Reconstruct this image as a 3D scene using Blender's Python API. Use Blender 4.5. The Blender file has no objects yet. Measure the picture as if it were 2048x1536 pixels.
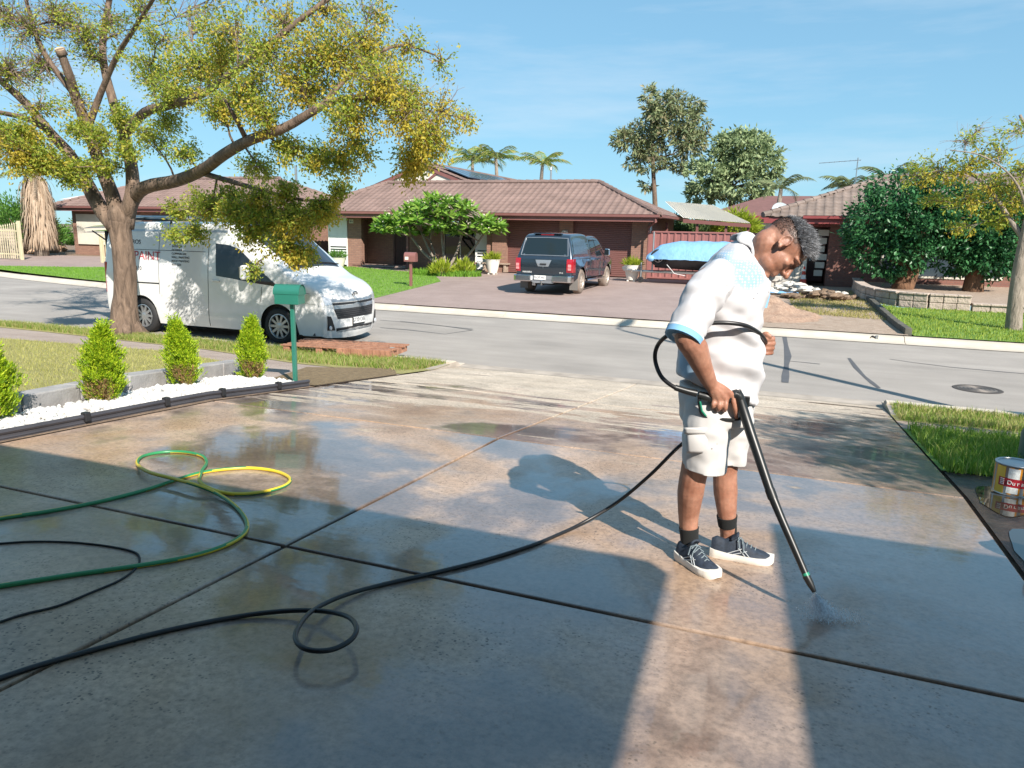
import bpy, bmesh, math, random
import numpy as np
from mathutils import Vector, Matrix, Quaternion, noise as mnoise
from mathutils.geometry import tessellate_polygon

random.seed(7); RNG = np.random.default_rng(7)
SC = bpy.context.scene
COL = SC.collection
PI = math.pi

# ---------------------------------------------------------------- camera
# world: x runs along the street (right), y runs down the driveway to the street, z up
F_PX, HORIZON, ROLL, YAW, CAM_H = 1480.0, 464.0, 0.021, math.atan(1480.0/3774.0), 1.3
PITCH = math.atan((768-HORIZON)/F_PX)
_h = Vector((-math.sin(YAW), math.cos(YAW), 0)); _r = Vector((math.cos(YAW), math.sin(YAW), 0)); _z = Vector((0, 0, 1))
FW = _h*math.cos(PITCH) - _z*math.sin(PITCH); _u = _h*math.sin(PITCH) + _z*math.cos(PITCH)
RT = _r*math.cos(ROLL) + _u*math.sin(ROLL); UP = _u*math.cos(ROLL) - _r*math.sin(ROLL)
CAM = Vector((0, 0, CAM_H))
cd = bpy.data.cameras.new('camera'); co = bpy.data.objects.new('camera', cd); COL.objects.link(co)
cd.sensor_fit = 'HORIZONTAL'; cd.sensor_width = 36.0; cd.lens = 36.0*F_PX/2048.0
cd.clip_start = 0.05; cd.clip_end = 2500.0
co.matrix_world = Matrix((( RT.x, UP.x, -FW.x, CAM.x), (RT.y, UP.y, -FW.y, CAM.y), (RT.z, UP.z, -FW.z, CAM.z), (0, 0, 0, 1)))
SC.camera = co

# ---------------------------------------------------------------- daylight
SUN_EL = math.radians(38.0)
SHADOW = Vector((-0.722, 0.691, 0)).normalized()          # where shadows fall on the ground
world = bpy.data.worlds.new('World'); SC.world = world; world.use_nodes = True
nt = world.node_tree; nt.nodes.clear()
sky = nt.nodes.new('ShaderNodeTexSky'); sky.sky_type = 'NISHITA'; sky.sun_disc = False
sky.sun_elevation = SUN_EL; sky.sun_rotation = math.atan2(-SHADOW.x, -SHADOW.y)
sky.altitude = 20; sky.air_density = 1.0; sky.dust_density = 0.0; sky.ozone_density = 2.5
bgn = nt.nodes.new('ShaderNodeBackground'); bgn.inputs['Strength'].default_value = 0.13
wo = nt.nodes.new('ShaderNodeOutputWorld')
# a few thin cirrus streaks, drifting evenly over the whole dome
tc = nt.nodes.new('ShaderNodeTexCoord'); mp = nt.nodes.new('ShaderNodeMapping'); mp.inputs['Scale'].default_value = (1.2, 2.2, 9.0)
nz = nt.nodes.new('ShaderNodeTexNoise'); nz.inputs['Scale'].default_value = 1.6; nz.inputs['Detail'].default_value = 6; nz.inputs['Roughness'].default_value = 0.6
rp = nt.nodes.new('ShaderNodeValToRGB'); rp.color_ramp.elements[0].position = 0.50; rp.color_ramp.elements[1].position = 0.80
rp.color_ramp.elements[0].color = (0, 0, 0, 1); rp.color_ramp.elements[1].color = (0.42, 0.42, 0.42, 1)
mx = nt.nodes.new('ShaderNodeMix'); mx.data_type = 'RGBA'; mx.inputs['B'].default_value = (3.6, 4.0, 4.4, 1)
nt.links.new(tc.outputs['Generated'], mp.inputs['Vector']); nt.links.new(mp.outputs['Vector'], nz.inputs['Vector'])
nt.links.new(nz.outputs['Fac'], rp.inputs['Fac']); nt.links.new(rp.outputs['Color'], mx.inputs['Factor'])
gm = nt.nodes.new('ShaderNodeGamma'); gm.inputs['Gamma'].default_value = 0.38; nt.links.new(sky.outputs['Color'], gm.inputs['Color'])
tn = nt.nodes.new('ShaderNodeMix'); tn.data_type = 'RGBA'; tn.blend_type = 'MULTIPLY'; tn.inputs['Factor'].default_value = 1.0; tn.inputs['B'].default_value = (.893, 1.503, 1.867, 1)
nt.links.new(gm.outputs['Color'], tn.inputs['A']); nt.links.new(tn.outputs['Result'], mx.inputs['A']); nt.links.new(mx.outputs['Result'], bgn.inputs['Color'])
nt.links.new(bgn.outputs['Background'], wo.inputs['Surface'])

sd = bpy.data.lights.new('sun', 'SUN'); so = bpy.data.objects.new('sun', sd); COL.objects.link(so)
sd.energy = 4.9; sd.angle = math.radians(0.53); sd.color = (1.0, 0.93, 0.84)
_sdir = SHADOW*math.cos(SUN_EL) - _z*math.sin(SUN_EL)
so.rotation_euler = _sdir.to_track_quat('-Z', 'Y').to_euler(); so.location = (20, -20, 30)
SC.view_settings.view_transform = 'Standard'; SC.view_settings.look = 'None'
SC.view_settings.exposure = 0.85; SC.view_settings.gamma = 1.0; SC.view_settings.use_curve_mapping = False
SC.cycles.max_bounces = 8; SC.cycles.transparent_max_bounces = 12

# ---------------------------------------------------------------- the lie of the land
def gz(x, y):
    if y < 5.2: return -.055*y
    if y < 9.6: return -.286 - .1*(y-5.2)
    if y < 10.35: return -.726
    if y < kerb_far(x): return -.80
    return -.68 + .018*(y-17.2)
def kerb_far(x):                                   # the street bends away at its left end
    return 17.2 if x > -11 else 17.2 + 0.0105*(-11-x)**1.9 if x > -32 else 17.2 + 0.0105*21**1.9
def ray(px, py): return FW + RT*((px-1024)/F_PX) + UP*((768-py)/F_PX)
def G(px, py):                                     # ground point seen at a spot of the photograph
    d = ray(px, py); t = .5
    while t < 150:
        q = CAM + d*t
        if q.z <= gz(q.x, q.y):
            lo, hi = t-.1, t
            for _ in range(24):
                m = (lo+hi)/2; q = CAM + d*m
                if q.z <= gz(q.x, q.y): hi = m
                else: lo = m
            return q
        t += .1
    return q
def atY(px, py, Y): d = ray(px, py); return CAM + d*(Y/d.y)
def atX(px, py, X): d = ray(px, py); return CAM + d*(X/d.x)
def atZ(px, py, z): d = ray(px, py); return CAM + d*((z-CAM_H)/d.z)
def atD(px, py, dist):                             # at a distance measured along the ground from the viewer
    d = ray(px, py); return CAM + d*(dist/math.hypot(d.x, d.y))
# ---------------------------------------------------------------- mesh helpers
def link(o, parent=None):
    COL.objects.link(o)
    if parent is not None: o.parent = parent
    return o
def tag(o, label=None, cat=None, group=None, kind=None):
    if label: o['label'] = label
    if cat: o['category'] = cat
    if group: o['group'] = group
    if kind: o['kind'] = kind
    return o
def empty(name, loc=(0, 0, 0), rz=0, parent=None):
    o = bpy.data.objects.new(name, None); o.location = loc; o.rotation_euler = (0, 0, rz); o.empty_display_size = .1
    return link(o, parent)
def copy_tree(o, parent=None):
    c = o.copy(); link(c, parent)
    for ch in list(o.children): copy_tree(ch, c)
    return c
def mesh_np(name, V, Fc, mats, parent=None, smooth=False, mi=None):
    """V (n,3) and equal-size faces (m,k) from numpy arrays"""
    me = bpy.data.meshes.new(name); V = np.asarray(V, np.float32); Fc = np.asarray(Fc, np.int32)
    me.vertices.add(len(V)); me.vertices.foreach_set('co', V.ravel())
    m, k = Fc.shape
    me.loops.add(m*k); me.loops.foreach_set('vertex_index', Fc.ravel())
    me.polygons.add(m); me.polygons.foreach_set('loop_start', np.arange(0, m*k, k, dtype=np.int32))
    me.polygons.foreach_set('loop_total', np.full(m, k, np.int32))
    if smooth: me.polygons.foreach_set('use_smooth', np.ones(m, bool))
    for mt in (mats if isinstance(mats, (list, tuple)) else [mats]): me.materials.append(mt)
    if mi is not None: me.polygons.foreach_set('material_index', np.asarray(mi, np.int32))
    me.update(calc_edges=True); me.validate()
    return link(bpy.data.objects.new(name, me), parent)
class MB:
    def __init__(s): s.v = []; s.f = []; s.m = []; s.cur = 0
    def mat(s, i): s.cur = i; return s
    def add(s, V, Fs):
        b = len(s.v); s.v += [tuple(p) for p in V]
        for f in Fs: s.f.append([i+b for i in f]); s.m.append(s.cur)
        return s
    def quad(s, a, b, c, d): return s.add([a, b, c, d], [(0, 1, 2, 3)])
    def box(s, c, d, rz=0.0, rot=None, top=(1, 1)):
        x, y, z = d[0]/2, d[1]/2, d[2]/2; tx, ty = top
        P = [Vector(p) for p in ((-x, -y, -z), (x, -y, -z), (x, y, -z), (-x, y, -z), (-x*tx, -y*ty, z), (x*tx, -y*ty, z), (x*tx, y*ty, z), (-x*tx, y*ty, z))]
        Rm = rot.to_3x3() if rot is not None else Matrix.Rotation(rz, 3, 'Z'); c = Vector(c)
        return s.add([Rm @ p + c for p in P], [(3, 2, 1, 0), (4, 5, 6, 7), (0, 1, 5, 4), (1, 2, 6, 5), (2, 3, 7, 6), (3, 0, 4, 7)])
    def bb(s, x0, x1, y0, y1, z0, z1): return s.box(((x0+x1)/2, (y0+y1)/2, (z0+z1)/2), (x1-x0, y1-y0, z1-z0))
    def prism(s, poly, vec):
        """extrude a planar 3-d polygon by a vector"""
        P = [Vector(p) for p in poly]; vec = Vector(vec); n = len(P)
        tr = tessellate_polygon([P]); F = [tuple(t) for t in tr] + [tuple(i+n for i in reversed(t)) for t in tr]
        F += [(i, (i+1) % n, (i+1) % n+n, i+n) for i in range(n)]
        return s.add(P + [p+vec for p in P], F)
    def poly(s, P):
        P = [Vector(p) for p in P]; return s.add(P, [tuple(t) for t in tessellate_polygon([P])])
    def tube(s, pts, r, n=8, caps=True, flat=1.0):
        P = [Vector(p) for p in pts]; m = len(P); rr = r if isinstance(r, (list, tuple)) else [r]*m
        V = []; ref = None
        for i in range(m):
            t = (P[min(i+1, m-1)] - P[max(i-1, 0)]);
            if t.length < 1e-9: t = Vector((0, 0, 1))
            t.normalize()
            if ref is None: ref = t.orthogonal().normalized()
            else:
                ref = ref - t*ref.dot(t)
                ref = ref.normalized() if ref.length > 1e-6 else t.orthogonal().normalized()
            b = t.cross(ref)
            for k in range(n):
                a = 2*PI*k/n; V.append(P[i] + ref*(math.cos(a)*rr[i]) + b*(math.sin(a)*rr[i]*flat))
        F = [(i*n+k, i*n+(k+1) % n, (i+1)*n+(k+1) % n, (i+1)*n+k) for i in range(m-1) for k in range(n)]
        if caps: F += [tuple(range(n-1, -1, -1)), tuple(range((m-1)*n, m*n))]
        return s.add(V, F)
    def cyl(s, a, b, r0, r1=None, n=12, caps=True): return s.tube([a, b], [r0, r0 if r1 is None else r1], n, caps)
    def lathe(s, prof, o=(0, 0, 0), n=16, axis='Z', rot=None, closed=False):
        """prof: (radius, height) pairs"""
        V = []; o = Vector(o)
        A = {'Z': Matrix.Identity(3), 'Y': Matrix.Rotation(-PI/2, 3, 'X'), 'X': Matrix.Rotation(PI/2, 3, 'Y')}[axis]
        if rot is not None: A = rot.to_3x3() @ A
        for (r, h) in prof:
            for k in range(n): a = 2*PI*k/n; V.append(A @ Vector((r*math.cos(a), r*math.sin(a), h)) + o)
        m = len(prof); F = [(i*n+k, i*n+(k+1) % n, (i+1)*n+(k+1) % n, (i+1)*n+k) for i in range(m-1) for k in range(n)]
        if closed: F += [((m-1)*n+k, (m-1)*n+(k+1) % n, (k+1) % n, k) for k in range(n)]
        return s.add(V, F)
    def ell(s, c, r, rot=None, n=12, m=8):
        V = []; c = Vector(c); r = Vector((r, r, r)) if isinstance(r, (int, float)) else Vector(r)
        A = rot.to_3x3() if rot is not None else Matrix.Identity(3)
        for i in range(m+1):
            ph = PI*i/m
            for k in range(n):
                a = 2*PI*k/n; p = Vector((math.sin(ph)*math.cos(a)*r.x, math.sin(ph)*math.sin(a)*r.y, -math.cos(ph)*r.z)); V.append(A @ p + c)
        return s.add(V, [(i*n+k, i*n+(k+1) % n, (i+1)*n+(k+1) % n, (i+1)*n+k) for i in range(m) for k in range(n)])
    def grid(s, fn, nu, nv):
        V = [fn(i/nu, j/nv) for j in range(nv+1) for i in range(nu+1)]; w = nu+1
        return s.add(V, [(j*w+i, j*w+i+1, (j+1)*w+i+1, (j+1)*w+i) for j in range(nv) for i in range(nu)])
    def build(s, name, mats, parent=None, smooth=False, bevel=0, loc=None, sub=0, angle=40, weld=False):
        me = bpy.data.meshes.new(name); me.from_pydata([tuple(p) for p in s.v], [], s.f)
        for mt in (mats if isinstance(mats, (list, tuple)) else [mats]): me.materials.append(mt)
        me.polygons.foreach_set('material_index', s.m)
        bm = bmesh.new(); bm.from_mesh(me)
        if weld: bmesh.ops.remove_doubles(bm, verts=bm.verts, dist=1e-4)
        bmesh.ops.recalc_face_normals(bm, faces=bm.faces); bm.to_mesh(me); bm.free()
        if smooth:
            me.polygons.foreach_set('use_smooth', [True]*len(me.polygons))
            if smooth != 'all':
                try: me.set_sharp_from_angle(angle=math.radians(angle))
                except Exception: pass
        o = bpy.data.objects.new(name, me); link(o, parent)
        if loc is not None: o.location = loc
        if bevel:
            b = o.modifiers.new('bevel', 'BEVEL'); b.width = bevel; b.segments = 2; b.limit_method = 'ANGLE'; b.angle_limit = math.radians(40)
        if sub:
            b = o.modifiers.new('sub', 'SUBSURF'); b.levels = sub; b.render_levels = sub
        return o
def bake(o):
    """replace an object's mesh by its evaluated (modified) mesh"""
    dg = bpy.context.evaluated_depsgraph_get(); dg.update()
    me = bpy.data.meshes.new_from_object(o.evaluated_get(dg)); o.modifiers.clear(); o.data = me
    return o
def catmull(P, k=8):
    P = [Vector(p) for p in P]; out = []
    Q = [P[0]*2-P[1]] + P + [P[-1]*2-P[-2]]
    for i in range(1, len(Q)-2):
        a, b, c, d = Q[i-1], Q[i], Q[i+1], Q[i+2]
        for j in range(k):
            t = j/k
            out.append(((b*2) + (c-a)*t + (a*2-b*5+c*4-d)*t*t + (b*3-a-c*3+d)*t*t*t)*.5)
    out.append(P[-1]); return out
def lerp(a, b, t): return a + (b-a)*t
def interp(x, tab):
    if x <= tab[0][0]: return tab[0][1]
    for (x0, y0), (x1, y1) in zip(tab, tab[1:]):
        if x <= x1: return y0 + (y1-y0)*(x-x0)/(x1-x0)
    return tab[-1][1]
def clip_y(P, y0, y1):
    def half(P, keep, yy):
        out = []
        for i in range(len(P)):
            a, b = P[i], P[(i+1) % len(P)]; ka, kb = keep(a), keep(b)
            if ka: out.append(a)
            if ka != kb:
                t = (yy-a[1])/(b[1]-a[1]); out.append((a[0]+(b[0]-a[0])*t, yy))
        return out
    P = half(P, lambda p: p[1] >= y0, y0)
    return half(P, lambda p: p[1] <= y1, y1) if P else P
def sheet(name, P, dz, mat, hz=None, breaks=(0, 1.3, 2.6, 3.9, 5.2, 6.7, 8.1, 9.6)):
    """flat ground cover: polygon (x,y) laid on the land dz above it"""
    P = [(p[0], p[1]) for p in P]; hz = hz or gz; mb = MB()
    ys = [-1e4] + list(breaks) + [1e4]
    for a, b in zip(ys, ys[1:]):
        Q = clip_y(P, a, b)
        if len(Q) >= 3:
            ym = sum(q[1] for q in Q)/len(Q)
            mb.poly([(q[0], q[1], hz(q[0], q[1] + (1e-5 if q[1] < ym else -1e-5)) + dz) for q in Q])
    return mb.build(name, mat, weld=True)
def in_poly(P, x, y):
    """numpy point-in-polygon"""
    r = np.zeros(len(x), bool); n = len(P); j = n-1
    for i in range(n):
        xi, yi, xj, yj = P[i][0], P[i][1], P[j][0], P[j][1]
        if yi != yj:
            c = ((yi > y) != (yj > y)) & (x < (xj-xi)*(y-yi)/(yj-yi)+xi); r ^= c
        j = i
    return r
GZ = np.vectorize(gz)
def blades(name, P, n, h, w, mat, dz=0.0, lean=.5, thin=None, parent=None):
    """grass: n upright blades scattered over polygon P"""
    xs = [p[0] for p in P]; ys = [p[1] for p in P]
    x = RNG.uniform(min(xs), max(xs), n*3); y = RNG.uniform(min(ys), max(ys), n*3)
    k = in_poly(P, x, y)
    if thin is not None: k &= RNG.random(len(x)) < thin(x, y)
    x, y = x[k][:n], y[k][:n]; m = len(x); z = GZ(x, y) + dz
    a = RNG.uniform(0, 2*PI, m); hh = h*RNG.uniform(.4, 1.25, m); la = RNG.uniform(0, 2*PI, m); ll = hh*lean*RNG.random(m)
    ww = w*RNG.uniform(.6, 1.3, m)
    b = np.stack([x, y, z], 1); s = np.stack([np.cos(a)*ww, np.sin(a)*ww, 0*a], 1)
    mid = b + np.stack([np.cos(la)*ll*.35, np.sin(la)*ll*.35, hh*.6], 1); tip = b + np.stack([np.cos(la)*ll, np.sin(la)*ll, hh], 1)
    V = np.stack([b-s, b+s, mid+s*.7, mid-s*.7, tip], 1).reshape(-1, 3)
    o = np.arange(m)[:, None]*5
    T = np.concatenate([o+np.array([[0, 1, 2]]), o+np.array([[0, 2, 3]]), o+np.array([[3, 2, 4]])], 0)
    return mesh_np(name, V, T, mat, parent)
def leaf_mesh(pos, size, dirs=None, aspect=.45, droop=.0, fold=.25, rng=RNG):
    """arrays for leaf-sized folded diamonds at pos (n,3): returns V, F (triangles pairs as quads)"""
    n = len(pos)
    if dirs is None:
        d = rng.normal(size=(n, 3))
    else: d = dirs + rng.normal(size=(n, 3))*.35
    d[:, 2] -= droop; d /= np.linalg.norm(d, axis=1)[:, None]+1e-9
    q = rng.normal(size=(n, 3)); s = np.cross(d, q); s /= np.linalg.norm(s, axis=1)[:, None]+1e-9
    nn = np.cross(d, s); L = (size*rng.uniform(.6, 1.3, n))[:, None]; W = L*aspect*.5
    a = pos; b = pos + d*L*.45 + s*W + nn*W*fold; c = pos + d*L; e = pos + d*L*.45 - s*W + nn*W*fold
    V = np.stack([a, b, c, e], 1).reshape(-1, 3); o = np.arange(n)[:, None]*4
    return V, np.concatenate([o+np.array([[0, 1, 2]]), o+np.array([[0, 2, 3]])], 0)
def cat_mesh(parts):
    Vs, Fs, b = [], [], 0
    for V, Fc in parts: Vs.append(V); Fs.append(Fc+b); b += len(V)
    return np.concatenate(Vs), np.concatenate(Fs)
# ---------------------------------------------------------------- materials
def new_mat(name):
    m = bpy.data.materials.new(name); m.use_nodes = True; t = m.node_tree
    return m, t, t.nodes['Principled BSDF']
def N(t, kind, **kw):
    n = t.nodes.new('ShaderNode'+kind)
    for k, v in kw.items():
        if k in n.inputs: n.inputs[k].default_value = v
        else: setattr(n, k, v)
    return n
def ramp(t, stops, fac=None, interp_='LINEAR'):
    r = t.nodes.new('ShaderNodeValToRGB'); e = r.color_ramp; e.interpolation = interp_
    while len(e.elements) < len(stops): e.elements.new(0.5)
    for el, (p, c) in zip(e.elements, stops):
        el.position = p; el.color = (c, c, c, 1) if isinstance(c, (int, float)) else (c[0], c[1], c[2], 1)
    if fac is not None: t.links.new(fac, r.inputs['Fac'])
    return r
def mixc(t, fac, a, b, mode='MIX'):
    n = t.nodes.new('ShaderNodeMix'); n.data_type = 'RGBA'; n.blend_type = mode; n.clamp_factor = True
    for k, s in (('Factor', fac), ('A', a), ('B', b)):
        if hasattr(s, 'node'): t.links.new(s, n.inputs[k])
        elif k == 'Factor': n.inputs[k].default_value = s
        else: n.inputs[k].default_value = (s[0], s[1], s[2], 1)
    return n.outputs['Result']
def math_(t, op, a, b=None, c=None):
    n = t.nodes.new('ShaderNodeMath'); n.operation = op
    for i, s in enumerate((a, b, c)):
        if s is None: continue
        if hasattr(s, 'node'): t.links.new(s, n.inputs[i])
        else: n.inputs[i].default_value = s
    return n.outputs[0]
def coord(t, space='Object', scale=(1, 1, 1), rot=(0, 0, 0)):
    c = t.nodes.new('ShaderNodeTexCoord') if space != 'World' else t.nodes.new('ShaderNodeNewGeometry')
    m = t.nodes.new('ShaderNodeMapping'); m.inputs['Scale'].default_value = scale; m.inputs['Rotation'].default_value = rot
    t.links.new(c.outputs['Position' if space == 'World' else space], m.inputs['Vector']); return m.outputs['Vector']
def noise(t, v, scale, detail=4, rough=.55, dist=0):
    n = N(t, 'TexNoise', Scale=scale, Detail=detail, Roughness=rough, Distortion=dist); t.links.new(v, n.inputs['Vector']); return n.outputs['Fac']
def bump(t, b, h, strength, dist=.02, prev=None):
    n = N(t, 'Bump', Strength=strength, Distance=dist); t.links.new(h, n.inputs['Height'])
    if prev is not None: t.links.new(prev, n.inputs['Normal'])
    t.links.new(n.outputs['Normal'], b.inputs['Normal']); return n.outputs['Normal']
def mat(name, col, rough=.6, metal=0, var=.12, scale=3, bmp=0, bscale=60, bdist=.01, coat=0, spec=.5, space='Object', rvar=0):
    m, t, b = new_mat(name); v = coord(t, space)
    f = noise(t, v, scale, 5)
    c0 = [max(0, c*(1-var)) for c in col]; c1 = [min(1, c*(1+var)) for c in col]
    r = ramp(t, [(.3, c0), (.7, c1)], f); t.links.new(r.outputs['Color'], b.inputs['Base Color'])
    b.inputs['Roughness'].default_value = rough; b.inputs['Metallic'].default_value = metal
    b.inputs['Specular IOR Level'].default_value = spec; b.inputs['Coat Weight'].default_value = coat; b.inputs['Coat Roughness'].default_value = .06
    if rvar:
        q = ramp(t, [(.3, max(0, rough-rvar)), (.7, min(1, rough+rvar))], noise(t, v, scale*2.3)); t.links.new(q.outputs['Color'], b.inputs['Roughness'])
    if bmp: bump(t, b, noise(t, v, bscale, 3), bmp, bdist)
    return m
def leaf_mat(name, cols, rough=.5, trans=.35, patch=None):
    """foliage: every leaf its own tint, some light through the blade"""
    m, t, b = new_mat(name); g = t.nodes.new('ShaderNodeNewGeometry')
    n = len(cols); r = ramp(t, [(i/(n-1) if n > 1 else 0, c) for i, c in enumerate(cols)], g.outputs['Random Per Island'])
    c = r.outputs['Color']
    if patch:                                   # a second tint in clumps
        f = ramp(t, [(patch[1]-.06, 0), (patch[1]+.06, 1)], noise(t, coord(t, 'World'), patch[2], 2)); c = mixc(t, f.outputs['Color'], c, patch[0])
    t.links.new(c, b.inputs['Base Color']); b.inputs['Roughness'].default_value = rough; b.inputs['Specular IOR Level'].default_value = .3
    if trans:
        tr = t.nodes.new('ShaderNodeBsdfTranslucent'); t.links.new(c, tr.inputs['Color']); ms = t.nodes.new('ShaderNodeMixShader'); ms.inputs[0].default_value = trans
        out = t.nodes['Material Output']; t.links.new(b.outputs[0], ms.inputs[1]); t.links.new(tr.outputs[0], ms.inputs[2]); t.links.new(ms.outputs[0], out.inputs['Surface'])
    return m
def glass_dark(name, col=(.012, .015, .018), rough=.03):
    m, t, b = new_mat(name); b.inputs['Base Color'].default_value = (*col, 1); b.inputs['Roughness'].default_value = rough
    b.inputs['Specular IOR Level'].default_value = .6; b.inputs['IOR'].default_value = 1.5; return m
def bark_mat(name, dark, light, scale=6):
    m, t, b = new_mat(name); v = coord(t, 'World', (1, 1, .22)); f = noise(t, v, scale*2, 6, .65, .6); f2 = noise(t, coord(t, 'World'), 2.2, 3)
    r = ramp(t, [(.35, dark), (.65, light)], f); c = mixc(t, math_(t, 'MULTIPLY', f2, .5), r.outputs['Color'], [l*.75 for l in light])
    t.links.new(c, b.inputs['Base Color']); b.inputs['Roughness'].default_value = .9; bump(t, b, f, .9, .05); return m
def brick_mat(name, c1, c2, mortar, axis='XZ', bw=.235, bh=.085):
    m, t, b = new_mat(name); g = t.nodes.new('ShaderNodeNewGeometry'); sp = N(t, 'SeparateXYZ'); t.links.new(g.outputs['Position'], sp.inputs[0])
    cb = N(t, 'CombineXYZ'); t.links.new(math_(t, 'ADD', sp.outputs['X'], sp.outputs['Y']), cb.inputs[0]); t.links.new(sp.outputs['Z'], cb.inputs[1])
    br = N(t, 'TexBrick', Scale=1.0); br.offset = .5; t.links.new(cb.outputs[0], br.inputs['Vector'])
    br.inputs['Brick Width'].default_value = bw; br.inputs['Row Height'].default_value = bh; br.inputs['Mortar Size'].default_value = .008; br.inputs['Bias'].default_value = 0
    for k, c in (('Color1', c1), ('Color2', c2), ('Mortar', mortar)): br.inputs[k].default_value = (*c, 1)
    f = noise(t, coord(t, 'World'), 9, 4); c = mixc(t, math_(t, 'MULTIPLY', f, .35), br.outputs['Color'], [x*.6 for x in c1])
    t.links.new(c, b.inputs['Base Color']); b.inputs['Roughness'].default_value = .85
    bump(t, b, math_(t, 'SUBTRACT', 1.0, br.outputs['Fac']), .6, .012); return m
def paint_mat(name, col, rough=.22, coat=.9, metal=0):
    m, t, b = new_mat(name); v = coord(t, 'Object'); f = noise(t, v, 5, 3)
    dirt = ramp(t, [(.35, 1.0), (.75, .93)], f); c = mixc(t, 1.0, col, dirt.outputs['Color'], 'MULTIPLY')
    t.links.new(c, b.inputs['Base Color']); b.inputs['Roughness'].default_value = rough; b.inputs['Coat Weight'].default_value = coat
    b.inputs['Coat Roughness'].default_value = .04; b.inputs['Metallic'].default_value = metal; return m

# wet concrete of the driveway: soaked and darker near, dry pale patches toward the street
def concrete_mat():
    m, t, b = new_mat('driveway concrete'); w = coord(t, 'World'); g = t.nodes.new('ShaderNodeNewGeometry')
    sp = N(t, 'SeparateXYZ'); t.links.new(g.outputs['Position'], sp.inputs[0]); Y = sp.outputs['Y']; X = sp.outputs['X']
    big = noise(t, w, .55, 4, .6, .4); mid = noise(t, w, 2.3, 5, .6, .3); fine = noise(t, w, 38, 4, .7); streak = noise(t, coord(t, 'World', (.40, 2.4, 1), (0, 0, -.06)), 1.5, 6, .62, .5)
    # wet mask: 1 near, patchy past y = 5.6
    e = math_(t, 'ADD', math_(t, 'MULTIPLY_ADD', Y, -.30, 2.62), math_(t, 'MULTIPLY', math_(t, 'SUBTRACT', mid, .5), 1.5))
    e = math_(t, 'ADD', e, math_(t, 'MULTIPLY', math_(t, 'SUBTRACT', streak, .5), 4.2))
    e = math_(t, 'ADD', e, math_(t, 'MULTIPLY', math_(t, 'MAXIMUM', math_(t, 'ADD', X, .6), 0.0), .5))
    wet = ramp(t, [(.38, 0), (.62, 1)], e).outputs['Color']
    dry = ramp(t, [(.25, (.46, .37, .28)), (.5, (.56, .47, .37)), (.8, (.62, .54, .45))], streak)
    wetc = ramp(t, [(.30, (.135, .08, .045)), (.39, (.34, .235, .165)), (.48, (.47, .345, .26)), (.60, (.43, .285, .185)), (.72, (.27, .165, .10))], big)
    grain = ramp(t, [(.3, .62), (.55, 1.0), (.75, 1.2)], fine)
    mott = ramp(t, [(.3, .72), (.7, 1.12)], mid)
    c = mixc(t, wet, dry.outputs['Color'], wetc.outputs['Color']); c = mixc(t, 1.0, c, mott.outputs['Color'], 'MULTIPLY'); c = mixc(t, 1.0, c, grain.outputs['Color'], 'MULTIPLY')
    # exposed dark aggregate specks, in patches
    vo = N(t, 'TexVoronoi', Scale=62.0); t.links.new(w, vo.inputs['Vector']); pk = math_(t, 'MULTIPLY', ramp(t, [(.0, 1), (.26, 1), (.36, 0)], vo.outputs['Distance']).outputs['Color'], ramp(t, [(.42, .06), (.58, 1)], noise(t, w, 1.1, 5, .65)).outputs['Color'])
    pk = math_(t, 'MULTIPLY', pk, ramp(t, [(.46, 0), (.56, 1)], noise(t, w, 30, 2)).outputs['Color'])
    c = mixc(t, math_(t, 'MULTIPLY', pk, .75), c, (.05, .042, .036))
    # standing film of water where the slabs have just been washed (right of and round the man), thinner elsewhere
    fx = ramp(t, [(.24, 0), (.50, 1)], math_(t, 'ADD', math_(t, 'MULTIPLY_ADD', X, .16, .36), math_(t, 'MULTIPLY', math_(t, 'SUBTRACT', mid, .5), .9))).outputs['Color']
    fy = ramp(t, [(.60, 1), (.86, 0)], math_(t, 'MULTIPLY', Y, .1)).outputs['Color']
    pud = math_(t, 'MULTIPLY', math_(t, 'MULTIPLY', fx, fy), wet)
    pool = math_(t, 'MULTIPLY', ramp(t, [(.44, 1), (.53, 0)], math_(t, 'ADD', big, math_(t, 'MULTIPLY', math_(t, 'SUBTRACT', mid, .5), .22))).outputs['Color'], wet); pud = math_(t, 'MULTIPLY', math_(t, 'MAXIMUM', pud, pool), math_(t, 'SUBTRACT', 1.0, math_(t, 'MULTIPLY', pk, .8)))
    c = mixc(t, math_(t, 'MULTIPLY', pud, .78), c, mixc(t, 1.0, c, (.44, .43, .47), 'MULTIPLY')); t.links.new(c, b.inputs['Base Color'])
    film = ramp(t, [(.3, .30), (.5, .42), (.75, .6)], math_(t, 'ADD', math_(t, 'MULTIPLY', big, .5), math_(t, 'MULTIPLY', streak, .5)))
    ro = t.nodes.new('ShaderNodeMix'); ro.data_type = 'FLOAT'; t.links.new(wet, ro.inputs['Factor']); ro.inputs['A'].default_value = .85; t.links.new(film.outputs['Color'], ro.inputs['B'])
    t.links.new(math_(t, 'ADD', ro.outputs['Result'], math_(t, 'MULTIPLY', pk, .2)), b.inputs['Roughness']); b.inputs['Specular IOR Level'].default_value = .5
    t.links.new(math_(t, 'MULTIPLY_ADD', pud, .8, math_(t, 'MULTIPLY', wet, .2)), b.inputs['Coat Weight'])
    b.inputs['Coat IOR'].default_value = 1.6; cr = ramp(t, [(.0, .22), (1, .055)], pud); t.links.new(cr.outputs['Color'], b.inputs['Coat Roughness'])
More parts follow.
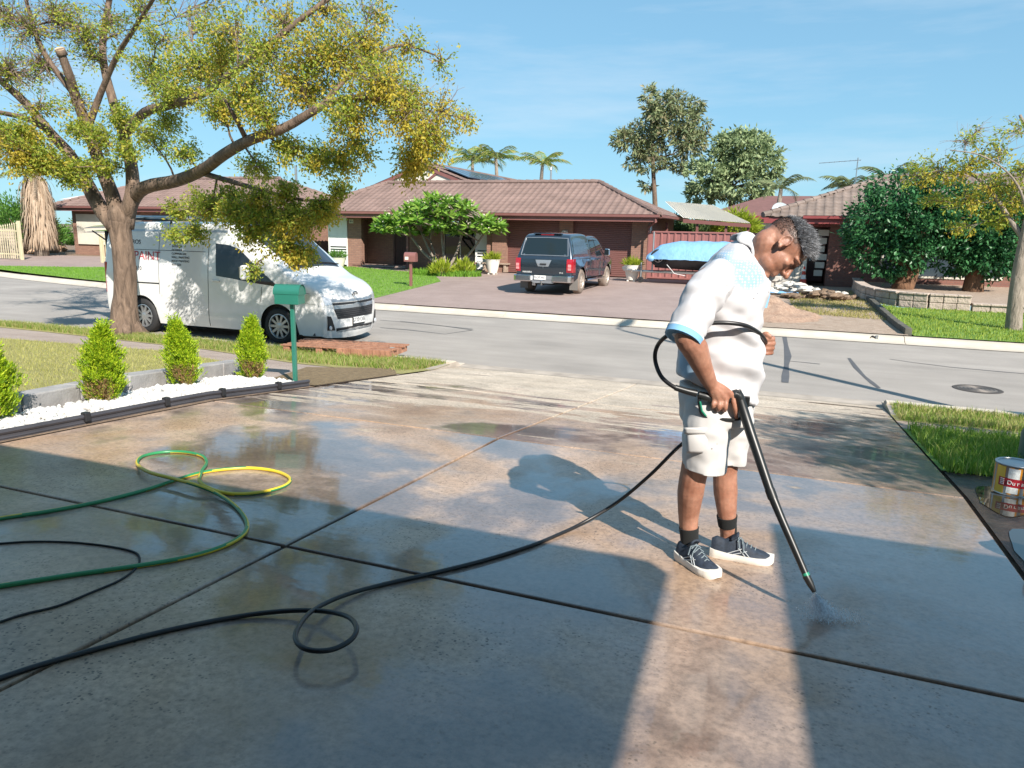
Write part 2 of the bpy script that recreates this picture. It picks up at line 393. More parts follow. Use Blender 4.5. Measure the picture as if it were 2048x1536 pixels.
    rip = noise(t, coord(t, 'World', (1, 2.2, 1)), 7, 3, .5); bc = N(t, 'Bump', Strength=.05, Distance=.01); t.links.new(rip, bc.inputs['Height']); t.links.new(bc.outputs['Normal'], b.inputs['Coat Normal'])
    h = math_(t, 'ADD', math_(t, 'MULTIPLY', fine, .6), math_(t, 'MULTIPLY', mid, .8))
    bump(t, b, h, .16, .006); return m
def asphalt_mat():
    m, t, b = new_mat('asphalt'); w = coord(t, 'World'); f = noise(t, w, 90, 3, .7); g = noise(t, w, .7, 4); s = noise(t, coord(t, 'World', (.25, 1.6, 1)), 1.4, 5)
    c = ramp(t, [(.3, (.25, .225, .20)), (.7, (.37, .335, .30))], f); k = ramp(t, [(.3, .86), (.7, 1.1)], g); k2 = ramp(t, [(.3, .9), (.7, 1.08)], s)
    c = mixc(t, 1.0, c.outputs['Color'], k.outputs['Color'], 'MULTIPLY'); c = mixc(t, 1.0, c, k2.outputs['Color'], 'MULTIPLY')
    t.links.new(c, b.inputs['Base Color']); b.inputs['Roughness'].default_value = .88; bump(t, b, f, .5, .01); return m
def soil_mat(name, c0, c1, rough=.95, scale=7, bs=30, bd=.03):
    m, t, b = new_mat(name); w = coord(t, 'World'); f = noise(t, w, scale, 7, .65); g = noise(t, w, bs, 5, .7)
    c = ramp(t, [(.3, c0), (.7, c1)], f); k = ramp(t, [(.3, .7), (.7, 1.2)], g); c = mixc(t, 1.0, c.outputs['Color'], k.outputs['Color'], 'MULTIPLY')
    t.links.new(c, b.inputs['Base Color']); b.inputs['Roughness'].default_value = rough; bump(t, b, g, .7, bd); return m
def text_obj(name, body, size, m, parent, M4, align='CENTER', depth=.0015):
    cu = bpy.data.curves.new(name, 'FONT'); cu.body = body; cu.size = size; cu.align_x = align; cu.align_y = 'CENTER'; cu.extrude = depth
    o = bpy.data.objects.new(name, cu); link(o); dg = bpy.context.evaluated_depsgraph_get(); dg.update()
    me = bpy.data.meshes.new_from_object(o.evaluated_get(dg)); bpy.data.objects.remove(o); me.materials.clear(); me.materials.append(m)
    q = bpy.data.objects.new(name, me); link(q, parent); q.matrix_local = M4; return q

CONC = concrete_mat(); ASPH = asphalt_mat()
M_KERB = mat('kerb concrete', (.50, .44, .36), .85, var=.15, scale=2, bmp=.3, bscale=40, space='World')
M_PATH = soil_mat('footpath', (.30, .235, .20), (.40, .33, .285), scale=2.2, bs=60, bd=.008)
M_PAVE = soil_mat('brown pavers', (.27, .20, .175), (.35, .265, .235), .8, scale=1.1, bs=45, bd=.006)
M_DIRT = soil_mat('dirt', (.15, .10, .065), (.27, .19, .13))
M_DUST = soil_mat('pale dirt', (.30, .22, .16), (.42, .33, .26))
M_MUD = soil_mat('wet mud', (.018, .013, .009), (.07, .05, .035), .25, scale=9)
M_LAWNB = soil_mat('lawn base', (.24, .22, .08), (.36, .33, .12), scale=4)
M_TURFG = soil_mat('green turf base', (.11, .20, .03), (.17, .28, .045), scale=3, bs=80, bd=.01)
M_GRASS_DRY = leaf_mat('dry lawn blade', [(.26, .27, .08), (.36, .36, .11), (.46, .42, .17), (.30, .33, .09)], .6, .3)
M_GRASS_GRN = leaf_mat('green grass blade', [(.10, .22, .02), (.16, .30, .03), (.24, .36, .05), (.34, .36, .10)], .5, .35)
M_GRASS_MIX = leaf_mat('verge grass blade', [(.12, .24, .025), (.22, .32, .05), (.36, .34, .12), (.42, .36, .17)], .5, .35)
M_TURF = leaf_mat('bright lawn blade', [(.12, .27, .025), (.17, .34, .035), (.22, .38, .05)], .5, .35)
M_BLACKP = mat('black plastic', (.018, .018, .02), .45, var=.2)
M_RUBBER = mat('rubber', (.02, .02, .021), .75, var=.25, bmp=.2)
M_WHITE = mat('white paint', (.78, .77, .74), .5, var=.05)
M_CREAM = mat('cream paint', (.66, .61, .52), .6, var=.06)
M_CHROME = mat('chrome', (.62, .62, .62), .16, 1.0, var=.05)
M_STEEL = mat('galvanised steel', (.45, .46, .46), .4, .9, var=.1)
M_GLASS = glass_dark('dark glass')
# ---------------------------------------------------------------- ground
def ground_mesh():
    mb = MB()
    def band(y0, y1, z0, z1, x0=-400, x1=400, nx=1): mb.quad((x0, y0, z0), (x1, y0, z0), (x1, y1, z1), (x0, y1, z1))
    band(-120, 0, -.035, -.035); band(0, 5.2, -.035, -.321); band(5.2, 9.6, -.321, -.761); band(9.6, 26, -.86, -.86)
    band(26, 60, -.60, -.02+.0); band(60, 900, -.02, 2.0)
    return mb.build('ground', M_DIRT)
tag(ground_mesh(), kind='structure')
DX0, DX1, DJ = -5.0, 1.06, -2.13
ZD = lambda y: -.055*y if y < 5.2 else -.286-.1*(y-5.2) if y < 9.6 else -.726-.09*(y-9.6)
drive = empty('driveway', (0, 0, 0)); tag(drive, 'wet concrete driveway of joined slabs falling to the street', kind='structure')
ys = [-3.5, .02, 2.6, 5.18, 7.76, 10.34]
for (x0, x1) in ((DX0, DJ), (DJ, DX1)):
    for j, (y0, y1) in enumerate(zip(ys, ys[1:])):
        g = .011; mb = MB(); sub = [y0+g] + [y for y in (9.6,) if y0 < y < y1] + [y1-g]
        for a, b in zip(sub, sub[1:]):
            xa, xb = x0+g, x1-g
            P = [(xa, a, ZD(a)), (xb, a, ZD(a)), (xb, b, ZD(b)), (xa, b, ZD(b))]
            mb.add(P + [(p[0], p[1], p[2]-.11) for p in P], [(0, 1, 2, 3), (0, 1, 5, 4), (1, 2, 6, 5), (2, 3, 7, 6), (3, 0, 4, 7)])
        mb.build('slab', CONC, drive, weld=True, bevel=.007)
# joint sealant lies in the gaps
mb = MB(); z = .020
for y in ys[1:-1]: mb.quad((DX0, y-.02, ZD(y-.02)-z), (DX1, y-.02, ZD(y-.02)-z), (DX1, y+.02, ZD(y+.02)-z), (DX0, y+.02, ZD(y+.02)-z))
for a, b in ((-3.5, 5.2), (5.2, 9.6), (9.6, 10.3)): mb.quad((DJ-.02, a, ZD(a)-z-.003), (DJ+.02, a, ZD(a)-z-.003), (DJ+.02, b, ZD(b)-z-.003), (DJ-.02, b, ZD(b)-z-.003))
mb.build('joint_filler', mat('damp joint filler', (.06, .055, .05), .7, space='World'), drive)
# narrow concrete strip beside the slabs on the right, and gutter lip at the street
def strip(name, mat_, pts_in, pts_out, zi, zo, parent=None):
    mb = MB(); n = len(pts_in)
    for i in range(n-1):
        mb.quad((*pts_in[i], zi(*pts_in[i])), (*pts_in[i+1], zi(*pts_in[i+1])), (*pts_out[i+1], zo(*pts_out[i+1])), (*pts_out[i], zo(*pts_out[i])))
    return mb.build(name, mat_, parent, weld=True)
# road surface
M_KERB2 = mat('stained gutter concrete', (.36, .31, .26), .85, var=.25, scale=3, bmp=.3, bscale=40, space='World')
xs = [-60+2*i for i in range(66)]
mb = MB()
for a, b in zip(xs, xs[1:]): mb.quad((a, 10.3, -.80), (b, 10.3, -.80), (b, kerb_far(b)+.1, -.80), (a, kerb_far(a)+.1, -.80))
road = mb.build('road', ASPH, weld=True); tag(road, kind='structure')
# kerbs: cast lengths with a rolled profile
def kerb(name, line, n0, outward, segs, hz, lay=.10, skip=lambda x: False):
    root = empty(name, (0, 0, 0)); tag(root, kind='structure')
    prof = [(0.0, .012), (.22, .02), (.30, .05), (.36, .10), (.44, .118), (.58, .118), (.58, -.06)]
    for x0, x1 in segs:
        mb = MB(); m = 4; V = []
        low = skip((x0+x1)/2)
        for i in range(m+1):
            x = lerp(x0+.006, x1-.006, i/m); y = line(x)
            for (o, h) in prof:
                hh = min(h, .06+.05*(o > .4)) if low and h > 0 else h
                V.append((x, y+outward*(o-.30), -.80+hh))
        k = len(prof); mb.add(V, [(i*k+j, (i+1)*k+j, (i+1)*k+j+1, i*k+j+1) for i in range(m) for j in range(k-1)])
        mb.add([V[j] for j in range(k)], [tuple(range(k))]); mb.add([V[m*k+j] for j in range(k)], [tuple(range(k))])
        mb.build('kerb_length', M_KERB, root)
    return root
seg = [(-40+3.0*i, -37+3.0*i) for i in range(20)]
kerb('far_kerb', kerb_far, 0, 1, seg, None, skip=lambda x: -11.5 < x < -1.2 or x < -29)
seg = [(DX0-3*i-3, DX0-3*i) for i in range(12)] + [(DX1+3*i, DX1+3*i+3) for i in range(6)]
kerb('near_kerb', lambda x: 10.38, 0, -1, seg, None, skip=lambda x: DX0 < x < DX1)
mb = MB()
for a, b in ((DX0-.02, DJ-.004), (DJ+.004, DX1+.02)): mb.quad((a, 10.345, -.793), (b, 10.345, -.793), (b, 10.66, -.794), (a, 10.66, -.794))
mb.build('gutter_strip', M_KERB2, road)
for s_, x in ((-1, DX0), (1, DX1)): MB().prism([(x+s_*.0, 9.3, -.70), (x+s_*.0, 10.36, -.712), (x+s_*.0, 10.5, -.80), (x+s_*.0, 9.3, -.80)], (s_*.12, 0, 0)).build('kerb_return', M_KERB2, road)
# ---- near left: lawn, pebble bed, path, verge
BED = [(-4.992, 1.0), (-4.992, 6.72), (-5.75, 6.9), (-6.46, 7.2), (-6.11, 5.69), (-5.78, 3.9), (-5.4, 1.0)]
LAWN = [(-5.5, 1.0), (-5.86, 3.9), (-6.2, 5.7), (-6.6, 7.35), (-7.4, 7.95), (-8.9, 8.55), (-12, 8.0), (-18, 7.9), (-30, 7.9), (-30, 1.0)]
PATHL = [(-4.992, 6.75), (-4.992, 8.7), (-6.7, 8.75), (-9.0, 9.4), (-13.3, 9.75), (-30, 9.75), (-30, 7.7), (-12, 7.7), (-8.9, 8.3), (-7.4, 7.8), (-6.5, 7.0)]
VERGEL = [(-4.992, 8.6), (-4.992, 10.1), (-30, 10.1), (-30, 9.6), (-13.3, 9.6), (-9.0, 9.25), (-6.7, 8.6)]
for nm, P, dz, m_ in (('garden_bed', BED, .004, M_DIRT), ('lawn', LAWN, .012, M_LAWNB), ('footpath', PATHL, .008, M_PATH), ('verge', VERGEL, .014, M_LAWNB)):
    tag(sheet(nm, P, dz, m_), kind='structure')
MULCH = [(-4.992, 6.7), (-4.992, 8.5), (-5.45, 9.2), (-6.3, 8.3), (-5.75, 6.95)]
tag(sheet('mulch_strip', MULCH, .016, soil_mat('bark mulch', (.13, .085, .045), (.30, .22, .12), scale=18, bs=70)), kind='structure')
nd = lambda x, y: .55+.45*np.sin(x*2.1+np.sin(y*3))*np.sin(y*2.7+1.3*np.sin(x*1.7))
tag(blades('lawn_grass', [p for p in LAWN if p[0] > -19] + [(-19, 7.9), (-19, 1.0)], 105000, .035, .0028, M_GRASS_DRY, .012, .8), 'short dry green lawn beside the white pebble bed', 'grass', kind='stuff')
tag(blades('verge_grass', [(-5.2, 8.95), (-5.06, 10.1), (-22, 10.1), (-22, 9.75), (-13.3, 9.7), (-9.0, 9.35), (-6.7, 8.75)], 42000, .085, .0045, M_GRASS_MIX, .014, .9, thin=lambda x, y: np.clip(.35+.75*nd(x, y)+(y-9.6)*.6, .08, 1)), 'green verge grass in front of the white van', 'grass', kind='stuff')
# ---- near right: path, grass, mud
VERGER = [(1.052, 8.95), (1.052, 10.1), (14, 10.1), (14, 8.9)]; PATHR = [(1.052, 8.2), (1.052, 9.05), (14, 9.0), (14, 8.0)]
GRASSR = [(1.052, 6.05), (1.052, 8.3), (14, 8.2), (14, 5.9), (4, 6.0), (3, 5.85), (2.4, 6.05), (1.9, 5.95), (1.5, 6.1)]; MUDR = [(1.07, 2.0), (1.07, 6.1), (4, 6.1), (4, 2.0)]
for nm, P, dz, m_ in (('verge', VERGER, .012, M_LAWNB), ('footpath', PATHR, .008, M_DUST), ('lawn', GRASSR, .010, M_TURFG), ('mud_strip', MUDR, .002, M_MUD)):
    tag(sheet(nm, P, dz, m_), kind='structure')
tag(blades('verge_grass', [(1.1, 9.0), (1.1, 10.1), (9, 10.1), (9, 8.95)], 26000, .075, .0045, M_GRASS_MIX, .012, .9, thin=lambda x, y: np.clip(.5+.6*nd(x, y), .1, 1)), 'sunlit verge grass right of the driveway mouth', 'grass', kind='stuff')
tag(blades('lawn_grass', [(1.08, 5.98), (1.08, 8.25), (8, 8.2), (8, 5.8), (2.4, 5.95), (1.9, 5.8), (1.5, 6.02)], 44000, .11, .0045, M_GRASS_GRN, .01, .9), 'shaded green grass beside the wet driveway edge', 'grass', kind='stuff')
# ---- far side of the street
def gpoly(*px): return [tuple(G(*p)[:2]) for p in px]
def far_front(x): return kerb_far(x)+.26
DRIVE2 = [(-11.4, far_front(-11.4)), (-1.0, far_front(-1)), (-1.2, 21), (-2.2, 25), (-2.6, 30.0), (-19.5, 30.0), (-19.5, 29.3), (-14.5, 27.4), (-12.6, 24.5), (-12.2, 22.4)]
LAWN2 = [(-11.35, far_front(-11)), (-12.1, 22.2), (-12.5, 24.5), (-14.4, 27.6), (-19.4, 29.5), (-22.5, 30.2), (-24, 29.5), (-24, kerb_far(-24)+.3), (-20, kerb_far(-20)+.3), (-15, kerb_far(-15)+.27)]
DRIVE0 = [(-24, kerb_far(-24)+.3), (-24, 29.8), (-33.5, 29.8), (-50, 27.5), (-50, kerb_far(-50)+.3), (-32, kerb_far(-32)+.3)]
LAWN0 = [(-24, kerb_far(-24)+.3), (-24, 23.6), (-26, 25.2), (-29, 22.9), (-33.5, 21.3), (-32, kerb_far(-32)+.3), (-28, kerb_far(-28)+.3)]
DIRT1 = [(-1.0, far_front(0)), (2.1, 17.5), (1.9, 20), (1.65, 27), (1.6, 30), (-2.7, 30), (-2.3, 25), (-1.2, 21)]
LAWN3 = [(2.2, 17.5), (14, 17.5), (14, 23.2), (5.5, 23.3), (3.4, 23.3), (2.5, 23.4), (2.0, 24), (1.75, 26.5), (1.95, 20.5)]
BEDR = [(1.7, 30.5), (1.75, 26.6), (2.1, 24.2), (2.6, 23.6), (14, 23.4), (14, 31)]
for nm, P, dz, m_ in (('brick_paving', DRIVE2, .012, M_PAVE), ('lawn', LAWN2, .016, M_TURFG), ('brick_paving', DRIVE0, .008, M_PAVE), ('lawn', LAWN0, .02, M_TURFG),
                      ('bare_yard', DIRT1, .010, M_DUST), ('lawn', LAWN3, .012, M_TURFG)):
    tag(sheet(nm, P, dz, m_), kind='structure')
tag(sheet('garden_bed', BEDR, .22, M_DUST), kind='structure')
for P, n, lb in ((LAWN2, 30000, 'bright green lawn strip beside the brown paved drive'), (LAWN0, 12000, 'bright green lawn patch beyond the street at far left'),):
    tag(blades('lawn_grass', P, n, .05, .008, M_TURF, .016, .7), lb, 'grass', kind='stuff')
tag(blades('lawn_grass', LAWN3, 30000, .06, .008, leaf_mat('sunny lawn blade', [(.16, .27, .03), (.26, .36, .05), (.36, .40, .08)], .5, .35), .012, .8), 'yellow green lawn around the slim street tree', 'grass', kind='stuff')
tag(blades('lawn_grass', [(-.2, 20.5), (1.9, 20), (1.65, 27), (1.5, 28.5), (-.6, 26)], 9000, .05, .008, leaf_mat('sparse dry blade', [(.24, .26, .06), (.36, .31, .12), (.45, .37, .18)], .6, .3), .012, .9, thin=lambda x, y: np.clip(nd(x, y*.8), 0, 1)), 'sparse dry grass behind the heap of soil', 'grass', kind='stuff')
# ---------------------------------------------------------------- houses across the street
M_BRICK = brick_mat('brown brick', (.27, .145, .105), (.34, .19, .135), (.20, .14, .115))
M_BRICK2 = brick_mat('red brown brick', (.22, .10, .08), (.27, .125, .095), (.2, .13, .11))
M_TILE = mat('brown roof tile', (.19, .128, .11), .75, var=.2, scale=1.3, bmp=.2, space='World')
M_TILE2 = mat('weathered roof tile', (.18, .14, .12), .85, var=.28, scale=1.6, bmp=.3, space='World')
M_TRIM = mat('brown gutter paint', (.20, .085, .075), .45, var=.08)
M_TRIMR = mat('red gutter paint', (.24, .055, .055), .4, var=.08)
M_ROLLER = mat('brown roller shutter', (.17, .075, .065), .5, var=.08)
M_DOOR = mat('dark timber door', (.10, .035, .03), .5, var=.2)
M_FENCE = mat('brown steel fence', (.30, .125, .115), .45, var=.08)
M_SOLAR = glass_dark('solar glass', (.02, .05, .10), .1)
def _tile_np(w=.305, l=.36, t=.022, amp=.026):
    n = 8; V = []; Fq = []
    for j, (y, dz) in enumerate(((-.012, -t), (-.012, .012), (l, -.006))):
        for i in range(n+1):
            x = w*(i/n); V.append((x, y, dz + amp*max(-.35, math.sin(2*PI*i/n + .6))))
    for j in range(2):
        for i in range(n): Fq.append((j*(n+1)+i, j*(n+1)+i+1, (j+1)*(n+1)+i+1, (j+1)*(n+1)+i))
    return np.array(V), np.array(Fq)
TILE_V, TILE_F = _tile_np()
def tile_face(parent, m_, o, e, up, poly, singles=0, course=.33, name='roof_tile'):
    """lay tiles on a sloping face: o origin at the eave, e unit along the eave, up unit up the slope, poly in (e,up) metres"""
    o, e, up = Vector(o), Vector(e).normalized(), Vector(up).normalized(); nrm = e.cross(up)
    xs = [p[0] for p in poly]; ys = [p[1] for p in poly]; pos = []
    for j in range(int(max(ys)/course)+1):
        for i in range(int((max(xs)-min(xs))/.3)+1):
            pos.append((min(xs)+i*.3, j*course))
    pos = np.array(pos); k = in_poly(poly, pos[:, 0]+.15, pos[:, 1]+.16); pos = pos[k]
    A = np.array([e, up, nrm]); O = np.array(o)
    if singles:
        me = None
        for (a, b) in pos[:singles]:
            if me is None:
                ob = mesh_np(name, TILE_V @ A, TILE_F, m_, parent); me = ob.data
            else: ob = link(bpy.data.objects.new(name, me), parent)
            ob.location = O + A[0]*a + A[1]*b + A[2]*.02
        pos = pos[singles:]
    if len(pos):
        jit = RNG.normal(0, .002, len(pos))
        V = (TILE_V[None] @ A) + (O + pos[:, :1]*A[0] + pos[:, 1:]*A[1] + (.02+jit)[:, None]*A[2])[:, None, :]
        Fc = TILE_F[None] + (np.arange(len(pos))*len(TILE_V))[:, None, None]
        q = mesh_np('tile_field', V.reshape(-1, 3), Fc.reshape(-1, 4), m_, parent); q['kind'] = 'stuff'
def hip_roof(parent, m_, x0, x1, y0, y1, ze, zr, xl, xr, ym, singles=0, faces='FRL', overhang_mat=None):
    """hip roof over a rectangle; ridge from (xl,ym) to (xr,ym)"""
    R = empty('roof', (0, 0, 0), parent=parent); f0, f1 = Vector((xl, ym, zr)), Vector((xr, ym, zr))
    c = [Vector((x0, y0, ze)), Vector((x1, y0, ze)), Vector((x1, y1, ze)), Vector((x0, y1, ze))]
    mb = MB(); mb.add([*c, f0, f1], [(0, 1, 5, 4), (1, 2, 5), (2, 3, 4, 5), (3, 0, 4), (3, 2, 1, 0)]); mb.build('roof_deck', m_, R)
    def face(o, e, upv, pts, s=0):
        e = Vector(e).normalized(); u = Vector(upv); u = (u - e*u.dot(e)).normalized()
        poly = [((p-o).dot(e), (p-o).dot(u)) for p in pts]; tile_face(R, m_, o - u*.06, e, u, poly, s)
    if 'F' in faces: face(c[0], c[1]-c[0], f0-c[0], [c[0], c[1], f1, f0], singles)
    if 'R' in faces: face(c[1], c[2]-c[1], f1-c[1], [c[1], c[2], f1])
    if 'L' in faces: face(c[3], c[0]-c[3], f0-c[0], [c[3], c[0], f0])
    for a, b in ((f0, f1), (c[0], f0), (c[1], f1)):
        n = max(2, int((b-a).length/.38)); mb = MB()
        for i in range(n):
            p, q = a.lerp(b, i/n), a.lerp(b, (i+1.12)/n); up = Vector((0, 0, .03)); mb.tube([p+up*1.2, q+up*.7], [.115, .10], 8)
        mb.build('ridge_caps', m_, R, smooth=True)
    return R
def gutter(parent, m_, a, b, h=.14, d=.11, name='gutter'):
    a, b = Vector(a), Vector(b); t = (b-a).normalized(); o = Vector((t.y, -t.x, 0))
    prof = [(0, 0), (d*.75, 0), (d, .03), (d, h-.015), (d+.012, h), (d-.01, h), (d-.02, .03), (0, .02)]
    mb = MB(); mb.prism([a + o*p + Vector((0, 0, q)) for p, q in prof], b-a); return mb.build(name, m_, parent)
def roller_door(parent, x0, x1, y, z0, z1, name='garage_door'):
    mb = MB(); n = int((z1-z0)/.078); h = (z1-z0)/n
    for i in range(n):
        za = z0+i*h; V = []
        for (dz, dy) in ((0, 0), (.12, -.014), (.5, -.02), (.88, -.014), (1, 0)):
            V += [(x0, y+dy, za+dz*h), (x1, y+dy, za+dz*h)]
        mb.add(V, [(2*k, 2*k+1, 2*k+3, 2*k+2) for k in range(4)])
    return mb.build(name, M_ROLLER, parent, smooth=True)
# ======== brick house with two garages
H1 = empty('brick_house', (-13.5, 30.4, -.45)); tag(H1, 'brown brick house with tiled hip roof and two roller garage doors', 'house')
H1i = Matrix.Translation((13.5, -30.4, .45))
def P1(mb, name, m_, parent=None, **k):
    o = mb.build(name, m_, parent or H1, **k)
    if parent is None: o.matrix_parent_inverse = H1i
    return o
FY = 30.64; ZB, ZT = -.50, 2.02
for (a, b) in ((-6.87, -6.2), (-10.0, -9.4), (-13.1, -12.42)): P1(MB().bb(a, b, FY, FY+.24, ZB, ZT), 'brick_pier', M_BRICK)
P1(MB().bb(-12.42, -6.2, FY+.30, FY+.45, 1.86, 2.02).bb(-6.45, -6.2, FY+.24, 36.6, ZB, ZT), 'wall', M_BRICK)
roof_parent = H1
for (a, b) in ((-12.42, -10.0), (-9.4, -6.87)):
    d = roller_door(H1, a+.002, b-.002, FY+.2, -.45, 1.87); d.matrix_parent_inverse = H1i
P1(MB().bb(-12.42, -10.0, FY+.12, FY+.2, 1.85, 1.93).bb(-9.4, -6.87, FY+.12, FY+.2, 1.85, 1.93), 'door_head', M_TRIM)
# front rooms
P1(MB().bb(-17.35, -15.75, FY+.5, FY+.72, ZB, ZT).bb(-15.75, -13.4, FY+.5, FY+.72, ZB, -.12).bb(-15.75, -13.4, FY+.5, FY+.72, 1.72, ZT).bb(-13.4, -13.1, FY+.1, FY+.72, ZB, ZT), 'wall', M_BRICK)
P1(MB().bb(-20.62, -19.85, FY, FY+.24, ZB, ZT).bb(-20.62, -20.38, FY+.24, FY+4, ZB, ZT), 'wall', M_BRICK)
P1(MB().bb(-20.38, -17.35, FY+1.35, FY+1.55, ZB, ZT), 'wall', M_BRICK)
P1(MB().bb(-17.55, -17.35, FY+.5, FY+1.4, ZB, ZT), 'wall', M_BRICK)
# white weatherboard panels
for (a, b, yy) in ((-21.7, -20.63, FY-.02), (-14.1, -13.42, FY+.42)):
    mb = MB(); n = 20
    for i in range(n):
        z0 = ZB+.1+(ZT-ZB-.1)*i/n; z1 = ZB+.1+(ZT-ZB-.1)*(i+1)/n
        mb.add([(a, yy, z0), (b, yy, z0), (b, yy+.022, z1), (a, yy+.022, z1), (a, yy+.1, z0), (b, yy+.1, z0)], [(0, 1, 2, 3), (0, 1, 5, 4)])
    mb.bb(a, a+.05, yy-.01, yy+.1, ZB, ZT).bb(b-.05, b, yy-.01, yy+.1, ZB, ZT)
    p = P1(mb, 'panel', M_WHITE)
    P1(MB().bb(a+.12, b-.06, yy-.02, yy+.01, .42, .46).bb(a+.12, b-.06, yy-.02, yy+.01, .30, .34).bb(a+.12, b-.06, yy-.02, yy+.01, .18, .22), 'vent', M_BLACKP)
# front door, security screen and sidelight
dr = P1(MB().bb(-18.75, -17.95, FY+1.25, FY+1.34, ZB+.06, 1.55), 'front_door', M_DOOR, bevel=.01)
mb = MB()
for i in range(9): mb.bb(-18.7+i*.088, -18.688+i*.088, FY+1.2, FY+1.215, ZB+.1, 1.5)
for i in range(22): mb.bb(-18.73, -17.97, FY+1.2, FY+1.212, ZB+.12+i*.088, ZB+.13+i*.088)
q = mb.build('screen', M_DOOR, dr); MB().bb(-18.06, -18.02, FY+1.16, FY+1.2, .42, .6).build('handle', M_STEEL, dr)
P1(MB().bb(-18.82, -18.75, FY+1.2, FY+1.36, ZB, 1.62).bb(-17.95, -17.88, FY+1.2, FY+1.36, ZB, 1.62).bb(-17.62, -17.55, FY+1.2, FY+1.36, ZB, 1.62).bb(-18.82, -17.55, FY+1.2, FY+1.36, 1.62, 1.7).bb(-17.88, -17.62, FY+1.2, FY+1.36, .42, .48), 'door_frame', M_DOOR)
P1(MB().bb(-17.88, -17.62, FY+1.28, FY+1.3, ZB, 1.62), 'sidelight', M_GLASS)
P1(MB().bb(-20.38, -17.4, FY+.0, FY+1.35, -.45, -.38), 'porch_step', M_PAVE)
P1(MB().bb(-17.42, -17.3, FY-.02, FY+.08, -.45, 2.0).bb(-17.45, -17.27, FY-.05, FY+.11, -.45, -.3), 'porch_post', M_TRIM, bevel=.01)
wn = P1(MB().bb(-15.75, -14.1, FY+.6, FY+.62, -.05, 1.62), 'window', M_GLASS)
MB().bb(-15.8, -15.72, FY+.54, FY+.63, -.12, 1.7).bb(-14.14, -14.06, FY+.54, FY+.63, -.12, 1.7).bb(-15.72, -14.14, FY+.54, FY+.63, 1.62, 1.7).bb(-14.95, -14.9, FY+.56, FY+.63, -.05, 1.62).build('frame', M_CREAM, wn)
MB().bb(-15.85, -14.0, FY+.4, FY+.64, -.15, -.08).build('sill', M_BRICK, wn)
P1(MB().bb(-20.5, -20.28, FY-.012, FY-.002, 1.55, 1.72), 'number_plate', M_CREAM)
P1(MB().bb(-20.46, -20.41, FY-.018, FY-.012, 1.59, 1.68).bb(-20.37, -20.32, FY-.018, FY-.012, 1.59, 1.68), 'house_number', M_BLACKP)
lm = MB().cyl((-9.72, FY-.1, 1.36), (-9.72, FY, 1.36), .05, n=8).cyl((-9.83, FY-.16, 1.30), (-9.80, FY-.05, 1.40), .05, .03, n=8).cyl((-9.61, FY-.16, 1.30), (-9.64, FY-.05, 1.40), .05, .03, n=8)
P1(lm, 'spotlight', M_CREAM, smooth=True)
P1(MB().lathe([(0, -.16), (.06, -.14), (.075, 0), (.06, .14), (0, .16)], (-6.1, FY-.08, 1.52), 10), 'wall_lantern', M_STEEL, smooth=True)
# soffit, fascia, gutters
P1(MB().bb(-22.6, -5.72, 29.82, 30.42, 1.93, 1.965), 'soffit', mat('brown soffit', (.13, .07, .06), .7))
P1(MB().bb(-22.7, -5.7, 29.78, 29.815, 1.80, 2.0), 'fascia', M_TRIM)
R1 = hip_roof(H1, M_TILE, -22.8, -5.62, 29.78, 36.6, 2.06, 3.55, -19.9, -9.05, 33.2, singles=300); R1.matrix_parent_inverse = H1i
g = gutter(H1, M_TRIM, (-22.8, 29.77, 1.95), (-5.6, 29.77, 1.95)); g.matrix_parent_inverse = H1i
g = gutter(H1, M_TRIM, (-5.6, 29.7, 1.95), (-5.6, 36.6, 1.95)); g.matrix_parent_inverse = H1i
P1(MB().tube([(-5.75, 29.75, 1.95), (-5.75, 29.75, 1.8), (-6.12, 30.36, 1.6), (-6.12, 30.36, -.45)], .04, 8), 'downpipe', M_TRIM)
# gable wing behind with solar panels
gx, gy, gzp = -19.15, 35.4, 4.68; sl = .36
P1(MB().prism([(gx-3.0, gy, gzp-3.0*sl-.12), (gx+3.0, gy, gzp-3.0*sl-.12), (gx, gy, gzp-.12)], (0, .1, 0)), 'gable', M_CREAM)
mb = MB()
for s in (-1, 1): mb.prism([(gx, gy-.08, gzp), (gx+s*3.3, gy-.08, gzp-3.3*sl), (gx+s*3.3, gy-.08, gzp-3.3*sl-.2), (gx, gy-.08, gzp-.2)], (0, .06, 0))
mb.bb(gx-3.1, gx+3.1, gy-.06, gy-.01, gzp-3.1*sl-.15, gzp-3.1*sl+.04)
for s in (-1, 1): mb.prism([(gx+s*.0, gy-.05, gzp-1.02), (gx+s*.14, gy-.05, gzp-1.02), (gx+s*.95, gy-.05, gzp-.5), (gx+s*.8, gy-.05, gzp-.45)], (0, .03, 0))
P1(mb, 'bargeboard', M_TRIM)
GR = empty('gable_roof', (0, 0, 0), parent=H1); GR.matrix_parent_inverse = H1i
MB().add([(gx, gy-.1, gzp), (gx, gy+15, gzp), (gx+5.6, gy-.1, gzp-5.6*sl), (gx+5.6, gy+15, gzp-5.6*sl), (gx-4, gy-.1, gzp-4*sl), (gx-4, gy+15, gzp-4*sl)], [(0, 1, 3, 2), (0, 1, 5, 4)]).build('roof_deck', M_TILE, GR)
L = 5.6*math.hypot(1, sl); tile_face(GR, M_TILE, (gx+5.6, gy-.1, gzp-5.6*sl), (0, 1, 0), (-1, 0, sl), [(0, 0), (15, 0), (15, L), (0, L)])
MB().tube([(gx, gy-.15, gzp+.05), (gx, gy+15, gzp+.05)], .11, 8).build('ridge_caps', M_TILE, GR, smooth=True)
n_ = Vector((sl, 0, 1)).normalized(); upv = Vector((-1, 0, sl)).normalized()
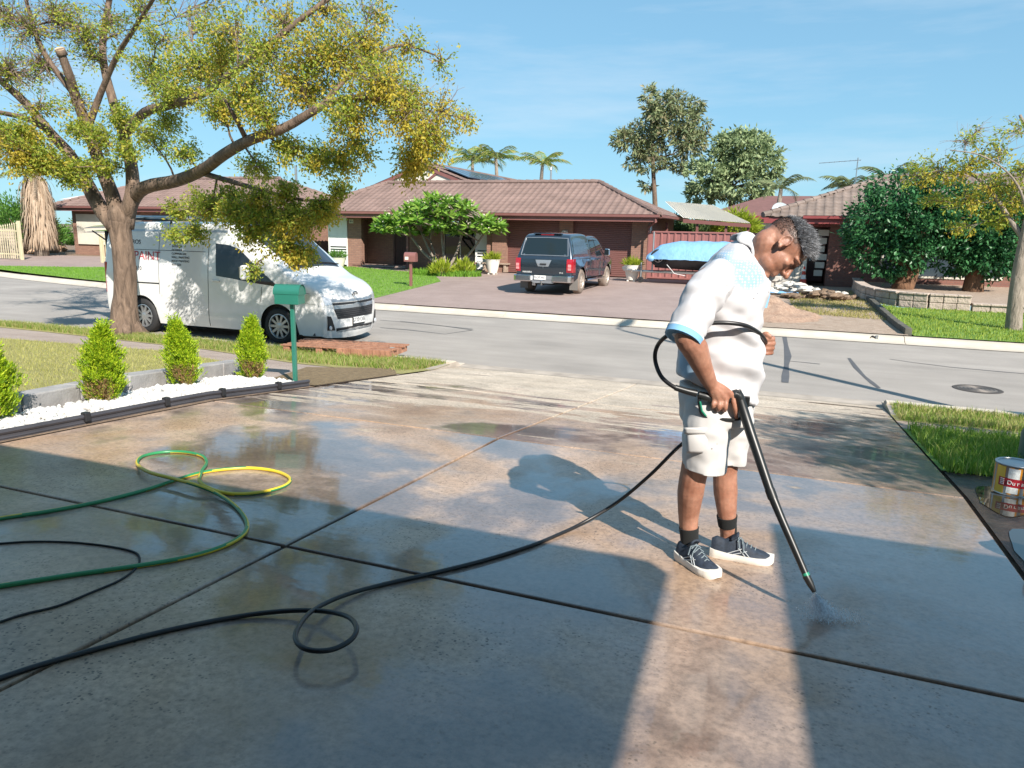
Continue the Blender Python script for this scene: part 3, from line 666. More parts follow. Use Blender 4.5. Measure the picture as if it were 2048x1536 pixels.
for i in range(8):
    o = Vector((gx+.55, gy+1.0+i*1.03, gzp-.55*sl)) + n_*.14
    pn = MB().add([o, o+Vector((0, 1.0, 0)), o+Vector((0, 1.0, 0))-upv*1.7, o-upv*1.7] + [p+n_*.04 for p in (o, o+Vector((0, 1.0, 0)), o+Vector((0, 1.0, 0))-upv*1.7, o-upv*1.7)], [(4, 5, 6, 7), (0, 1, 5, 4), (1, 2, 6, 5), (2, 3, 7, 6), (3, 0, 4, 7), (3, 2, 1, 0)]).build('solar_panel', M_SOLAR, GR)
    mb = MB()
    for q in (.0, .96): mb.prism([o+n_*.045+Vector((0, q, 0)), o+n_*.045+Vector((0, q+.035, 0)), o+n_*.045+Vector((0, q+.035, 0))-upv*1.7, o+n_*.045+Vector((0, q, 0))-upv*1.7], n_*.006)
    mb.build('panel_frame', M_STEEL, pn)
P1(MB().cyl((-13.3, 39, 3.0), (-13.3, 39, 4.6), .05, n=8).cyl((-13.3, 39, 4.6), (-13.3, 39, 4.75), .09, .06, n=8), 'vent_pipe', M_STEEL)
# ======== house at left behind the van
H0 = empty('brick_house', (-31, 31.5, -.45)); tag(H0, 'brown roofed house behind the white van, its walls mostly hidden', 'house'); H0i = Matrix.Translation((31, -31.5, .45))
def P0(mb, name, m_, **k): o = mb.build(name, m_, H0, **k); o.matrix_parent_inverse = H0i; return o
P0(MB().bb(-40, -24.2, 31.5, 38, -.5, 2.1), 'wall', M_BRICK)
for (a, b) in ((-39.6, -37.4), (-36.3, -34.6), (-30, -27.5)): P0(MB().bb(a, b, 31.42, 31.52, .1, 1.8), 'wall_panel', M_CREAM)
w0 = P0(MB().bb(-33.8, -31.2, 31.44, 31.47, .2, 1.8), 'window', M_GLASS); MB().bb(-33.9, -31.1, 31.4, 31.44, .1, .2).bb(-32.55, -32.48, 31.4, 31.44, .2, 1.8).build('frame', M_CREAM, w0)
R0 = hip_roof(H0, M_TILE, -40.9, -23.6, 30.9, 39.0, 2.24, 3.95, -36.6, -27.9, 34.95, singles=0, faces='FRL'); R0.matrix_parent_inverse = H0i
g = gutter(H0, M_TRIM, (-40.9, 30.89, 2.1), (-23.6, 30.89, 2.1)); g.matrix_parent_inverse = H0i
P0(MB().bb(-40.8, -23.7, 30.9, 30.94, 1.96, 2.12).bb(-40.8, -23.7, 30.94, 31.5, 2.09, 2.12), 'fascia', M_TRIM)
P0(MB().box((-30.6, 36.2, 4.3), (1.0, 1.0, .8), top=(.9, .9)), 'roof_cooler', mat('grey cooler', (.28, .27, .26), .7), bevel=.04)
P0(MB().cyl((-27.2, 35.5, 3.4), (-27.2, 35.5, 4.7), .07, n=8), 'flue', M_STEEL)
# ======== house at right behind the round trees
H2 = empty('brick_house', (4, 30.3, -.45)); tag(H2, 'red brown brick house behind the two dense round trees', 'house'); H2i = Matrix.Translation((-4, -30.3, .45))
def P2(mb, name, m_, **k): o = mb.build(name, m_, H2, **k); o.matrix_parent_inverse = H2i; return o
P2(MB().bb(.62, 2.5, 30.3, 30.55, -.5, 2.0).bb(2.5, 8.4, 30.3, 30.55, -.5, .05).bb(2.5, 8.4, 30.3, 30.55, 1.7, 2.0).bb(6.2, 8.4, 30.3, 30.55, .05, 1.7).bb(8.4, 14, 30.3, 30.55, -.5, 2.0), 'wall', M_BRICK2)
P2(MB().bb(.62, .86, 30.55, 38, -.5, 2.0).bb(-1.2, -1.0, 31.5, 38, -.5, 2.0).bb(-1.2, .62, 33.2, 33.4, -.5, 2.0), 'wall', M_BRICK2)
P2(MB().bb(.2, .62, 30.36, 30.5, 1.78, 1.95).bb(-.55, .62, 30.4, 30.46, 1.72, 1.95), 'door_head', M_TRIMR)
dd = P2(MB().bb(-.05, .55, 32.9, 32.95, -.42, 1.55), 'front_door', M_DOOR); MB().bb(.0, .05, 32.86, 32.9, .4, .55).build('handle', M_STEEL, dd)
mb = MB()
for i in range(6): mb.bb(.2+.02*(i % 2), .5+.05*((i*7) % 3), 30.7, 30.8, -.1+i*.3, .12+i*.3)
P2(mb, 'porch_shelf', M_CREAM)
w2 = P2(MB().bb(2.5, 6.2, 30.42, 30.45, .05, 1.7), 'window', glass_dark('window glass', (.05, .07, .09), .05))
MB().bb(2.42, 2.5, 30.28, 30.5, 0, 1.75).bb(6.2, 6.28, 30.28, 30.5, 0, 1.75).bb(2.5, 6.2, 30.27, 30.45, -.02, .05).bb(3.7, 3.76, 30.36, 30.44, .05, 1.7).bb(5.0, 5.06, 30.36, 30.44, .05, 1.7).build('frame', M_CREAM, w2)
MB().bb(2.6, 3.3, 30.5, 30.52, .08, 1.7).bb(5.3, 6.1, 30.5, 30.52, .08, 1.7).build('curtain', M_WHITE, w2)
P2(MB().bb(-1.65, 13, 29.62, 30.3, 1.93, 1.96), 'soffit', M_CREAM); P2(MB().bb(-1.7, 13, 29.6, 29.63, 1.82, 2.02), 'fascia', M_TRIMR)
R2 = hip_roof(H2, M_TILE2, -1.75, 14.5, 29.6, 37.6, 2.08, 3.72, 2.6, 10.5, 33.6, faces='FL'); R2.matrix_parent_inverse = H2i
g = gutter(H2, M_TRIMR, (-.35, 29.59, 1.97), (14.5, 29.59, 1.97)); g.matrix_parent_inverse = H2i
P2(MB().bb(6.9, 8.4, 30.24, 30.29, -.2, .9), 'low_panel', mat('orange brick panel', (.42, .16, .07), .8, var=.2, scale=6))
# ---- carport roof, fence, small neighbours' roofs
C1 = empty('carport', (-4.3, 35, -.4)); tag(C1, 'cream sheet roofed carport behind the brown steel fence', 'carport'); C1i = Matrix.Translation((4.3, -35, .4))
mb = MB(); n = 26; A0, B0, C0, D0_ = Vector((-5.2, 33.0, 2.05)), Vector((-2.45, 33.0, 1.86)), atY(1425, 411, 41), atY(1330, 403, 41)
for i in range(n):
    p, q, p2, q2 = A0.lerp(B0, i/n), A0.lerp(B0, (i+1)/n), D0_.lerp(C0, i/n), D0_.lerp(C0, (i+1)/n); m0, m2 = p.lerp(q, .75), p2.lerp(q2, .75); up_ = Vector((0, 0, .03))
    mb.add([p, m0, m2, p2], [(0, 1, 2, 3)]); mb.add([m0, m0+up_, q+up_, q, m2, m2+up_, q2+up_, q2], [(0, 1, 5, 4), (1, 2, 6, 5), (2, 3, 7, 6), (0, 1, 2, 3)])
o = mb.build('roof_sheet', M_CREAM, C1); o.matrix_parent_inverse = C1i
for x in (-5.9, -4.6, -3.4, -2.5):
    o = MB().bb(x-.05, x+.05, 33.1, 33.2, -.45, 1.84).build('post', M_TRIM, C1); o.matrix_parent_inverse = C1i
o = MB().prism([(-5.2, 33.0, 1.84), (-2.4, 33.0, 1.68), (-2.4, 33.0, 1.83), (-5.2, 33.0, 2.0)], (0, .06, 0)).build('beam', M_TRIM, C1); o.matrix_parent_inverse = C1i
def steel_fence(x0, x1, y, z0, z1, label):
    r = empty('steel_fence', (x0, y, z0)); tag(r, label, 'fence'); n = int((x1-x0)/.26)
    for i in range(n):
        mb = MB(); w = (x1-x0)/n; pts = [(0, 0), (.62*w, 0), (.7*w, -.035), (.92*w, -.035), (w, 0)]
        V = []
        for (a, b) in pts: V += [(i*w+a, b, 0), (i*w+a, b, z1-z0)]
        mb.add(V, [(2*k, 2*k+2, 2*k+3, 2*k+1) for k in range(4)]); mb.build('panel', M_FENCE, r)
    MB().bb(0, x1-x0, -.05, .02, z1-z0-.03, z1-z0+.03).bb(0, x1-x0, -.05, .02, .02, .08).build('rail', M_FENCE, r)
    return r
steel_fence(-6.12, -1.75, 30.55, -.45, 1.43, 'brown ribbed steel fence between the two brick houses')
H3 = empty('red_roof_house', (-1, 48, 0)); tag(H3, 'distant house with dull red roof seen above the fence', 'house'); H3i = Matrix.Translation((1, -48, 0))
for nm, mb, m_ in (('wall', MB().bb(-6, 6, 48, 55, -.3, 2.6), M_CREAM), ('roof', MB().add([(-6.6, 47.4, 2.5), (6.6, 47.4, 2.5), (6.6, 55.6, 2.5), (-6.6, 55.6, 2.5), (-3, 51.5, 3.9), (3.5, 51.5, 3.9)], [(0, 1, 5, 4), (1, 2, 5), (2, 3, 4, 5), (3, 0, 4)]), mat('red roof', (.17, .085, .075), .7)), ('fascia', MB().bb(-6.6, 6.6, 47.38, 47.42, 2.35, 2.55), M_TRIMR)):
    o = mb.build(nm, m_, H3); o.matrix_parent_inverse = H3i
H4 = empty('white_house', (-48, 50, 0)); tag(H4, 'distant white walled house behind the street tree trunk', 'house'); H4i = Matrix.Translation((48, -50, 0))
for nm, mb, m_ in (('wall', MB().bb(-58, -38, 46, 54, -.3, 3.3), M_WHITE), ('roof', MB().add([(-59, 45.4, 3.2), (-37, 45.4, 3.2), (-37, 54.6, 3.2), (-59, 54.6, 3.2), (-54, 50, 4.7), (-42, 50, 4.7)], [(0, 1, 5, 4), (1, 2, 5), (2, 3, 4, 5), (3, 0, 4)]), mat('pale roof', (.62, .60, .57), .6))):
    o = mb.build(nm, m_, H4); o.matrix_parent_inverse = H4i
# satellite dish and aerial
sd_ = empty('satellite_dish', (-1.2, 30.6, 1.72)); tag(sd_, 'grey satellite dish on the corner of the right roof', 'dish')
ax = Matrix.Rotation(.35, 3, 'Z') @ Matrix.Rotation(math.radians(62), 3, 'X')
MB().lathe([(.0, .0), (.12, .010), (.23, .036), (.33, .08), (.34, .085), (.33, .09), (.23, .045), (0, .01)], (0, 0, .55), 20, rot=ax).build('reflector', mat('dish grey', (.36, .42, .44), .5), sd_, smooth=True)
MB().tube([(0, .05, -.1), (0, .05, .35), (0, 0, .52)], .025, 6).tube([(0, -.02, .25), (.02, -.36, .42), (.02, -.4, .6)], .012, 6).ell((.02, -.4, .62), .04, n=6, m=4).build('mount', M_STEEL, sd_, smooth=True)
an = empty('tv_aerial', (2.35, 33, 3.7)); tag(an, 'thin roof aerial above the right hand house', 'aerial')
pz = atY(1716, 318, 33); pm = atY(1655, 319, 33); MB().cyl((0, 0, -.3), (0, 0, 1.35), .02, n=6).build('mast', M_STEEL, an)
mb = MB().tube([(-1.4, .2, 1.18), (.1, 0, 1.26)], .012, 5)
for i in range(9): f = i/8; mb.tube([(-1.4+1.5*f, .2-.2*f-.12-.2*f, 1.18+.08*f), (-1.4+1.5*f, .2-.2*f+.12+.2*f, 1.18+.08*f)], .006, 4)
mb.build('elements', M_STEEL, an)
an.location = (pz.x, 33, pz.z-1.3)
# ---------------------------------------------------------------- vehicles
M_VAN = paint_mat('white van paint', (.74, .735, .72), .25)
M_UTE = paint_mat('slate blue paint', (.025, .04, .06), .2, 1.0, .3)
M_UTE2 = paint_mat('dark tailgate paint', (.014, .022, .03), .25)
M_REDL = mat('red lamp', (.35, .01, .02), .15, coat=1)
M_LAMP = mat('clear lamp', (.55, .57, .6), .12, .3, coat=1)
M_RIM = mat('silver rim', (.42, .42, .43), .35, .8, var=.15)
M_RIMU = mat('dusty rim', (.50, .44, .38), .5, .5, var=.15)
M_TYRED = mat('dusty tyre', (.20, .155, .125), .9, var=.3, bmp=.3)
M_DARK = mat('dark underbody', (.01, .01, .01), .8)
M_SEAM = mat('panel gap', (.03, .03, .03), .8)
M_GREY = mat('silver grey trim', (.36, .38, .40), .3, .6, coat=.5)
M_INK = mat('grey vinyl lettering', (.06, .06, .065), .5)
M_REDINK = mat('red vinyl lettering', (.45, .06, .08), .5)
M_PLATE = mat('white plate', (.75, .75, .73), .4, var=.03)
class Shell:
    """car body from a side outline (x,z), a half-width field and rounded shoulders"""
    def __init__(s, out, wf, r, crown, bulge, step=.04):
        P = catmull([Vector((x, 0, z)) for x, z in out], 10); s.wf = wf; s.r = r; s.crown = crown; s.bulge = bulge
        Q = [P[0]]; acc = 0
        for a, b in zip(P, P[1:]):
            d = (b-a).length
            while acc + d >= step:
                f = (step-acc)/d; a = a.lerp(b, f); Q.append(a); d = (b-a).length; acc = 0
            acc += d
        Q.append(P[-1]); s.O = Q; s.n = []
        for i in range(len(Q)):
            t = Q[min(i+1, len(Q)-1)]-Q[max(i-1, 0)]; t.normalize(); s.n.append(Vector((-t.z, 0, t.x)))
    def B(s, i): return s.O[i] - s.n[i]*s.r
    def across(s, i, y, off=0):
        b = s.B(i); w = s.wf(b.x, b.z); f = w-s.r; a = abs(y)
        if a <= f: h = 0
        else: h = s.r - math.sqrt(max(0, s.r**2-(a-f)**2))
        c = s.crown*(1-(y/w)**2)*abs(s.n[i].z) + s.bulge(s.n[i])*(1-(y/w)**2)
        p = s.O[i] + s.n[i]*(c-h+off); return Vector((p.x, y, p.z))
    def body(s, zb, K=10):
        mb = MB(); V = []; m = len(s.O)
        for i in range(m):
            b = s.B(i); w = s.wf(b.x, b.z); f = w-s.r; x = b.x; z0 = min(zb(x), b.z); row = []
            side = [(x, s.wf(x, lerp(z0, b.z, k/K)), lerp(z0, b.z, k/K)) for k in range(K)]
            tops = [f+s.r*math.cos(a*PI/8) for a in range(0, 5)] + [f*q for q in (.85, .6, .3, 0)]
            half = [Vector(p) for p in side] + [s.across(i, y) for y in tops]
            row = [Vector((p.x, -p.y, p.z)) for p in half] + [p for p in reversed(half[:-1])]
            V += row; n = len(row)
        return mb.add(V, [(i*n+j, i*n+j+1, (i+1)*n+j+1, (i+1)*n+j) for i in range(m-1) for j in range(n-1)])
    def side_patch(s, up, lo, off=.006, side=-1, nu=14, nv=6):
        """patch on the body side between an upper and a lower polyline of (x,z)"""
        def along(L, u):
            d = [0]
            for a, b in zip(L, L[1:]): d.append(d[-1]+math.hypot(b[0]-a[0], b[1]-a[1]))
            t = u*d[-1]
            for k in range(len(L)-1):
                if t <= d[k+1]+1e-9: f = (t-d[k])/max(1e-9, d[k+1]-d[k]); return lerp(L[k][0], L[k+1][0], f), lerp(L[k][1], L[k+1][1], f)
            return L[-1]
        def fn(u, v):
            a, b = along(lo, u), along(up, u); x, z = lerp(a[0], b[0], v), lerp(a[1], b[1], v); return Vector((x, side*(s.wf(x, z)+off), z))
        return MB().grid(fn, nu, nv)
    def line(s, pts, side=-1, r=.004, n=12, off=.0):
        P = [Vector((lerp(a[0], b[0], k/n), 0, lerp(a[1], b[1], k/n))) for a, b in zip(pts, pts[1:]) for k in range(n+1)]
        return MB().tube([(p.x, side*(s.wf(p.x, p.z)+off), p.z) for p in P], r, 5)
    def top_patch(s, i0, i1, y0, y1, off=.006, nu=16):
        m = i1-i0
        def fn(u, v): i = i0+int(round(v*m)); k = y0(v) if callable(y0) else y0; l = y1(v) if callable(y1) else y1; return s.across(i, lerp(k, l, u), off)
        return MB().grid(fn, nu, m)
    def idx(s, test): return next(i for i in range(len(s.O)) if test(s.O[i]))
    def front(s, y, z, off=0):
        """point on the nose at (y,z)"""
        best = min(range(len(s.O)//2, len(s.O)), key=lambda i: abs(s.O[i].z-z) + (0 if s.n[i].x > .25 else 5)); p = s.across(best, y, off); return Vector((p.x, y, z))
    def rear(s, y, z, off=0):
        best = min(range(0, len(s.O)//2), key=lambda i: abs(s.O[i].z-z) + (0 if s.n[i].x < -.25 else 5)); p = s.across(best, y, off); return Vector((p.x, y, z))
    def face_patch(s, which, up, lo, off=.006, nu=14, nv=5):
        f = s.front if which == 'front' else s.rear
        def fn(u, v):
            k = u*(len(up)-1); i = min(int(k), len(up)-2); t = k-i
            a = (lerp(lo[i][0], lo[i+1][0], t), lerp(lo[i][1], lo[i+1][1], t)); b = (lerp(up[i][0], up[i+1][0], t), lerp(up[i][1], up[i+1][1], t))
            return f(lerp(a[0], b[0], v), lerp(a[1], b[1], v), off)
        return MB().grid(fn, nu, nv)
def wheel(parent, loc, R, w, side, rim_m, tyre_m, spokes, rimR):
    """side: -1 faces -y"""
    r = empty('wheel', loc, parent=parent); q = w/2
    prof = [(rimR, -q*.7), (rimR+.02, -q), (R-.05, -q), (R-.012, -q*.8), (R, -q*.5), (R, q*.5), (R-.012, q*.8), (R-.05, q), (rimR+.02, q), (rimR, q*.7)]
    MB().lathe(prof, (0, 0, 0), 32, 'Y').build('tyre', tyre_m, r, smooth=True)
    mb = MB(); s = side
    mb.lathe([(rimR+.004, s*q*.95), (rimR-.015, s*q*.98), (rimR-.03, s*q*.75), (rimR-.035, -s*q*.6)], (0, 0, 0), 28, 'Y')
    for k in range(spokes):
        a = 2*PI*k/spokes; c, d = math.cos(a), math.sin(a); m = Matrix.Rotation(-a, 4, 'Y')
        mb.box((c*(rimR*.62), s*q*.72, d*(rimR*.62)), (rimR*.78, .03, rimR*.2), rot=m)
    mb.lathe([(0, s*q*.86), (.06, s*q*.86), (rimR*.42, s*q*.74), (rimR*.44, s*q*.6)], (0, 0, 0), 20, 'Y')
    mb.build('rim', rim_m, r, smooth=True)
    MB().lathe([(0, s*q*.45), (rimR-.03, s*q*.45)], (0, 0, 0), 24, 'Y').build('brake_disc', M_DARK, r)
    return r
def arches(x_list, R, zc, sill):
    def zb(x):
        z = sill(x) if callable(sill) else sill
        for xc in x_list:
            if abs(x-xc) < R: z = max(z, zc+math.sqrt(R*R-(x-xc)**2))
        return z
    return zb
# ======== white van
VAN = empty('van', (-12.66, 11.82, -.80)); tag(VAN, 'white delivery van parked at the kerb behind the big tree', 'van')
def van_w(x, z):
    w = .965
    if z > 1.05: w -= .13*((z-1.05)/1.05)**1.6
    if z < .55: w -= .05*((.55-z)/.35)**2
    if x > 4.05: w -= .17*((x-4.05)/.75)**2.2
    if x < -.1: w -= .05*((-.1-x)/.35)**2
    return max(w, .2)
vo = [(-.38, .32), (-.42, .5), (-.43, 1.0), (-.38, 1.7), (-.30, 2.0), (-.15, 2.09), (.3, 2.13), (1.4, 2.145), (2.4, 2.13), (2.85, 2.08), (3.1, 1.99), (3.5, 1.69), (4.02, 1.29), (4.2, 1.19), (4.45, 1.1), (4.62, 1.0), (4.7, .9), (4.74, .72), (4.76, .5), (4.75, .30), (4.70, .17)]
VS = Shell(vo, van_w, .075, .035, lambda n: .13*max(0, n.x)+.03*max(0, -n.x))
vz = arches((.56, 3.83), .40, .34, lambda x: .21 if x < 4.3 else .19)
VS.body(vz).build('body', M_VAN, VAN, smooth=True, angle=50, weld=True)
MB().bb(-.3, 4.55, -.86, .86, .2, .5).bb(.1, 1.0, -.9, .9, .25, .78).bb(3.38, 4.28, -.88, .88, .25, .78).build('underbody', M_DARK, VAN)
for s in (-1, 1):
    for x in (.56, 3.83): wheel(VAN, (x, s*.84, .335), .335, .22, s, M_RIM, M_RUBBER, 10, .225)
i0 = VS.idx(lambda p: p.x > 3.08 and p.z > 1.5); i1 = VS.idx(lambda p: p.x > 3.98 and p.z < 1.5)
VS.top_patch(i0, i1, lambda v: -(.70+.10*(1-v)), lambda v: .70+.10*(1-v)).build('windscreen', glass_dark('windscreen glass', (.02, .025, .035), .02), VAN, smooth=True)
MB().tube([VS.across(i1-2, y, .025) for y in (-.7, -.3, .1)], .012, 5).tube([VS.across(i1-2, y, .025) for y in (0, .4, .75)], .012, 5).build('wiper', M_BLACKP, VAN)
for s in (-1, 1):
    VS.side_patch([(2.44, 1.78), (2.75, 1.76), (3.0, 1.69), (3.35, 1.42), (3.84, 1.08)], [(2.46, 1.19), (2.8, 1.16), (3.3, 1.1), (3.84, 1.055)], .006, s).build('side_window', M_GLASS, VAN, smooth=True)
    mr = empty('mirror', (3.25, s*1.1, 1.27), parent=VAN)
    MB().box((0, 0, .02), (.10, .19, .26), top=(.85, .9)).build('mirror_shell', M_VAN, mr, bevel=.035); MB().box((-.055, 0, .02), (.01, .15, .2)).build('mirror_glass', M_CHROME, mr); MB().tube([(0, -s*.05, -.1), (0, -s*.2, -.12)], .03, 6).build('mirror_arm', M_BLACKP, mr)
    VS.side_patch([(3.95, .93), (4.25, .94), (4.52, .93)], [(4.1, .86), (4.4, .78), (4.6, .76)], .008, s, 8, 3).build('headlight', M_LAMP, VAN, smooth=True)
for pts in ([(2.28, 1.95), (2.26, 1.0), (2.22, .24)], [(3.5, 1.03), (3.46, .75)], [(1.06, 1.95), (1.05, .78)], [(.2, 1.62), (2.2, 1.62)], [(3.85, 1.05), (4.25, .97), (4.5, .95)]):
    VS.line(pts, -1, .005).build('panel_gap', M_SEAM, VAN)
VS.side_patch([(.0, 1.0), (1.05, 1.0)], [(.0, .975), (1.05, .975)], .004, -1, 10, 1).build('door_rail', M_BLACKP, VAN)
VS.side_patch([(-.2, 2.0), (2.7, 2.02)], [(-.2, 1.96), (2.7, 1.98)], .004, -1, 10, 1).build('roof_gutter', M_GREY, VAN)
MB().box((2.46, -.985, 1.1), (.17, .03, .035)).build('door_handle', M_VAN, VAN, bevel=.01); MB().box((.05, -.975, 1.05), (.15, .03, .035)).build('door_handle', M_VAN, VAN, bevel=.01)
# tail lamp, raised tailgate, rear step
for s in (-1, 1):
    MB().box((-.36, s*.90, 1.05), (.09, .07, .62)).build('tail_lamp', M_REDL, VAN, bevel=.02)
tg = MB().grid(lambda u, v: Vector((-.33-.80*v, (u-.5)*1.66*(1-.08*v), 2.06+.03*v-.10*v*v+.02*math.sin(PI*u))), 8, 8); tg.grid(lambda u, v: Vector((-.33-.80*v, (u-.5)*1.66*(1-.08*v), 1.98-.02*v-.05*v*v)), 8, 8)
tg.build('tailgate', M_VAN, VAN, smooth=True, angle=60)
MB().tube([(-.3, -.8, 1.7), (-.85, -.76, 1.95)], .014, 6).build('gas_strut', M_BLACKP, VAN)
MB().box((-.52, -.45, .45), (.2, .5, .06)).build('rear_step', M_VAN, VAN, bevel=.02); MB().bb(-.47, -.41, -.8, .8, .38, 1.96).build('load_opening', M_DARK, VAN)
# roof racks
for x in (.3, 1.3, 2.4): MB().tube([(x, -.82, 2.08), (x, -.8, 2.2), (x, .8, 2.2), (x, .82, 2.08)], .022, 6).build('roof_bar', M_BLACKP, VAN)
MB().tube([(-.2, -.5, 2.24), (3.0, -.5, 2.24)], .03, 8).build('roof_tube', M_STEEL, VAN)
# nose
VS.face_patch('front', [(-.70, .925), (-.35, .935), (0, .945), (.35, .935), (.70, .925)], [(-.66, .80), (-.35, .79), (0, .79), (.35, .79), (.66, .80)], .008, 20, 3).build('grille_bar', M_GREY, VAN, smooth=True)
VS.face_patch('front', [(-.66, .785), (0, .775), (.66, .785)], [(-.65, .74), (0, .735), (.65, .74)], .006, 14, 1).build('upper_slot', M_BLACKP, VAN)
VS.face_patch('front', [(-.65, .735), (-.15, .73), (0, .76), (.15, .73), (.65, .735)], [(-.63, .675), (-.15, .67), (0, .67), (.15, .67), (.63, .675)], .012, 16, 2).build('grille_bar', M_GREY, VAN, smooth=True)
gr = VS.face_patch('front', [(-.64, .67), (0, .665), (.64, .67)], [(-.56, .49), (0, .485), (.56, .49)], .006, 14, 4).build('grille', M_BLACKP, VAN)
for k in range(5):
    z = .645-k*.035; y = .63-k*.014; MB().tube([VS.front(-y+2*y*j/12, z, .012) for j in range(13)], .005, 5).build('grille_slat', M_INK, gr)
li = VS.face_patch('front', [(-.60, .325), (0, .335), (.60, .325)], [(-.58, .235), (0, .245), (.58, .235)], .006, 14, 3).build('lower_intake', M_BLACKP, VAN)
for k in range(3): MB().tube([VS.front(-.56+1.12*j/12, .31-k*.028, .01) for j in range(13)], .004, 5).build('intake_slat', M_INK, li)
for s in (-1, 1):
    fg = VS.face_patch('front', [(s*.80, .56), (s*.72, .55)], [(s*.79, .30), (s*.62, .29)], .010, 5, 5).build('fog_housing', M_BLACKP, VAN)
    c = VS.front(s*.74, .345, .02); MB().lathe([(0, .012), (.03, .012), (.042, 0)], c, 14, 'X').build('fog_lamp', M_LAMP, fg, smooth=True)
    VS.face_patch('front', [(s*.84, .925), (s*.70, .915)], [(s*.82, .75), (s*.66, .76)], .010, 5, 5).build('headlight', M_LAMP, VAN, smooth=True)
em = empty('emblem', VS.front(0, .9, .02), parent=VAN)
def oval(a, b, cy, cz, r=.007, tilt=0): return [(.0+.0*k, cy+a*math.cos(2*PI*k/24), cz+b*math.sin(2*PI*k/24)) for k in range(25)]
MB().tube(oval(.085, .058, 0, 0), .009, 6).tube(oval(.03, .056, 0, 0), .007, 6).tube(oval(.06, .022, 0, .03), .007, 6).build('badge_ring', M_CHROME, em, smooth=True)
VS.face_patch('front', [(-.13, .955), (0, .97), (.13, .955)], [(-.05, .83), (0, .825), (.05, .83)], .014, 10, 4).build('badge_plinth', M_VAN, VAN, smooth=True)
pc = VS.front(0, .425, .02); pl = empty('number_plate', pc, parent=VAN)
MB().box((0, 0, 0), (.012, .39, .16)).build('plate_frame', M_BLACKP, pl, bevel=.005); MB().box((.004, 0, .012), (.012, .365, .115)).build('plate', M_PLATE, pl)
MX = Matrix.Translation((.0115, 0, .014)) @ Matrix(((0, 0, 1, 0), (1, 0, 0, 0), (0, 1, 0, 0), (0, 0, 0, 1)))
text_obj('plate_number', 'S720·DBI', .105, M_INK, pl, MX)
# side lettering (as far as it can be made out)
def side_text(body, x, z, size, m_, align='LEFT'):
    y = -(van_w(x, z)+.004); text_obj('lettering', body, size, m_, VAN, Matrix.Translation((x, y, z)) @ Matrix.Rotation(PI/2, 4, 'X') @ Matrix.Rotation(math.radians(-5), 4, 'X'), align)
for k, tx in enumerate(('INTERIOR', 'EXTERIOR', 'COMMERCIAL', 'WALL PAINTING', 'ROOF PAINTING', 'ANY SIZE')): side_text(tx, 1.38, 1.70-k*.068, .058, M_INK)
side_text('PAINT', .42, 1.50, .24, M_REDINK); side_text('0410', .40, 1.26, .11, M_INK); side_text('PROS', .30, 1.76, .12, M_INK)
# ======== dark utility with canopy
UTE = empty('utility_truck', (-7.55, 22.75, gz(-7.5, 23)), PI/2); tag(UTE, 'dark slate dual cab utility with canopy facing the garage', 'utility truck')
def ute_w(x, z):
    w = .905
    if z > 1.06: w -= .21*((z-1.06)/.75)**1.25
    if x > 3.6: w -= .15*((x-3.6)/.75)**2
    for xc in (0, 3.2):
        d = abs(x-xc)
        if d < .62 and z < 1.0: w += .035*(1-(d/.62)**2)*(1 if z < .9 else (1.0-z)/.1)
    return max(w, .2)
uo = [(-1.02, .52), (-1.05, .7), (-1.06, 1.0), (-1.02, 1.12), (-.92, 1.4), (-.80, 1.70), (-.68, 1.80), (-.4, 1.84), (.5, 1.86), (.95, 1.83), (1.1, 1.79), (1.8, 1.80), (2.2, 1.76), (2.45, 1.66), (2.95, 1.22), (3.1, 1.14), (3.5, 1.09), (4.0, 1.0), (4.18, .85), (4.22, .6), (4.15, .42)]
US = Shell(uo, ute_w, .07, .03, lambda n: .10*max(0, n.x)+.02*max(0, -n.x))
US.body(arches((0, 3.2), .46, .38, .48)).build('body', M_UTE, UTE, smooth=True, angle=50, weld=True)
MB().bb(-.9, 4.0, -.8, .8, .42, .7).bb(-.5, .5, -.86, .86, .5, .88).bb(2.7, 3.7, -.86, .86, .5, .88).bb(-.9, 3.8, -.35, .35, .3, .5).build('chassis', M_DARK, UTE)
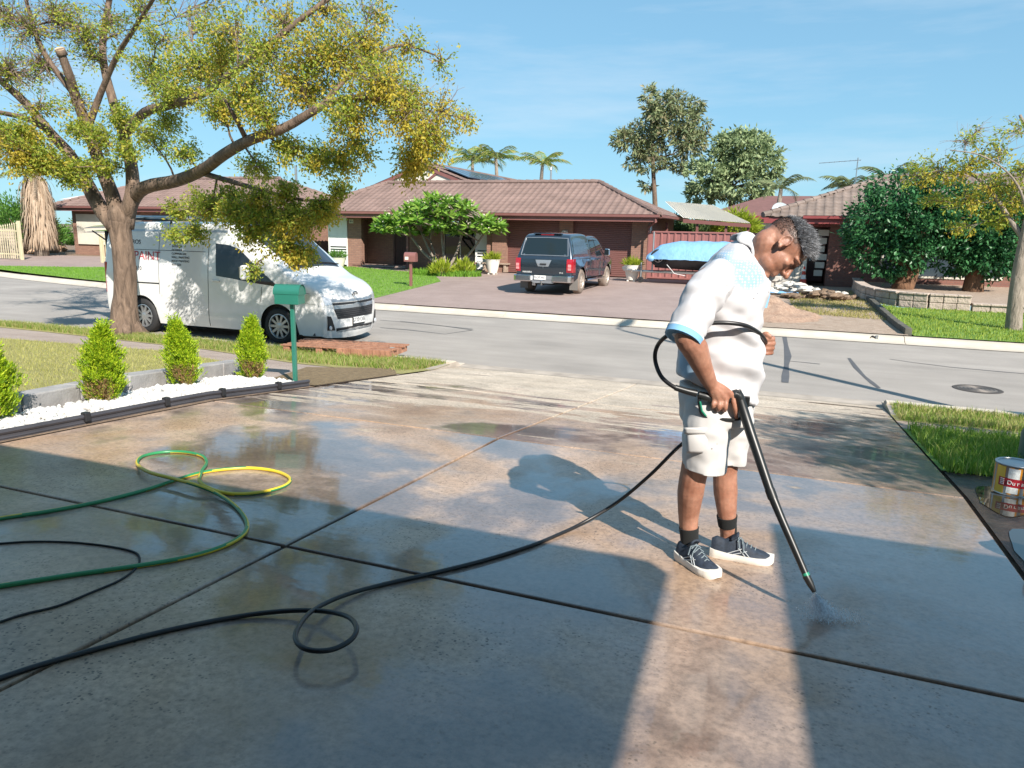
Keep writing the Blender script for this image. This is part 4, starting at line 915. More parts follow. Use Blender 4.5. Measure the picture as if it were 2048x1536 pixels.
for s in (-1, 1):
    for x in (0, 3.2): wheel(UTE, (x, s*.80, .385), .385, .26, s, M_RIMU, M_TYRED, 6, .225)
    US.side_patch([(-.62, 1.66), (.72, 1.69)], [(-.78, 1.24), (.78, 1.24)], .006, s).build('canopy_window', glass_dark('canopy glass', (.05, .08, .12), .12), UTE, smooth=True)
    US.side_patch([(1.16, 1.68), (1.72, 1.68)], [(1.10, 1.18), (1.72, 1.18)], .006, s).build('rear_side_window', M_GLASS, UTE, smooth=True)
    US.side_patch([(1.80, 1.68), (2.2, 1.66), (2.42, 1.55)], [(1.80, 1.18), (2.3, 1.18), (2.82, 1.18)], .006, s).build('front_side_window', M_GLASS, UTE, smooth=True)
    US.line([(.98, 1.78), (.96, .52)], s, .006).build('panel_gap', M_SEAM, UTE); US.line([(1.76, 1.7), (1.76, .55)], s, .005).build('panel_gap', M_SEAM, UTE); US.line([(2.75, 1.15), (2.7, .6)], s, .005).build('panel_gap', M_SEAM, UTE)
    US.line([(-1.0, 1.1), (.97, 1.1)], s, .008).build('panel_gap', M_SEAM, UTE)
    US.side_patch([(.5, .74), (2.7, .74)], [(.5, .67), (2.7, .67)], .012, s, 10, 2).build('rubbing_strip', M_UTE2, UTE)
    MB().tube([(.55, s*.93, .40), (2.68, s*.93, .40)], .04, 8).build('side_step', M_CHROME, UTE, smooth=True)
    for x in (1.25, 1.95): MB().box((x, s*.93, 1.02), (.17, .03, .04)).build('door_handle', M_CHROME, UTE, bevel=.01)
    mr = empty('mirror', (2.62, s*1.03, 1.26), parent=UTE); MB().box((0, 0, 0), (.13, .2, .24), top=(.85, .9)).build('mirror_shell', M_CHROME, mr, bevel=.04); MB().box((-.07, 0, 0), (.01, .15, .18)).build('mirror_glass', M_GLASS, mr)
    mb = MB().grid(lambda u, v: Vector((-1.09+.32*max(0, u-.35)/.65+.03*(abs(v-.5)*2)**3, s*(.74+.19*min(1, u/.42)+.004), .70+.40*v)), 8, 6); tl = mb.build('tail_lamp', M_REDL, UTE, smooth=True)
    MB().box((-1.085, s*.84, .90), (.02, .10, .09)).box((-1.085, s*.84, .80), (.02, .10, .07)).build('reverse_lens', mat('pink lens', (.6, .25, .25), .2), tl)
    MB().box((-.52, s*.82, .30), (.02, .26, .32)).build('mud_flap', mat('grey flap', (.16, .15, .14), .8), UTE)
i0 = US.idx(lambda p: p.z > 1.17); i1 = US.idx(lambda p: p.z > 1.70)
rg = US.top_patch(i0, i1, lambda v: -(.72-.08*v), lambda v: .72-.08*v, .008).build('rear_window', glass_dark('canopy rear glass', (.012, .02, .024), .06), UTE, smooth=True)
pts = [US.across(i0, y, .012) for y in (-.76, 0, .76)] + [US.across(i, .76-.08*(i-i0)/(i1-i0), .012) for i in range(i0, i1+1)] + [US.across(i1, y, .012) for y in (.66, 0, -.66)] + [US.across(i, -.76+.08*(i-i0)/(i1-i0), .012) for i in range(i1, i0-1, -1)]
MB().tube(pts, .012, 5).build('window_frame', M_GREY, rg)
MB().box((-.72, 0, 1.825), (.12, .42, .05)).build('brake_light', M_REDL, UTE, bevel=.01); MB().box((-.70, 0, 1.85), (.2, .9, .03)).build('rear_spoiler', M_UTE, UTE, bevel=.01)
for s in (-1, 1): MB().box((-1.0, s*.66, 1.19), (.03, .06, .1)).build('window_latch', M_CHROME, UTE, bevel=.01)
i2 = US.idx(lambda p: p.x > 2.28 and p.z > 1.5); i3 = US.idx(lambda p: p.x > 2.92 and p.z < 1.5)
US.top_patch(i2, i3, -.66, .66).build('windscreen', M_GLASS, UTE, smooth=True)
tgp = US.face_patch('rear', [(-.72, 1.08), (.72, 1.08)], [(-.72, .60), (.72, .60)], .012, 8, 5).build('tailgate', M_UTE2, UTE, smooth=True)
RM = lambda y, z, o=.03: Matrix.Translation(US.rear(y, z, o)) @ Matrix(((0, 0, -1, 0), (-1, 0, 0, 0), (0, 1, 0, 0), (0, 0, 0, 1)))
US.face_patch('rear', [(-.26, 1.06), (.26, 1.06)], [(-.17, .86), (.17, .86)], .02, 4, 3).build('handle_plate', M_GREY, tgp, smooth=True)
MB().box(US.rear(0, .93, .03), (.02, .2, .045)).build('tailgate_handle', M_BLACKP, tgp); MB().box(US.rear(0, .83, .02), (.015, .02, .06)).build('lock', M_CHROME, tgp)
text_obj('lettering', 'NAVARA', .075, M_PLATE, tgp, RM(.52, .68, .02)); text_obj('lettering', 'ST-X', .055, M_PLATE, tgp, RM(-.58, .68, .02))
for s in (-1, 1): MB().prism([(-1.24, s*.34, .40), (-1.24, s*.84, .40), (-1.16, s*.94, .40), (-.92, s*.95, .40), (-.92, s*.34, .40)], (0, 0, .2)).build('rear_bumper', M_CHROME, UTE, bevel=.03)
MB().box((-1.15, .05, .53), (.12, .80, .12)).prism([(-1.2, -.5, .46), (-1.2, .45, .46), (-1.2, .25, .36), (-1.2, -.35, .36)], (.1, 0, 0)).build('bumper_step', M_GREY, UTE)
up = empty('number_plate', (-1.225, .05, .53), parent=UTE); MB().box((0, 0, 0), (.01, .37, .13)).build('plate', M_PLATE, up)
text_obj('plate_number', 'XGP·461', .10, M_INK, up, Matrix.Translation((-.007, 0, 0)) @ Matrix(((0, 0, -1, 0), (-1, 0, 0, 0), (0, 1, 0, 0), (0, 0, 0, 1))))
MB().box((-1.22, .36, .51), (.012, .13, .12)).build('sticker', M_PLATE, UTE)
MB().tube([(-.9, 0, .32), (-1.2, 0, .32)], .03, 6).cyl((-1.22, 0, .32), (-1.22, 0, .40), .015, n=6).ell((-1.22, 0, .43), .03, n=8, m=6).box((-1.18, .26, .33), (.02, .1, .1)).build('tow_bar', M_CHROME, UTE)
# ---------------------------------------------------------------- trees
M_BARK = bark_mat('grey brown bark', (.055, .036, .025), (.23, .16, .115))
M_BARKG = bark_mat('smooth grey bark', (.16, .13, .10), (.36, .30, .245), 9)
M_BARKR = bark_mat('red brown bark', (.07, .035, .02), (.22, .115, .06))
M_TWIG = mat('grey twig', (.20, .145, .12), .9, var=.2)
M_CUT = mat('pale cut wood', (.55, .40, .26), .8)
def wiggle(a, b, n, amp, rng, sag=0.0):
    a, b = Vector(a), Vector(b); L = (b-a).length; P = []
    ph = [rng.uniform(0, 6.28) for _ in range(6)]
    for i in range(n+1):
        t = i/n; p = a.lerp(b, t); e = math.sin(PI*t)*amp*L
        P.append(p + Vector((math.sin(3*t+ph[0])*e, math.sin(3*t+ph[1])*e, math.sin(2.4*t+ph[2])*e - sag*L*math.sin(PI*t))))
    return P
class Tree:
    def __init__(s, seed): s.rng = random.Random(seed); s.np = np.random.default_rng(seed); s.wood = MB(); s.twig = MB(); s.nodes = []; s.leaf = {}
    def limb(s, P, r0, r1, k=4, n=9):
        Q = catmull(P, k) if len(P) > 2 else [Vector(p) for p in P]; m = len(Q)
        R = [lerp(r0, r1, (i/(m-1))**.8) for i in range(m)]; s.wood.tube(Q, R, n)
        for q, r in zip(Q, R): s.nodes.append((q, r))
        return Q
    def near(s, p, below=True):
        return min(s.nodes, key=lambda nr: (nr[0]-p).length + (1.2*max(0, nr[0].z-p.z) if below else 0))
    def cluster(s, c, rad, sprays, kinds, leaf=.075, per=26, twigr=.006, droop=.25, size=1.0, bare=0.0, connect=True):
        """a spray of twigs round c, joined to the nearest limb; kinds: {leaf-set: share}"""
        c = Vector(c); rad = Vector((rad, rad, rad*.8)) if isinstance(rad, (int, float)) else Vector(rad)
        if connect:
            q, r = s.near(c); L = (c-q).length; r0 = min(r*.75, .012+.011*L)
            P = wiggle(q, c, 6, .07, s.rng, .03); s.wood.tube(P, [lerp(r0, twigr*1.6, i/6) for i in range(7)], 5)
            for p in P[3:]: s.nodes.append((p, twigr*2.2))
            hub = P[3:]
        else: hub = [c]
        names = list(kinds); w = [kinds[k] for k in names]
        for _ in range(sprays):
            while True:
                d = Vector((s.rng.uniform(-1, 1), s.rng.uniform(-1, 1), s.rng.uniform(-1, 1)))
                if .15 < d.length < 1: break
            tip = c + Vector((d.x*rad.x, d.y*rad.y, d.z*rad.z)); a = s.rng.choice(hub); T = wiggle(a, tip, 4, .10, s.rng, -.02)
            s.twig.tube(T, [twigr, twigr*.8, twigr*.6, twigr*.45, twigr*.3], 4, caps=False)
            if s.rng.random() < bare: continue
            k = s.rng.choices(names, w)[0]; pos = []
            for _ in range(per):
                t = s.rng.uniform(.35, 1.0); i = min(3, int(t*4)); p = T[i].lerp(T[i+1], t*4-i)
                sp = .062*size if k != 'seed' else .042*size
                pos.append((p.x+s.rng.gauss(0, sp), p.y+s.rng.gauss(0, sp), p.z+s.rng.gauss(0, sp) - (s.rng.random()*.16 if k == 'seed' else 0)))
            ax = (tip-a).normalized(); s.leaf.setdefault(k, []).append((np.array(pos), leaf, np.array(ax), droop))
    def finish(s, name, label, group, base, mats, leafmats, bark, cat='tree', aspect=.45, twigm=None, wood_name='trunk'):
        root = empty(name, base); tag(root, label, cat, group); inv = Matrix.Translation(-Vector(base))
        o = s.wood.build(wood_name, bark, root, smooth='all'); o.matrix_parent_inverse = inv
        if s.twig.v: o = s.twig.build('twigs', twigm or M_TWIG, root); o.matrix_parent_inverse = inv; o['kind'] = 'stuff'
        for k, L in s.leaf.items():
            parts = []
            for pos, sz, ax, dr in L:
                d = np.tile(ax*.35, (len(pos), 1)) + s.np.normal(size=(len(pos), 3))*.8
                parts.append(leaf_mesh(pos, np.full(len(pos), sz), d, aspect if k != 'seed' else .5, dr if k != 'seed' else .9, .3, s.np))
            V, Fc = cat_mesh(parts); o = mesh_np({'seed': 'seed_clusters'}.get(k, 'crown'), V, Fc, leafmats[k], root); o.matrix_parent_inverse = inv; o['kind'] = 'stuff'
        return root
GREENY = leaf_mat('street tree leaf', [(.17, .26, .035), (.28, .37, .05), (.42, .46, .07), (.55, .48, .08)], .5, .5)
YELLOW = leaf_mat('golden seed pod', [(.52, .41, .05), (.60, .50, .07), (.50, .36, .05), (.42, .44, .07)], .6, .5)
OLIVE = leaf_mat('ochre leaf', [(.22, .19, .03), (.34, .25, .04), (.17, .17, .03)], .5, .4)
# ======== the big street tree on the near verge
TB = atY(250, 655, 10.02); TB.z = -.68; td = math.hypot(TB.x, TB.y)
T = Tree(11)
def tp(px, py, dd=0.0): return atD(px, py, td+dd)
trunk = [TB+Vector((0, 0, -.15)), tp(249, 625), tp(251, 585), tp(250, 540), tp(246, 500), tp(241, 468), tp(240, 448), tp(241, 425)]
T.wood.ell(tp(240, 436), (.22, .21, .25), n=14, m=10)
Q = catmull(trunk, 6); R = [interp(i/(len(Q)-1), [(0, .31), (.1, .245), (.25, .20), (.6, .183), (.78, .19), (.88, .205), (1, .12)]) for i in range(len(Q))]
T.wood.tube(Q, R, 18)
T.nodes += [(q, .3) for q in Q[-6:]]
for k in range(7):
    a = k*2*PI/7+.3; d = Vector((math.cos(a), math.sin(a), 0)); T.wood.tube([TB+d*.13+Vector((0, 0, .22)), TB+d*.26+Vector((0, 0, .05)), TB+d*.45+Vector((0, 0, -.08))], [.12, .085, .02], 7)
def toward(px, py): return 4.0*max(0, min(1, (px-240)/260))*(1 if py < 250 else interp(py, [(250, 1), (330, .75), (380, .4), (480, .3)]))
def tr(px, py, dd): return tp(px, py, dd-toward(px, py))
LA = T.limb([tp(250, 455), tp(262, 405), tr(290, 375, -.3), tr(350, 362, -.6), tr(405, 340, -.9), tr(450, 308, -1.2), tr(500, 280, -1.4), tr(570, 255, -1.6), tr(640, 215, -1.8), tr(700, 195, -2.0), tr(770, 200, -2.2)], 0.152, 0.025)
LB = T.limb([tp(232, 455), tp(200, 415, .2), tp(170, 360, .4), tp(140, 310, .5), tp(100, 265, .6), tp(50, 205, .7), tp(0, 160, .8), tp(-60, 100, 1)], 0.160, 0.043)
LC = T.limb([tp(238, 440), tp(222, 385, .1), tp(200, 330, .2), tp(180, 270, .3), tp(150, 190, .2), tp(138, 150, 0), tp(122, 106, -.1)], 0.144, 0.064)
LD = T.limb([tp(246, 440), tp(264, 390, -.2), tp(262, 330, -.1), tp(245, 265, .2), tp(225, 200, .5), tp(205, 110, .9), tp(215, 20, 1.3), tp(235, -80, 1.6)], 0.144, 0.043)
LE = T.limb([tr(248, 270, .1), tr(290, 225, -.3), tr(340, 210, -.7), tr(400, 190, -1.0), tr(460, 150, -1.2), tr(530, 95, -1.4), tr(600, 40, -1.6), tr(680, -20, -1.7)], 0.091, 0.025)
LF = T.limb([tr(176, 255, .3), tr(200, 190, .1), tr(235, 110, -.5), tr(280, 40, -.9), tr(330, -40, -1.2)], 0.068, 0.025)
LG = T.limb([tp(100, 265, .6), tp(60, 240, -.2), tp(0, 225, -.6), tp(-60, 220, -.8)], 0.061, 0.025)
LH = T.limb([tp(150, 190, .2), tp(90, 110, .5), tp(60, 30, .8), tp(40, -60, 1)], 0.061, 0.025)
LI = T.limb([tr(495, 283, -1.4), tr(470, 235, -1.6), tr(450, 200, -1.9)], 0.038, 0.017)
LJ = T.limb([tr(400, 345, -.9), tr(470, 365, -1.6), tr(540, 385, -2.2), tr(610, 400, -2.6), tr(660, 400, -2.9)], 0.046, 0.013)
LK = T.limb([tr(640, 215, -1.8), tr(720, 130, -1.6), tr(800, 90, -1.5), tr(870, 110, -1.4)], 0.038, 0.010)
T.wood.cyl(tp(126, 112, -.1), tp(119, 98, -.1), .085, .08, 10)
D0 = lambda k: {'leaf': 1-k*.72, 'seed': k*.72+1e-4}
S_ = [ # px, py, radius px, distance, sprays, seed share, bare share
 (640, 110, 85, -1.6, 34, .65, 0), (720, 80, 75, -1.6, 28, .6, .1), (765, 165, 85, -2.0, 38, .75, 0), (700, 235, 65, -2.0, 26, .5, 0), (825, 215, 75, -2.1, 30, .8, .05), (860, 285, 55, -2.2, 26, .7, 0), (815, 330, 38, -2.2, 14, .9, 0), (838, 300, 30, -2.2, 12, .8, 0),
 (900, 200, 50, -1.8, 9, .6, .4), (600, 165, 65, -1.5, 26, .5, 0), (540, 110, 65, -1.4, 22, .35, .1), (470, 60, 65, -1.2, 18, .3, .2), (560, 35, 55, -1.4, 14, .5, .3), (650, 25, 55, -1.5, 15, .5, .3), (740, 15, 45, -1.6, 10, .6, .5), (820, 95, 55, -1.5, 12, .5, .4), (885, 125, 40, -1.4, 7, .3, .6), (930, 235, 32, -1.6, 6, .4, .5),
 (400, 125, 65, -1.0, 26, .15, 0), (350, 180, 55, -.8, 26, .05, 0), (300, 130, 55, -.6, 18, .05, .1), (440, 200, 55, -1.4, 24, .2, 0), (330, 75, 55, -.8, 14, .1, .3), (250, 60, 55, .6, 10, .0, .5), (500, 175, 55, -1.4, 22, .4, 0), (525, 222, 45, -1.5, 16, .4, 0), (440, 100, 50, -1.2, 18, .3, .1),
 (300, 265, 42, -.6, 13, .0, 0), (365, 300, 38, -.9, 10, .0, .1), (330, 245, 34, -.6, 9, .0, 0), (252, 300, 28, -.5, 12, .1, 0), (190, 270, 30, -.4, 14, .1, 0), (240, 230, 30, -.3, 12, .1, 0), (150, 255, 28, -.2, 9, .1, 0), (215, 330, 22, -.5, 7, .05, 0), (575, 300, 45, -1.8, 15, .15, .1), (645, 320, 45, -2.1, 17, .2, .05), (720, 295, 40, -2.2, 13, .2, .1), (520, 335, 36, -1.9, 11, .1, .1), (690, 330, 34, -2.3, 10, .15, .1),
 (420, 425, 40, -1.8, 17, .1, .1), (480, 425, 44, -2.2, 22, .15, 0), (540, 440, 46, -2.4, 26, .2, 0), (600, 440, 46, -2.7, 28, .3, 0), (640, 420, 40, -2.8, 22, .45, 0), (565, 490, 34, -2.7, 15, .35, 0), (612, 508, 30, -2.8, 14, .5, 0), (500, 470, 30, -2.3, 12, .1, 0), (400, 400, 30, -1.5, 11, .3, .1), (350, 420, 26, -1.2, 8, .15, .2), (680, 385, 26, -2.9, 9, .3, .1), (460, 388, 28, -1.9, 11, .3, .1), (520, 398, 32, -2.2, 13, .3, 0), (575, 385, 34, -2.4, 13, .35, 0), (390, 470, 22, -1.7, 9, .1, .1), (345, 470, 18, -1.6, 6, .1, .1), (500, 545, 12, -2.4, 3, 0, 0),
 (60, 60, 75, .6, 50, .0, .85), (20, 140, 65, .5, 44, .05, .75), (85, 130, 60, .5, 44, 0, .8), (140, 45, 55, .6, 36, 0, .8), (185, 110, 45, .5, 26, 0, .7), (0, 30, 60, .8, 40, 0, .8), (110, 20, 50, .9, 30, 0, .8), (170, 60, 45, .3, 22, 0, .7), (220, 30, 50, .8, 14, .1, .6), (80, 205, 50, -.2, 16, .1, .6), (160, 200, 40, .2, 12, .1, .5), (290, 20, 45, -.8, 10, .1, .6), (380, 30, 50, -1, 12, .2, .4),
 (30, 300, 52, -.9, 30, .55, 0), (85, 320, 42, -.8, 22, .45, 0), (15, 255, 40, -.7, 18, .5, .1), (125, 335, 32, -.6, 14, .1, 0), (60, 262, 34, -.8, 13, .35, .1), (150, 360, 22, -.5, 8, .05, 0), (180, 335, 20, -.4, 7, .05, 0)]
for (px, py, rp, dd, sp, ys_, br) in S_:
    dd = dd - toward(px, py); c = tp(px, py, dd); rm = rp/(F_PX/((c-CAM).dot(FW))); T.cluster(c, (rm, rm*1.5, rm*.9), int(sp*(2.9 if br < .3 else 2.6)), D0(ys_), leaf=.058-.006*toward(px, py)/4*2, per=34, bare=br, twigr=.0055+.002*(br > .5), size=.85)
# higher crown, above the picture, keeps shading the van and the road
for k in range(34):
    a = T.rng.uniform(0, 6.28); rr = T.rng.uniform(.5, 3.6); c = TB + Vector((math.cos(a)*rr-.3, math.sin(a)*rr+.4, T.rng.uniform(6.2, 8.3))); T.cluster(c, .9, 20, {'leaf': .7, 'seed': .3}, leaf=.1, per=14, bare=.25)
big = T.finish('street_tree', 'big street tree with golden seed clusters shading the white van', 'street trees', TB, None, {'leaf': GREENY, 'seed': YELLOW}, M_BARK)
MB().cyl(tp(121, 102, -.1), tp(119, 97, -.12), .075, .075, 10).build('cut_end', M_CUT, big).matrix_parent_inverse = Matrix.Translation(-TB)
# ======== slim street tree at right
TB2 = atZ(2028, 662, -.66); td2 = math.hypot(TB2.x, TB2.y); T = Tree(23)
def tq(px, py, dd=0.0): return atD(px, py, td2+dd)
T.limb([TB2+Vector((0, 0, -.1)), tq(2030, 620), tq(2036, 560), tq(2046, 500), tq(2058, 440)], .185, .11)
T.limb([tq(2050, 480), tq(2020, 440, .1), tq(1995, 400, .2), tq(1960, 360, .2), tq(1930, 345, 0), tq(1890, 345, -.2)], .07, .02)
T.limb([tq(2058, 440), tq(2040, 380, -.2), tq(2010, 340, -.5), tq(1960, 310, -.8), tq(1900, 300, -1)], .032, .01)
T.limb([tq(2058, 440), tq(2070, 350, .2), tq(2060, 280, .3), tq(2040, 230, .4)], .10, .03)
for (px, py, rp, dd, sp, ys_, br) in [(1880, 340, 55, -.4, 24, .5, .2), (1940, 330, 55, -.3, 24, .4, .3), (1830, 350, 40, -.5, 15, .5, .2), (2000, 300, 55, -.2, 22, .2, .6), (1930, 280, 50, -.5, 18, .1, .85), (2030, 260, 45, 0, 16, .1, .8), (1990, 370, 50, .2, 24, .4, .2), (2035, 400, 45, .3, 22, .3, .1), (1930, 400, 45, .2, 20, .4, .2), (1870, 400, 35, .1, 12, .4, .3), (1990, 440, 40, .3, 18, .3, .1), (2040, 340, 45, 0, 20, .3, .4), (1920, 455, 28, .2, 10, .4, .2), (1960, 260, 40, -.2, 12, 0, .9)]:
    c = tq(px, py, dd); rm = rp/(F_PX/((c-CAM).dot(FW))); T.cluster(c, rm, int(sp*1.7), {'leaf': 1-ys_*.7, 'seed': ys_*.7+1e-4}, leaf=.08, per=20, bare=br*.8, twigr=.007)
T.finish('street_tree', 'slim street tree with sparse yellow green crown at the right edge', 'street trees', TB2, None, {'leaf': GREENY, 'seed': YELLOW}, M_BARKG)
# ======== two dense round trees
DARKG = leaf_mat('dark glossy leaf', [(.015, .065, .025), (.028, .115, .04), (.05, .165, .055), (.075, .21, .08)], .35, .25)
def dense_tree(base, blobs, seed, label, leafm, bark, trunk_r, leaf=.15, n=9000, name='shade_tree', group=None, aspect=.5, droop=.3, shell=.55, trunk_top=None):
    T = Tree(seed); base = Vector(base); top = trunk_top or max((Vector(b[0]) for b in blobs), key=lambda p: p.z)
    T.limb([base+Vector((0, 0, -.1)), base.lerp(top, .3)+Vector((.05, 0, 0)), base.lerp(top, .6), top], trunk_r, trunk_r*.35)
    tot = sum(b[1]**2 for b in blobs); P = []
    for c, r in blobs:
        c = Vector(c); q, rr = T.near(c); T.wood.tube(wiggle(q, c, 4, .08, T.rng), [trunk_r*.35, trunk_r*.28, trunk_r*.2, trunk_r*.14, trunk_r*.08], 6)
        m = int(n*r*r/tot); d = T.np.normal(size=(m, 3)); d /= np.linalg.norm(d, axis=1)[:, None]
        # leaves gather in tufts just under the outline
        nt_ = max(12, m//45); td_ = T.np.normal(size=(nt_, 3)); td_ /= np.linalg.norm(td_, axis=1)[:, None]
        tc_ = td_*(r*(shell+(1-shell)*T.np.random(nt_)**.6))[:, None]*np.array([1, 1, .85]); k = T.np.integers(0, nt_, m)
        pos = np.array(c) + tc_[k] + T.np.normal(size=(m, 3))*r*.13; P.append((pos, (pos-np.array(c))/r))
    parts = [leaf_mesh(p, np.full(len(p), leaf), d*.8+T.np.normal(size=p.shape)*.5, aspect, droop, .25, T.np) for p, d in P]
    V, Fc = cat_mesh(parts); root = empty(name, base); tag(root, label, 'tree', group); inv = Matrix.Translation(-base)
    T.wood.build('trunk', bark, root, smooth='all').matrix_parent_inverse = inv
    o = mesh_np('crown', V, Fc, leafm, root); o.matrix_parent_inverse = inv; o['kind'] = 'stuff'; return root
def blob_px(L, Y): return [(atY(px, py, Y+dy), rp/(F_PX/((atY(px, py, Y)-CAM).dot(FW)))) for px, py, rp, dy in L]
b = atZ(1800, 578, -.3); dense_tree((b.x, 27.6, -.3), blob_px([(1760, 450, 62, 0), (1800, 400, 65, .3), (1850, 440, 62, -.3), (1740, 500, 45, 0), (1830, 500, 52, -.2), (1880, 385, 50, .3), (1780, 520, 38, -.3), (1890, 480, 45, 0)], 27.6), 31, 'dense dark round tree nearest the brick wall corner', DARKG, M_BARKR, .36, .15, 15000, group='dense round trees')
b = atZ(1945, 585, -.3); dense_tree((atY(1945, 585, 27.8).x, 27.8, -.3), blob_px([(1930, 440, 55, 0), (1975, 480, 55, -.2), (2010, 450, 55, 0), (1940, 500, 45, -.2), (1990, 520, 42, -.3), (1960, 400, 50, .4), (2020, 515, 34, -.2), (1910, 520, 36, 0)], 27.8), 32, 'dense dark round tree directly left of the slim street tree', DARKG, M_BARKR, .34, .15, 14000, group='dense round trees')
# ======== gums behind the roofs
GUM = leaf_mat('gum leaf', [(.12, .16, .08), (.19, .24, .11), (.27, .30, .15), (.30, .25, .15)], .5, .25)
GUM2 = leaf_mat('pale gum leaf', [(.17, .24, .12), (.27, .35, .17), (.37, .43, .22)], .5, .25)
def far_tree(base_px, Y, blobs, **k):
    b = atY(base_px[0], base_px[1], Y); b.z = .2; return dense_tree(b, blob_px(blobs, Y), **k)
far_tree((1318, 400), 62, [(1330, 210, 42, 0), (1380, 215, 32, 1), (1290, 265, 40, 0), (1345, 270, 45, 1), (1255, 285, 30, -1), (1380, 290, 38, 0), (1310, 320, 34, 0), (1270, 320, 24, 0), (1395, 250, 24, 0), (1300, 190, 20, 0), (1360, 330, 22, 0), (1295, 370, 14, 0), (1318, 225, 30, -1)], seed=41, label='tall loose gum tree above the brown tiled roof', leafm=GUM, bark=M_BARK, trunk_r=.28, leaf=.42, n=9000, name='gum_tree', group='gum trees behind the houses', shell=.3, aspect=.32)
far_tree((1470, 430), 58, [(1440, 330, 40, 0), (1490, 310, 45, 0), (1525, 330, 38, 0), (1460, 290, 34, 0), (1510, 290, 34, 0), (1420, 360, 32, -1), (1480, 360, 42, -1), (1530, 370, 30, 0), (1400, 385, 26, 0), (1390, 340, 20, 0), (1440, 385, 26, 0), (1500, 390, 24, 0)], seed=42, label='round pale green gum tree beside the taller one', leafm=GUM2, bark=M_BARK, trunk_r=.4, leaf=.36, n=13000, name='gum_tree', group='gum trees behind the houses', shell=.6, aspect=.4)
# ======== palms
PALM = leaf_mat('palm leaflet', [(.10, .18, .03), (.18, .27, .05), (.30, .33, .08), (.42, .34, .12)], .45, .3)
PALMG = leaf_mat('grey green palm leaflet', [(.10, .14, .06), (.16, .20, .09), (.22, .24, .12)], .45, .3)
PALMD = leaf_mat('dead palm frond', [(.38, .28, .20), (.48, .37, .27), (.30, .22, .15)], .8, .2)
def palm(base, h, L, nf, label, leafm, seed, trunk_r=.13, arch=.9, group='palms', lean=0, up=.9, dens=26, dead=0, name='palm_tree'):
    rng = random.Random(seed); base = Vector(base); root = empty(name, base); tag(root, label, 'palm', group)
    top = Vector((lean, 0, h)); MB().tube(wiggle((0, 0, -.1), top, 6, .02, rng), [trunk_r*1.25]+[trunk_r]*5+[trunk_r*.8], 9).build('trunk', M_BARKG, root, smooth='all')
    for f in range(nf):
        a = 2*PI*f/nf+rng.uniform(-.25, .25); el = rng.uniform(.15, 1.15)*up if f >= dead else -1.1; l = L*rng.uniform(.75, 1.1); d = Vector((math.cos(a), math.sin(a), 0)); P = []; p = top.copy()
        for i in range(9):
            P.append(p.copy()); e = el-arch*(i/8)**1.3*1.6; p = p + (d*math.cos(e)+Vector((0, 0, math.sin(e))))*(l/8)
        mb = MB(); mb.tube(P, [.028, .025, .022, .02, .017, .014, .011, .008, .005], 4)
        for j in range(dens):
            t = .12+.86*j/dens; k = t*8; i = min(7, int(k)); q = P[i].lerp(P[i+1], k-i); tg = (P[i+1]-P[i]).normalized(); sd = tg.cross(Vector((0, 0, 1)));
            sd = sd.normalized() if sd.length > .01 else Vector((-d.y, d.x, 0))
            for s in (-1, 1):
                ll = L*.24*math.sin(PI*min(1, t*.85+.15))*rng.uniform(.8, 1.15); v = (sd*s+tg*.55+Vector((0, 0, -.25-.35*rng.random()))).normalized(); w = tg*.022
                mb.add([q-w, q+w, q+v*ll*.6+w*.7+Vector((0, 0, -.03*ll)), q+v*ll+Vector((0, 0, -.15*ll))], [(0, 1, 2), (0, 2, 3)])
        mb.build('frond', leafm if f >= dead else PALMD, root)
    return root
def palm_at(px, py, Y, ground, **k):
    c = atY(px, py, Y); palm((c.x, Y, ground), c.z-ground, **k)
palm_at(945, 322, 52, 0, L=2.7, nf=12, label='palm crown left of two above the solar panels', leafm=PALM, seed=1)
palm_at(992, 318, 52, 0, L=2.7, nf=12, label='palm crown right of two above the solar panels', leafm=PALM, seed=2)
palm_at(1085, 328, 50, 0, L=2.4, nf=11, label='single palm above the ridge of the brown roof', leafm=PALM, seed=3)
palm_at(1562, 378, 42, 0, L=2.0, nf=8, label='slender grey green palm rising beside the satellite dish', leafm=PALMG, seed=4, trunk_r=.12, arch=1.1)
palm_at(1700, 378, 44, 0, L=2.3, nf=10, label='feathery palm rising behind the right house roof', leafm=PALMG, seed=5)
palm_at(1780, 362, 46, 0, L=2.2, nf=10, label='feathery palm half hidden by the dense round trees', leafm=PALMG, seed=6)# yellow green shrub over the fence
def shrub(base, r, n, leaf, m_, label, seed, h=1.0, aspect=.35, up=.6, name='shrub', group=None, wood=M_BARK, dz=.0):
    g = np.random.default_rng(seed); rng = random.Random(seed); base = Vector(base); root = empty(name, base); tag(root, label, 'shrub', group)
    mb = MB(); tips = []
    for i in range(9):
        a = rng.uniform(0, 6.28); t = Vector((math.cos(a)*r*.5, math.sin(a)*r*.5, r*h*rng.uniform(.6, 1.1))); tips.append(t); mb.tube(wiggle((0, 0, -.05), t, 3, .08, rng), [.03*r+.008, .02*r+.006, .015*r+.004, .006], 5)
    mb.build('stems', wood, root, smooth='all')
    d = g.normal(size=(n, 3)); d /= np.linalg.norm(d, axis=1)[:, None]; d[:, 2] = np.abs(d[:, 2])*.9+.1*d[:, 2]
    lump = 1+.22*np.sin(d[:, 0]*5+seed)*np.sin(d[:, 1]*6+d[:, 2]*4)
    pos = d*(r*lump*(.5+.5*g.random(n)**.5))[:, None]*np.array([1, 1, h]) + np.array([0, 0, r*.25*h+dz])
    V, Fc = leaf_mesh(pos, np.full(n, leaf), d+np.array([0, 0, up]), aspect, .1, .25, g); mesh_np('foliage', V, Fc, m_, root)['kind'] = 'stuff'; return root
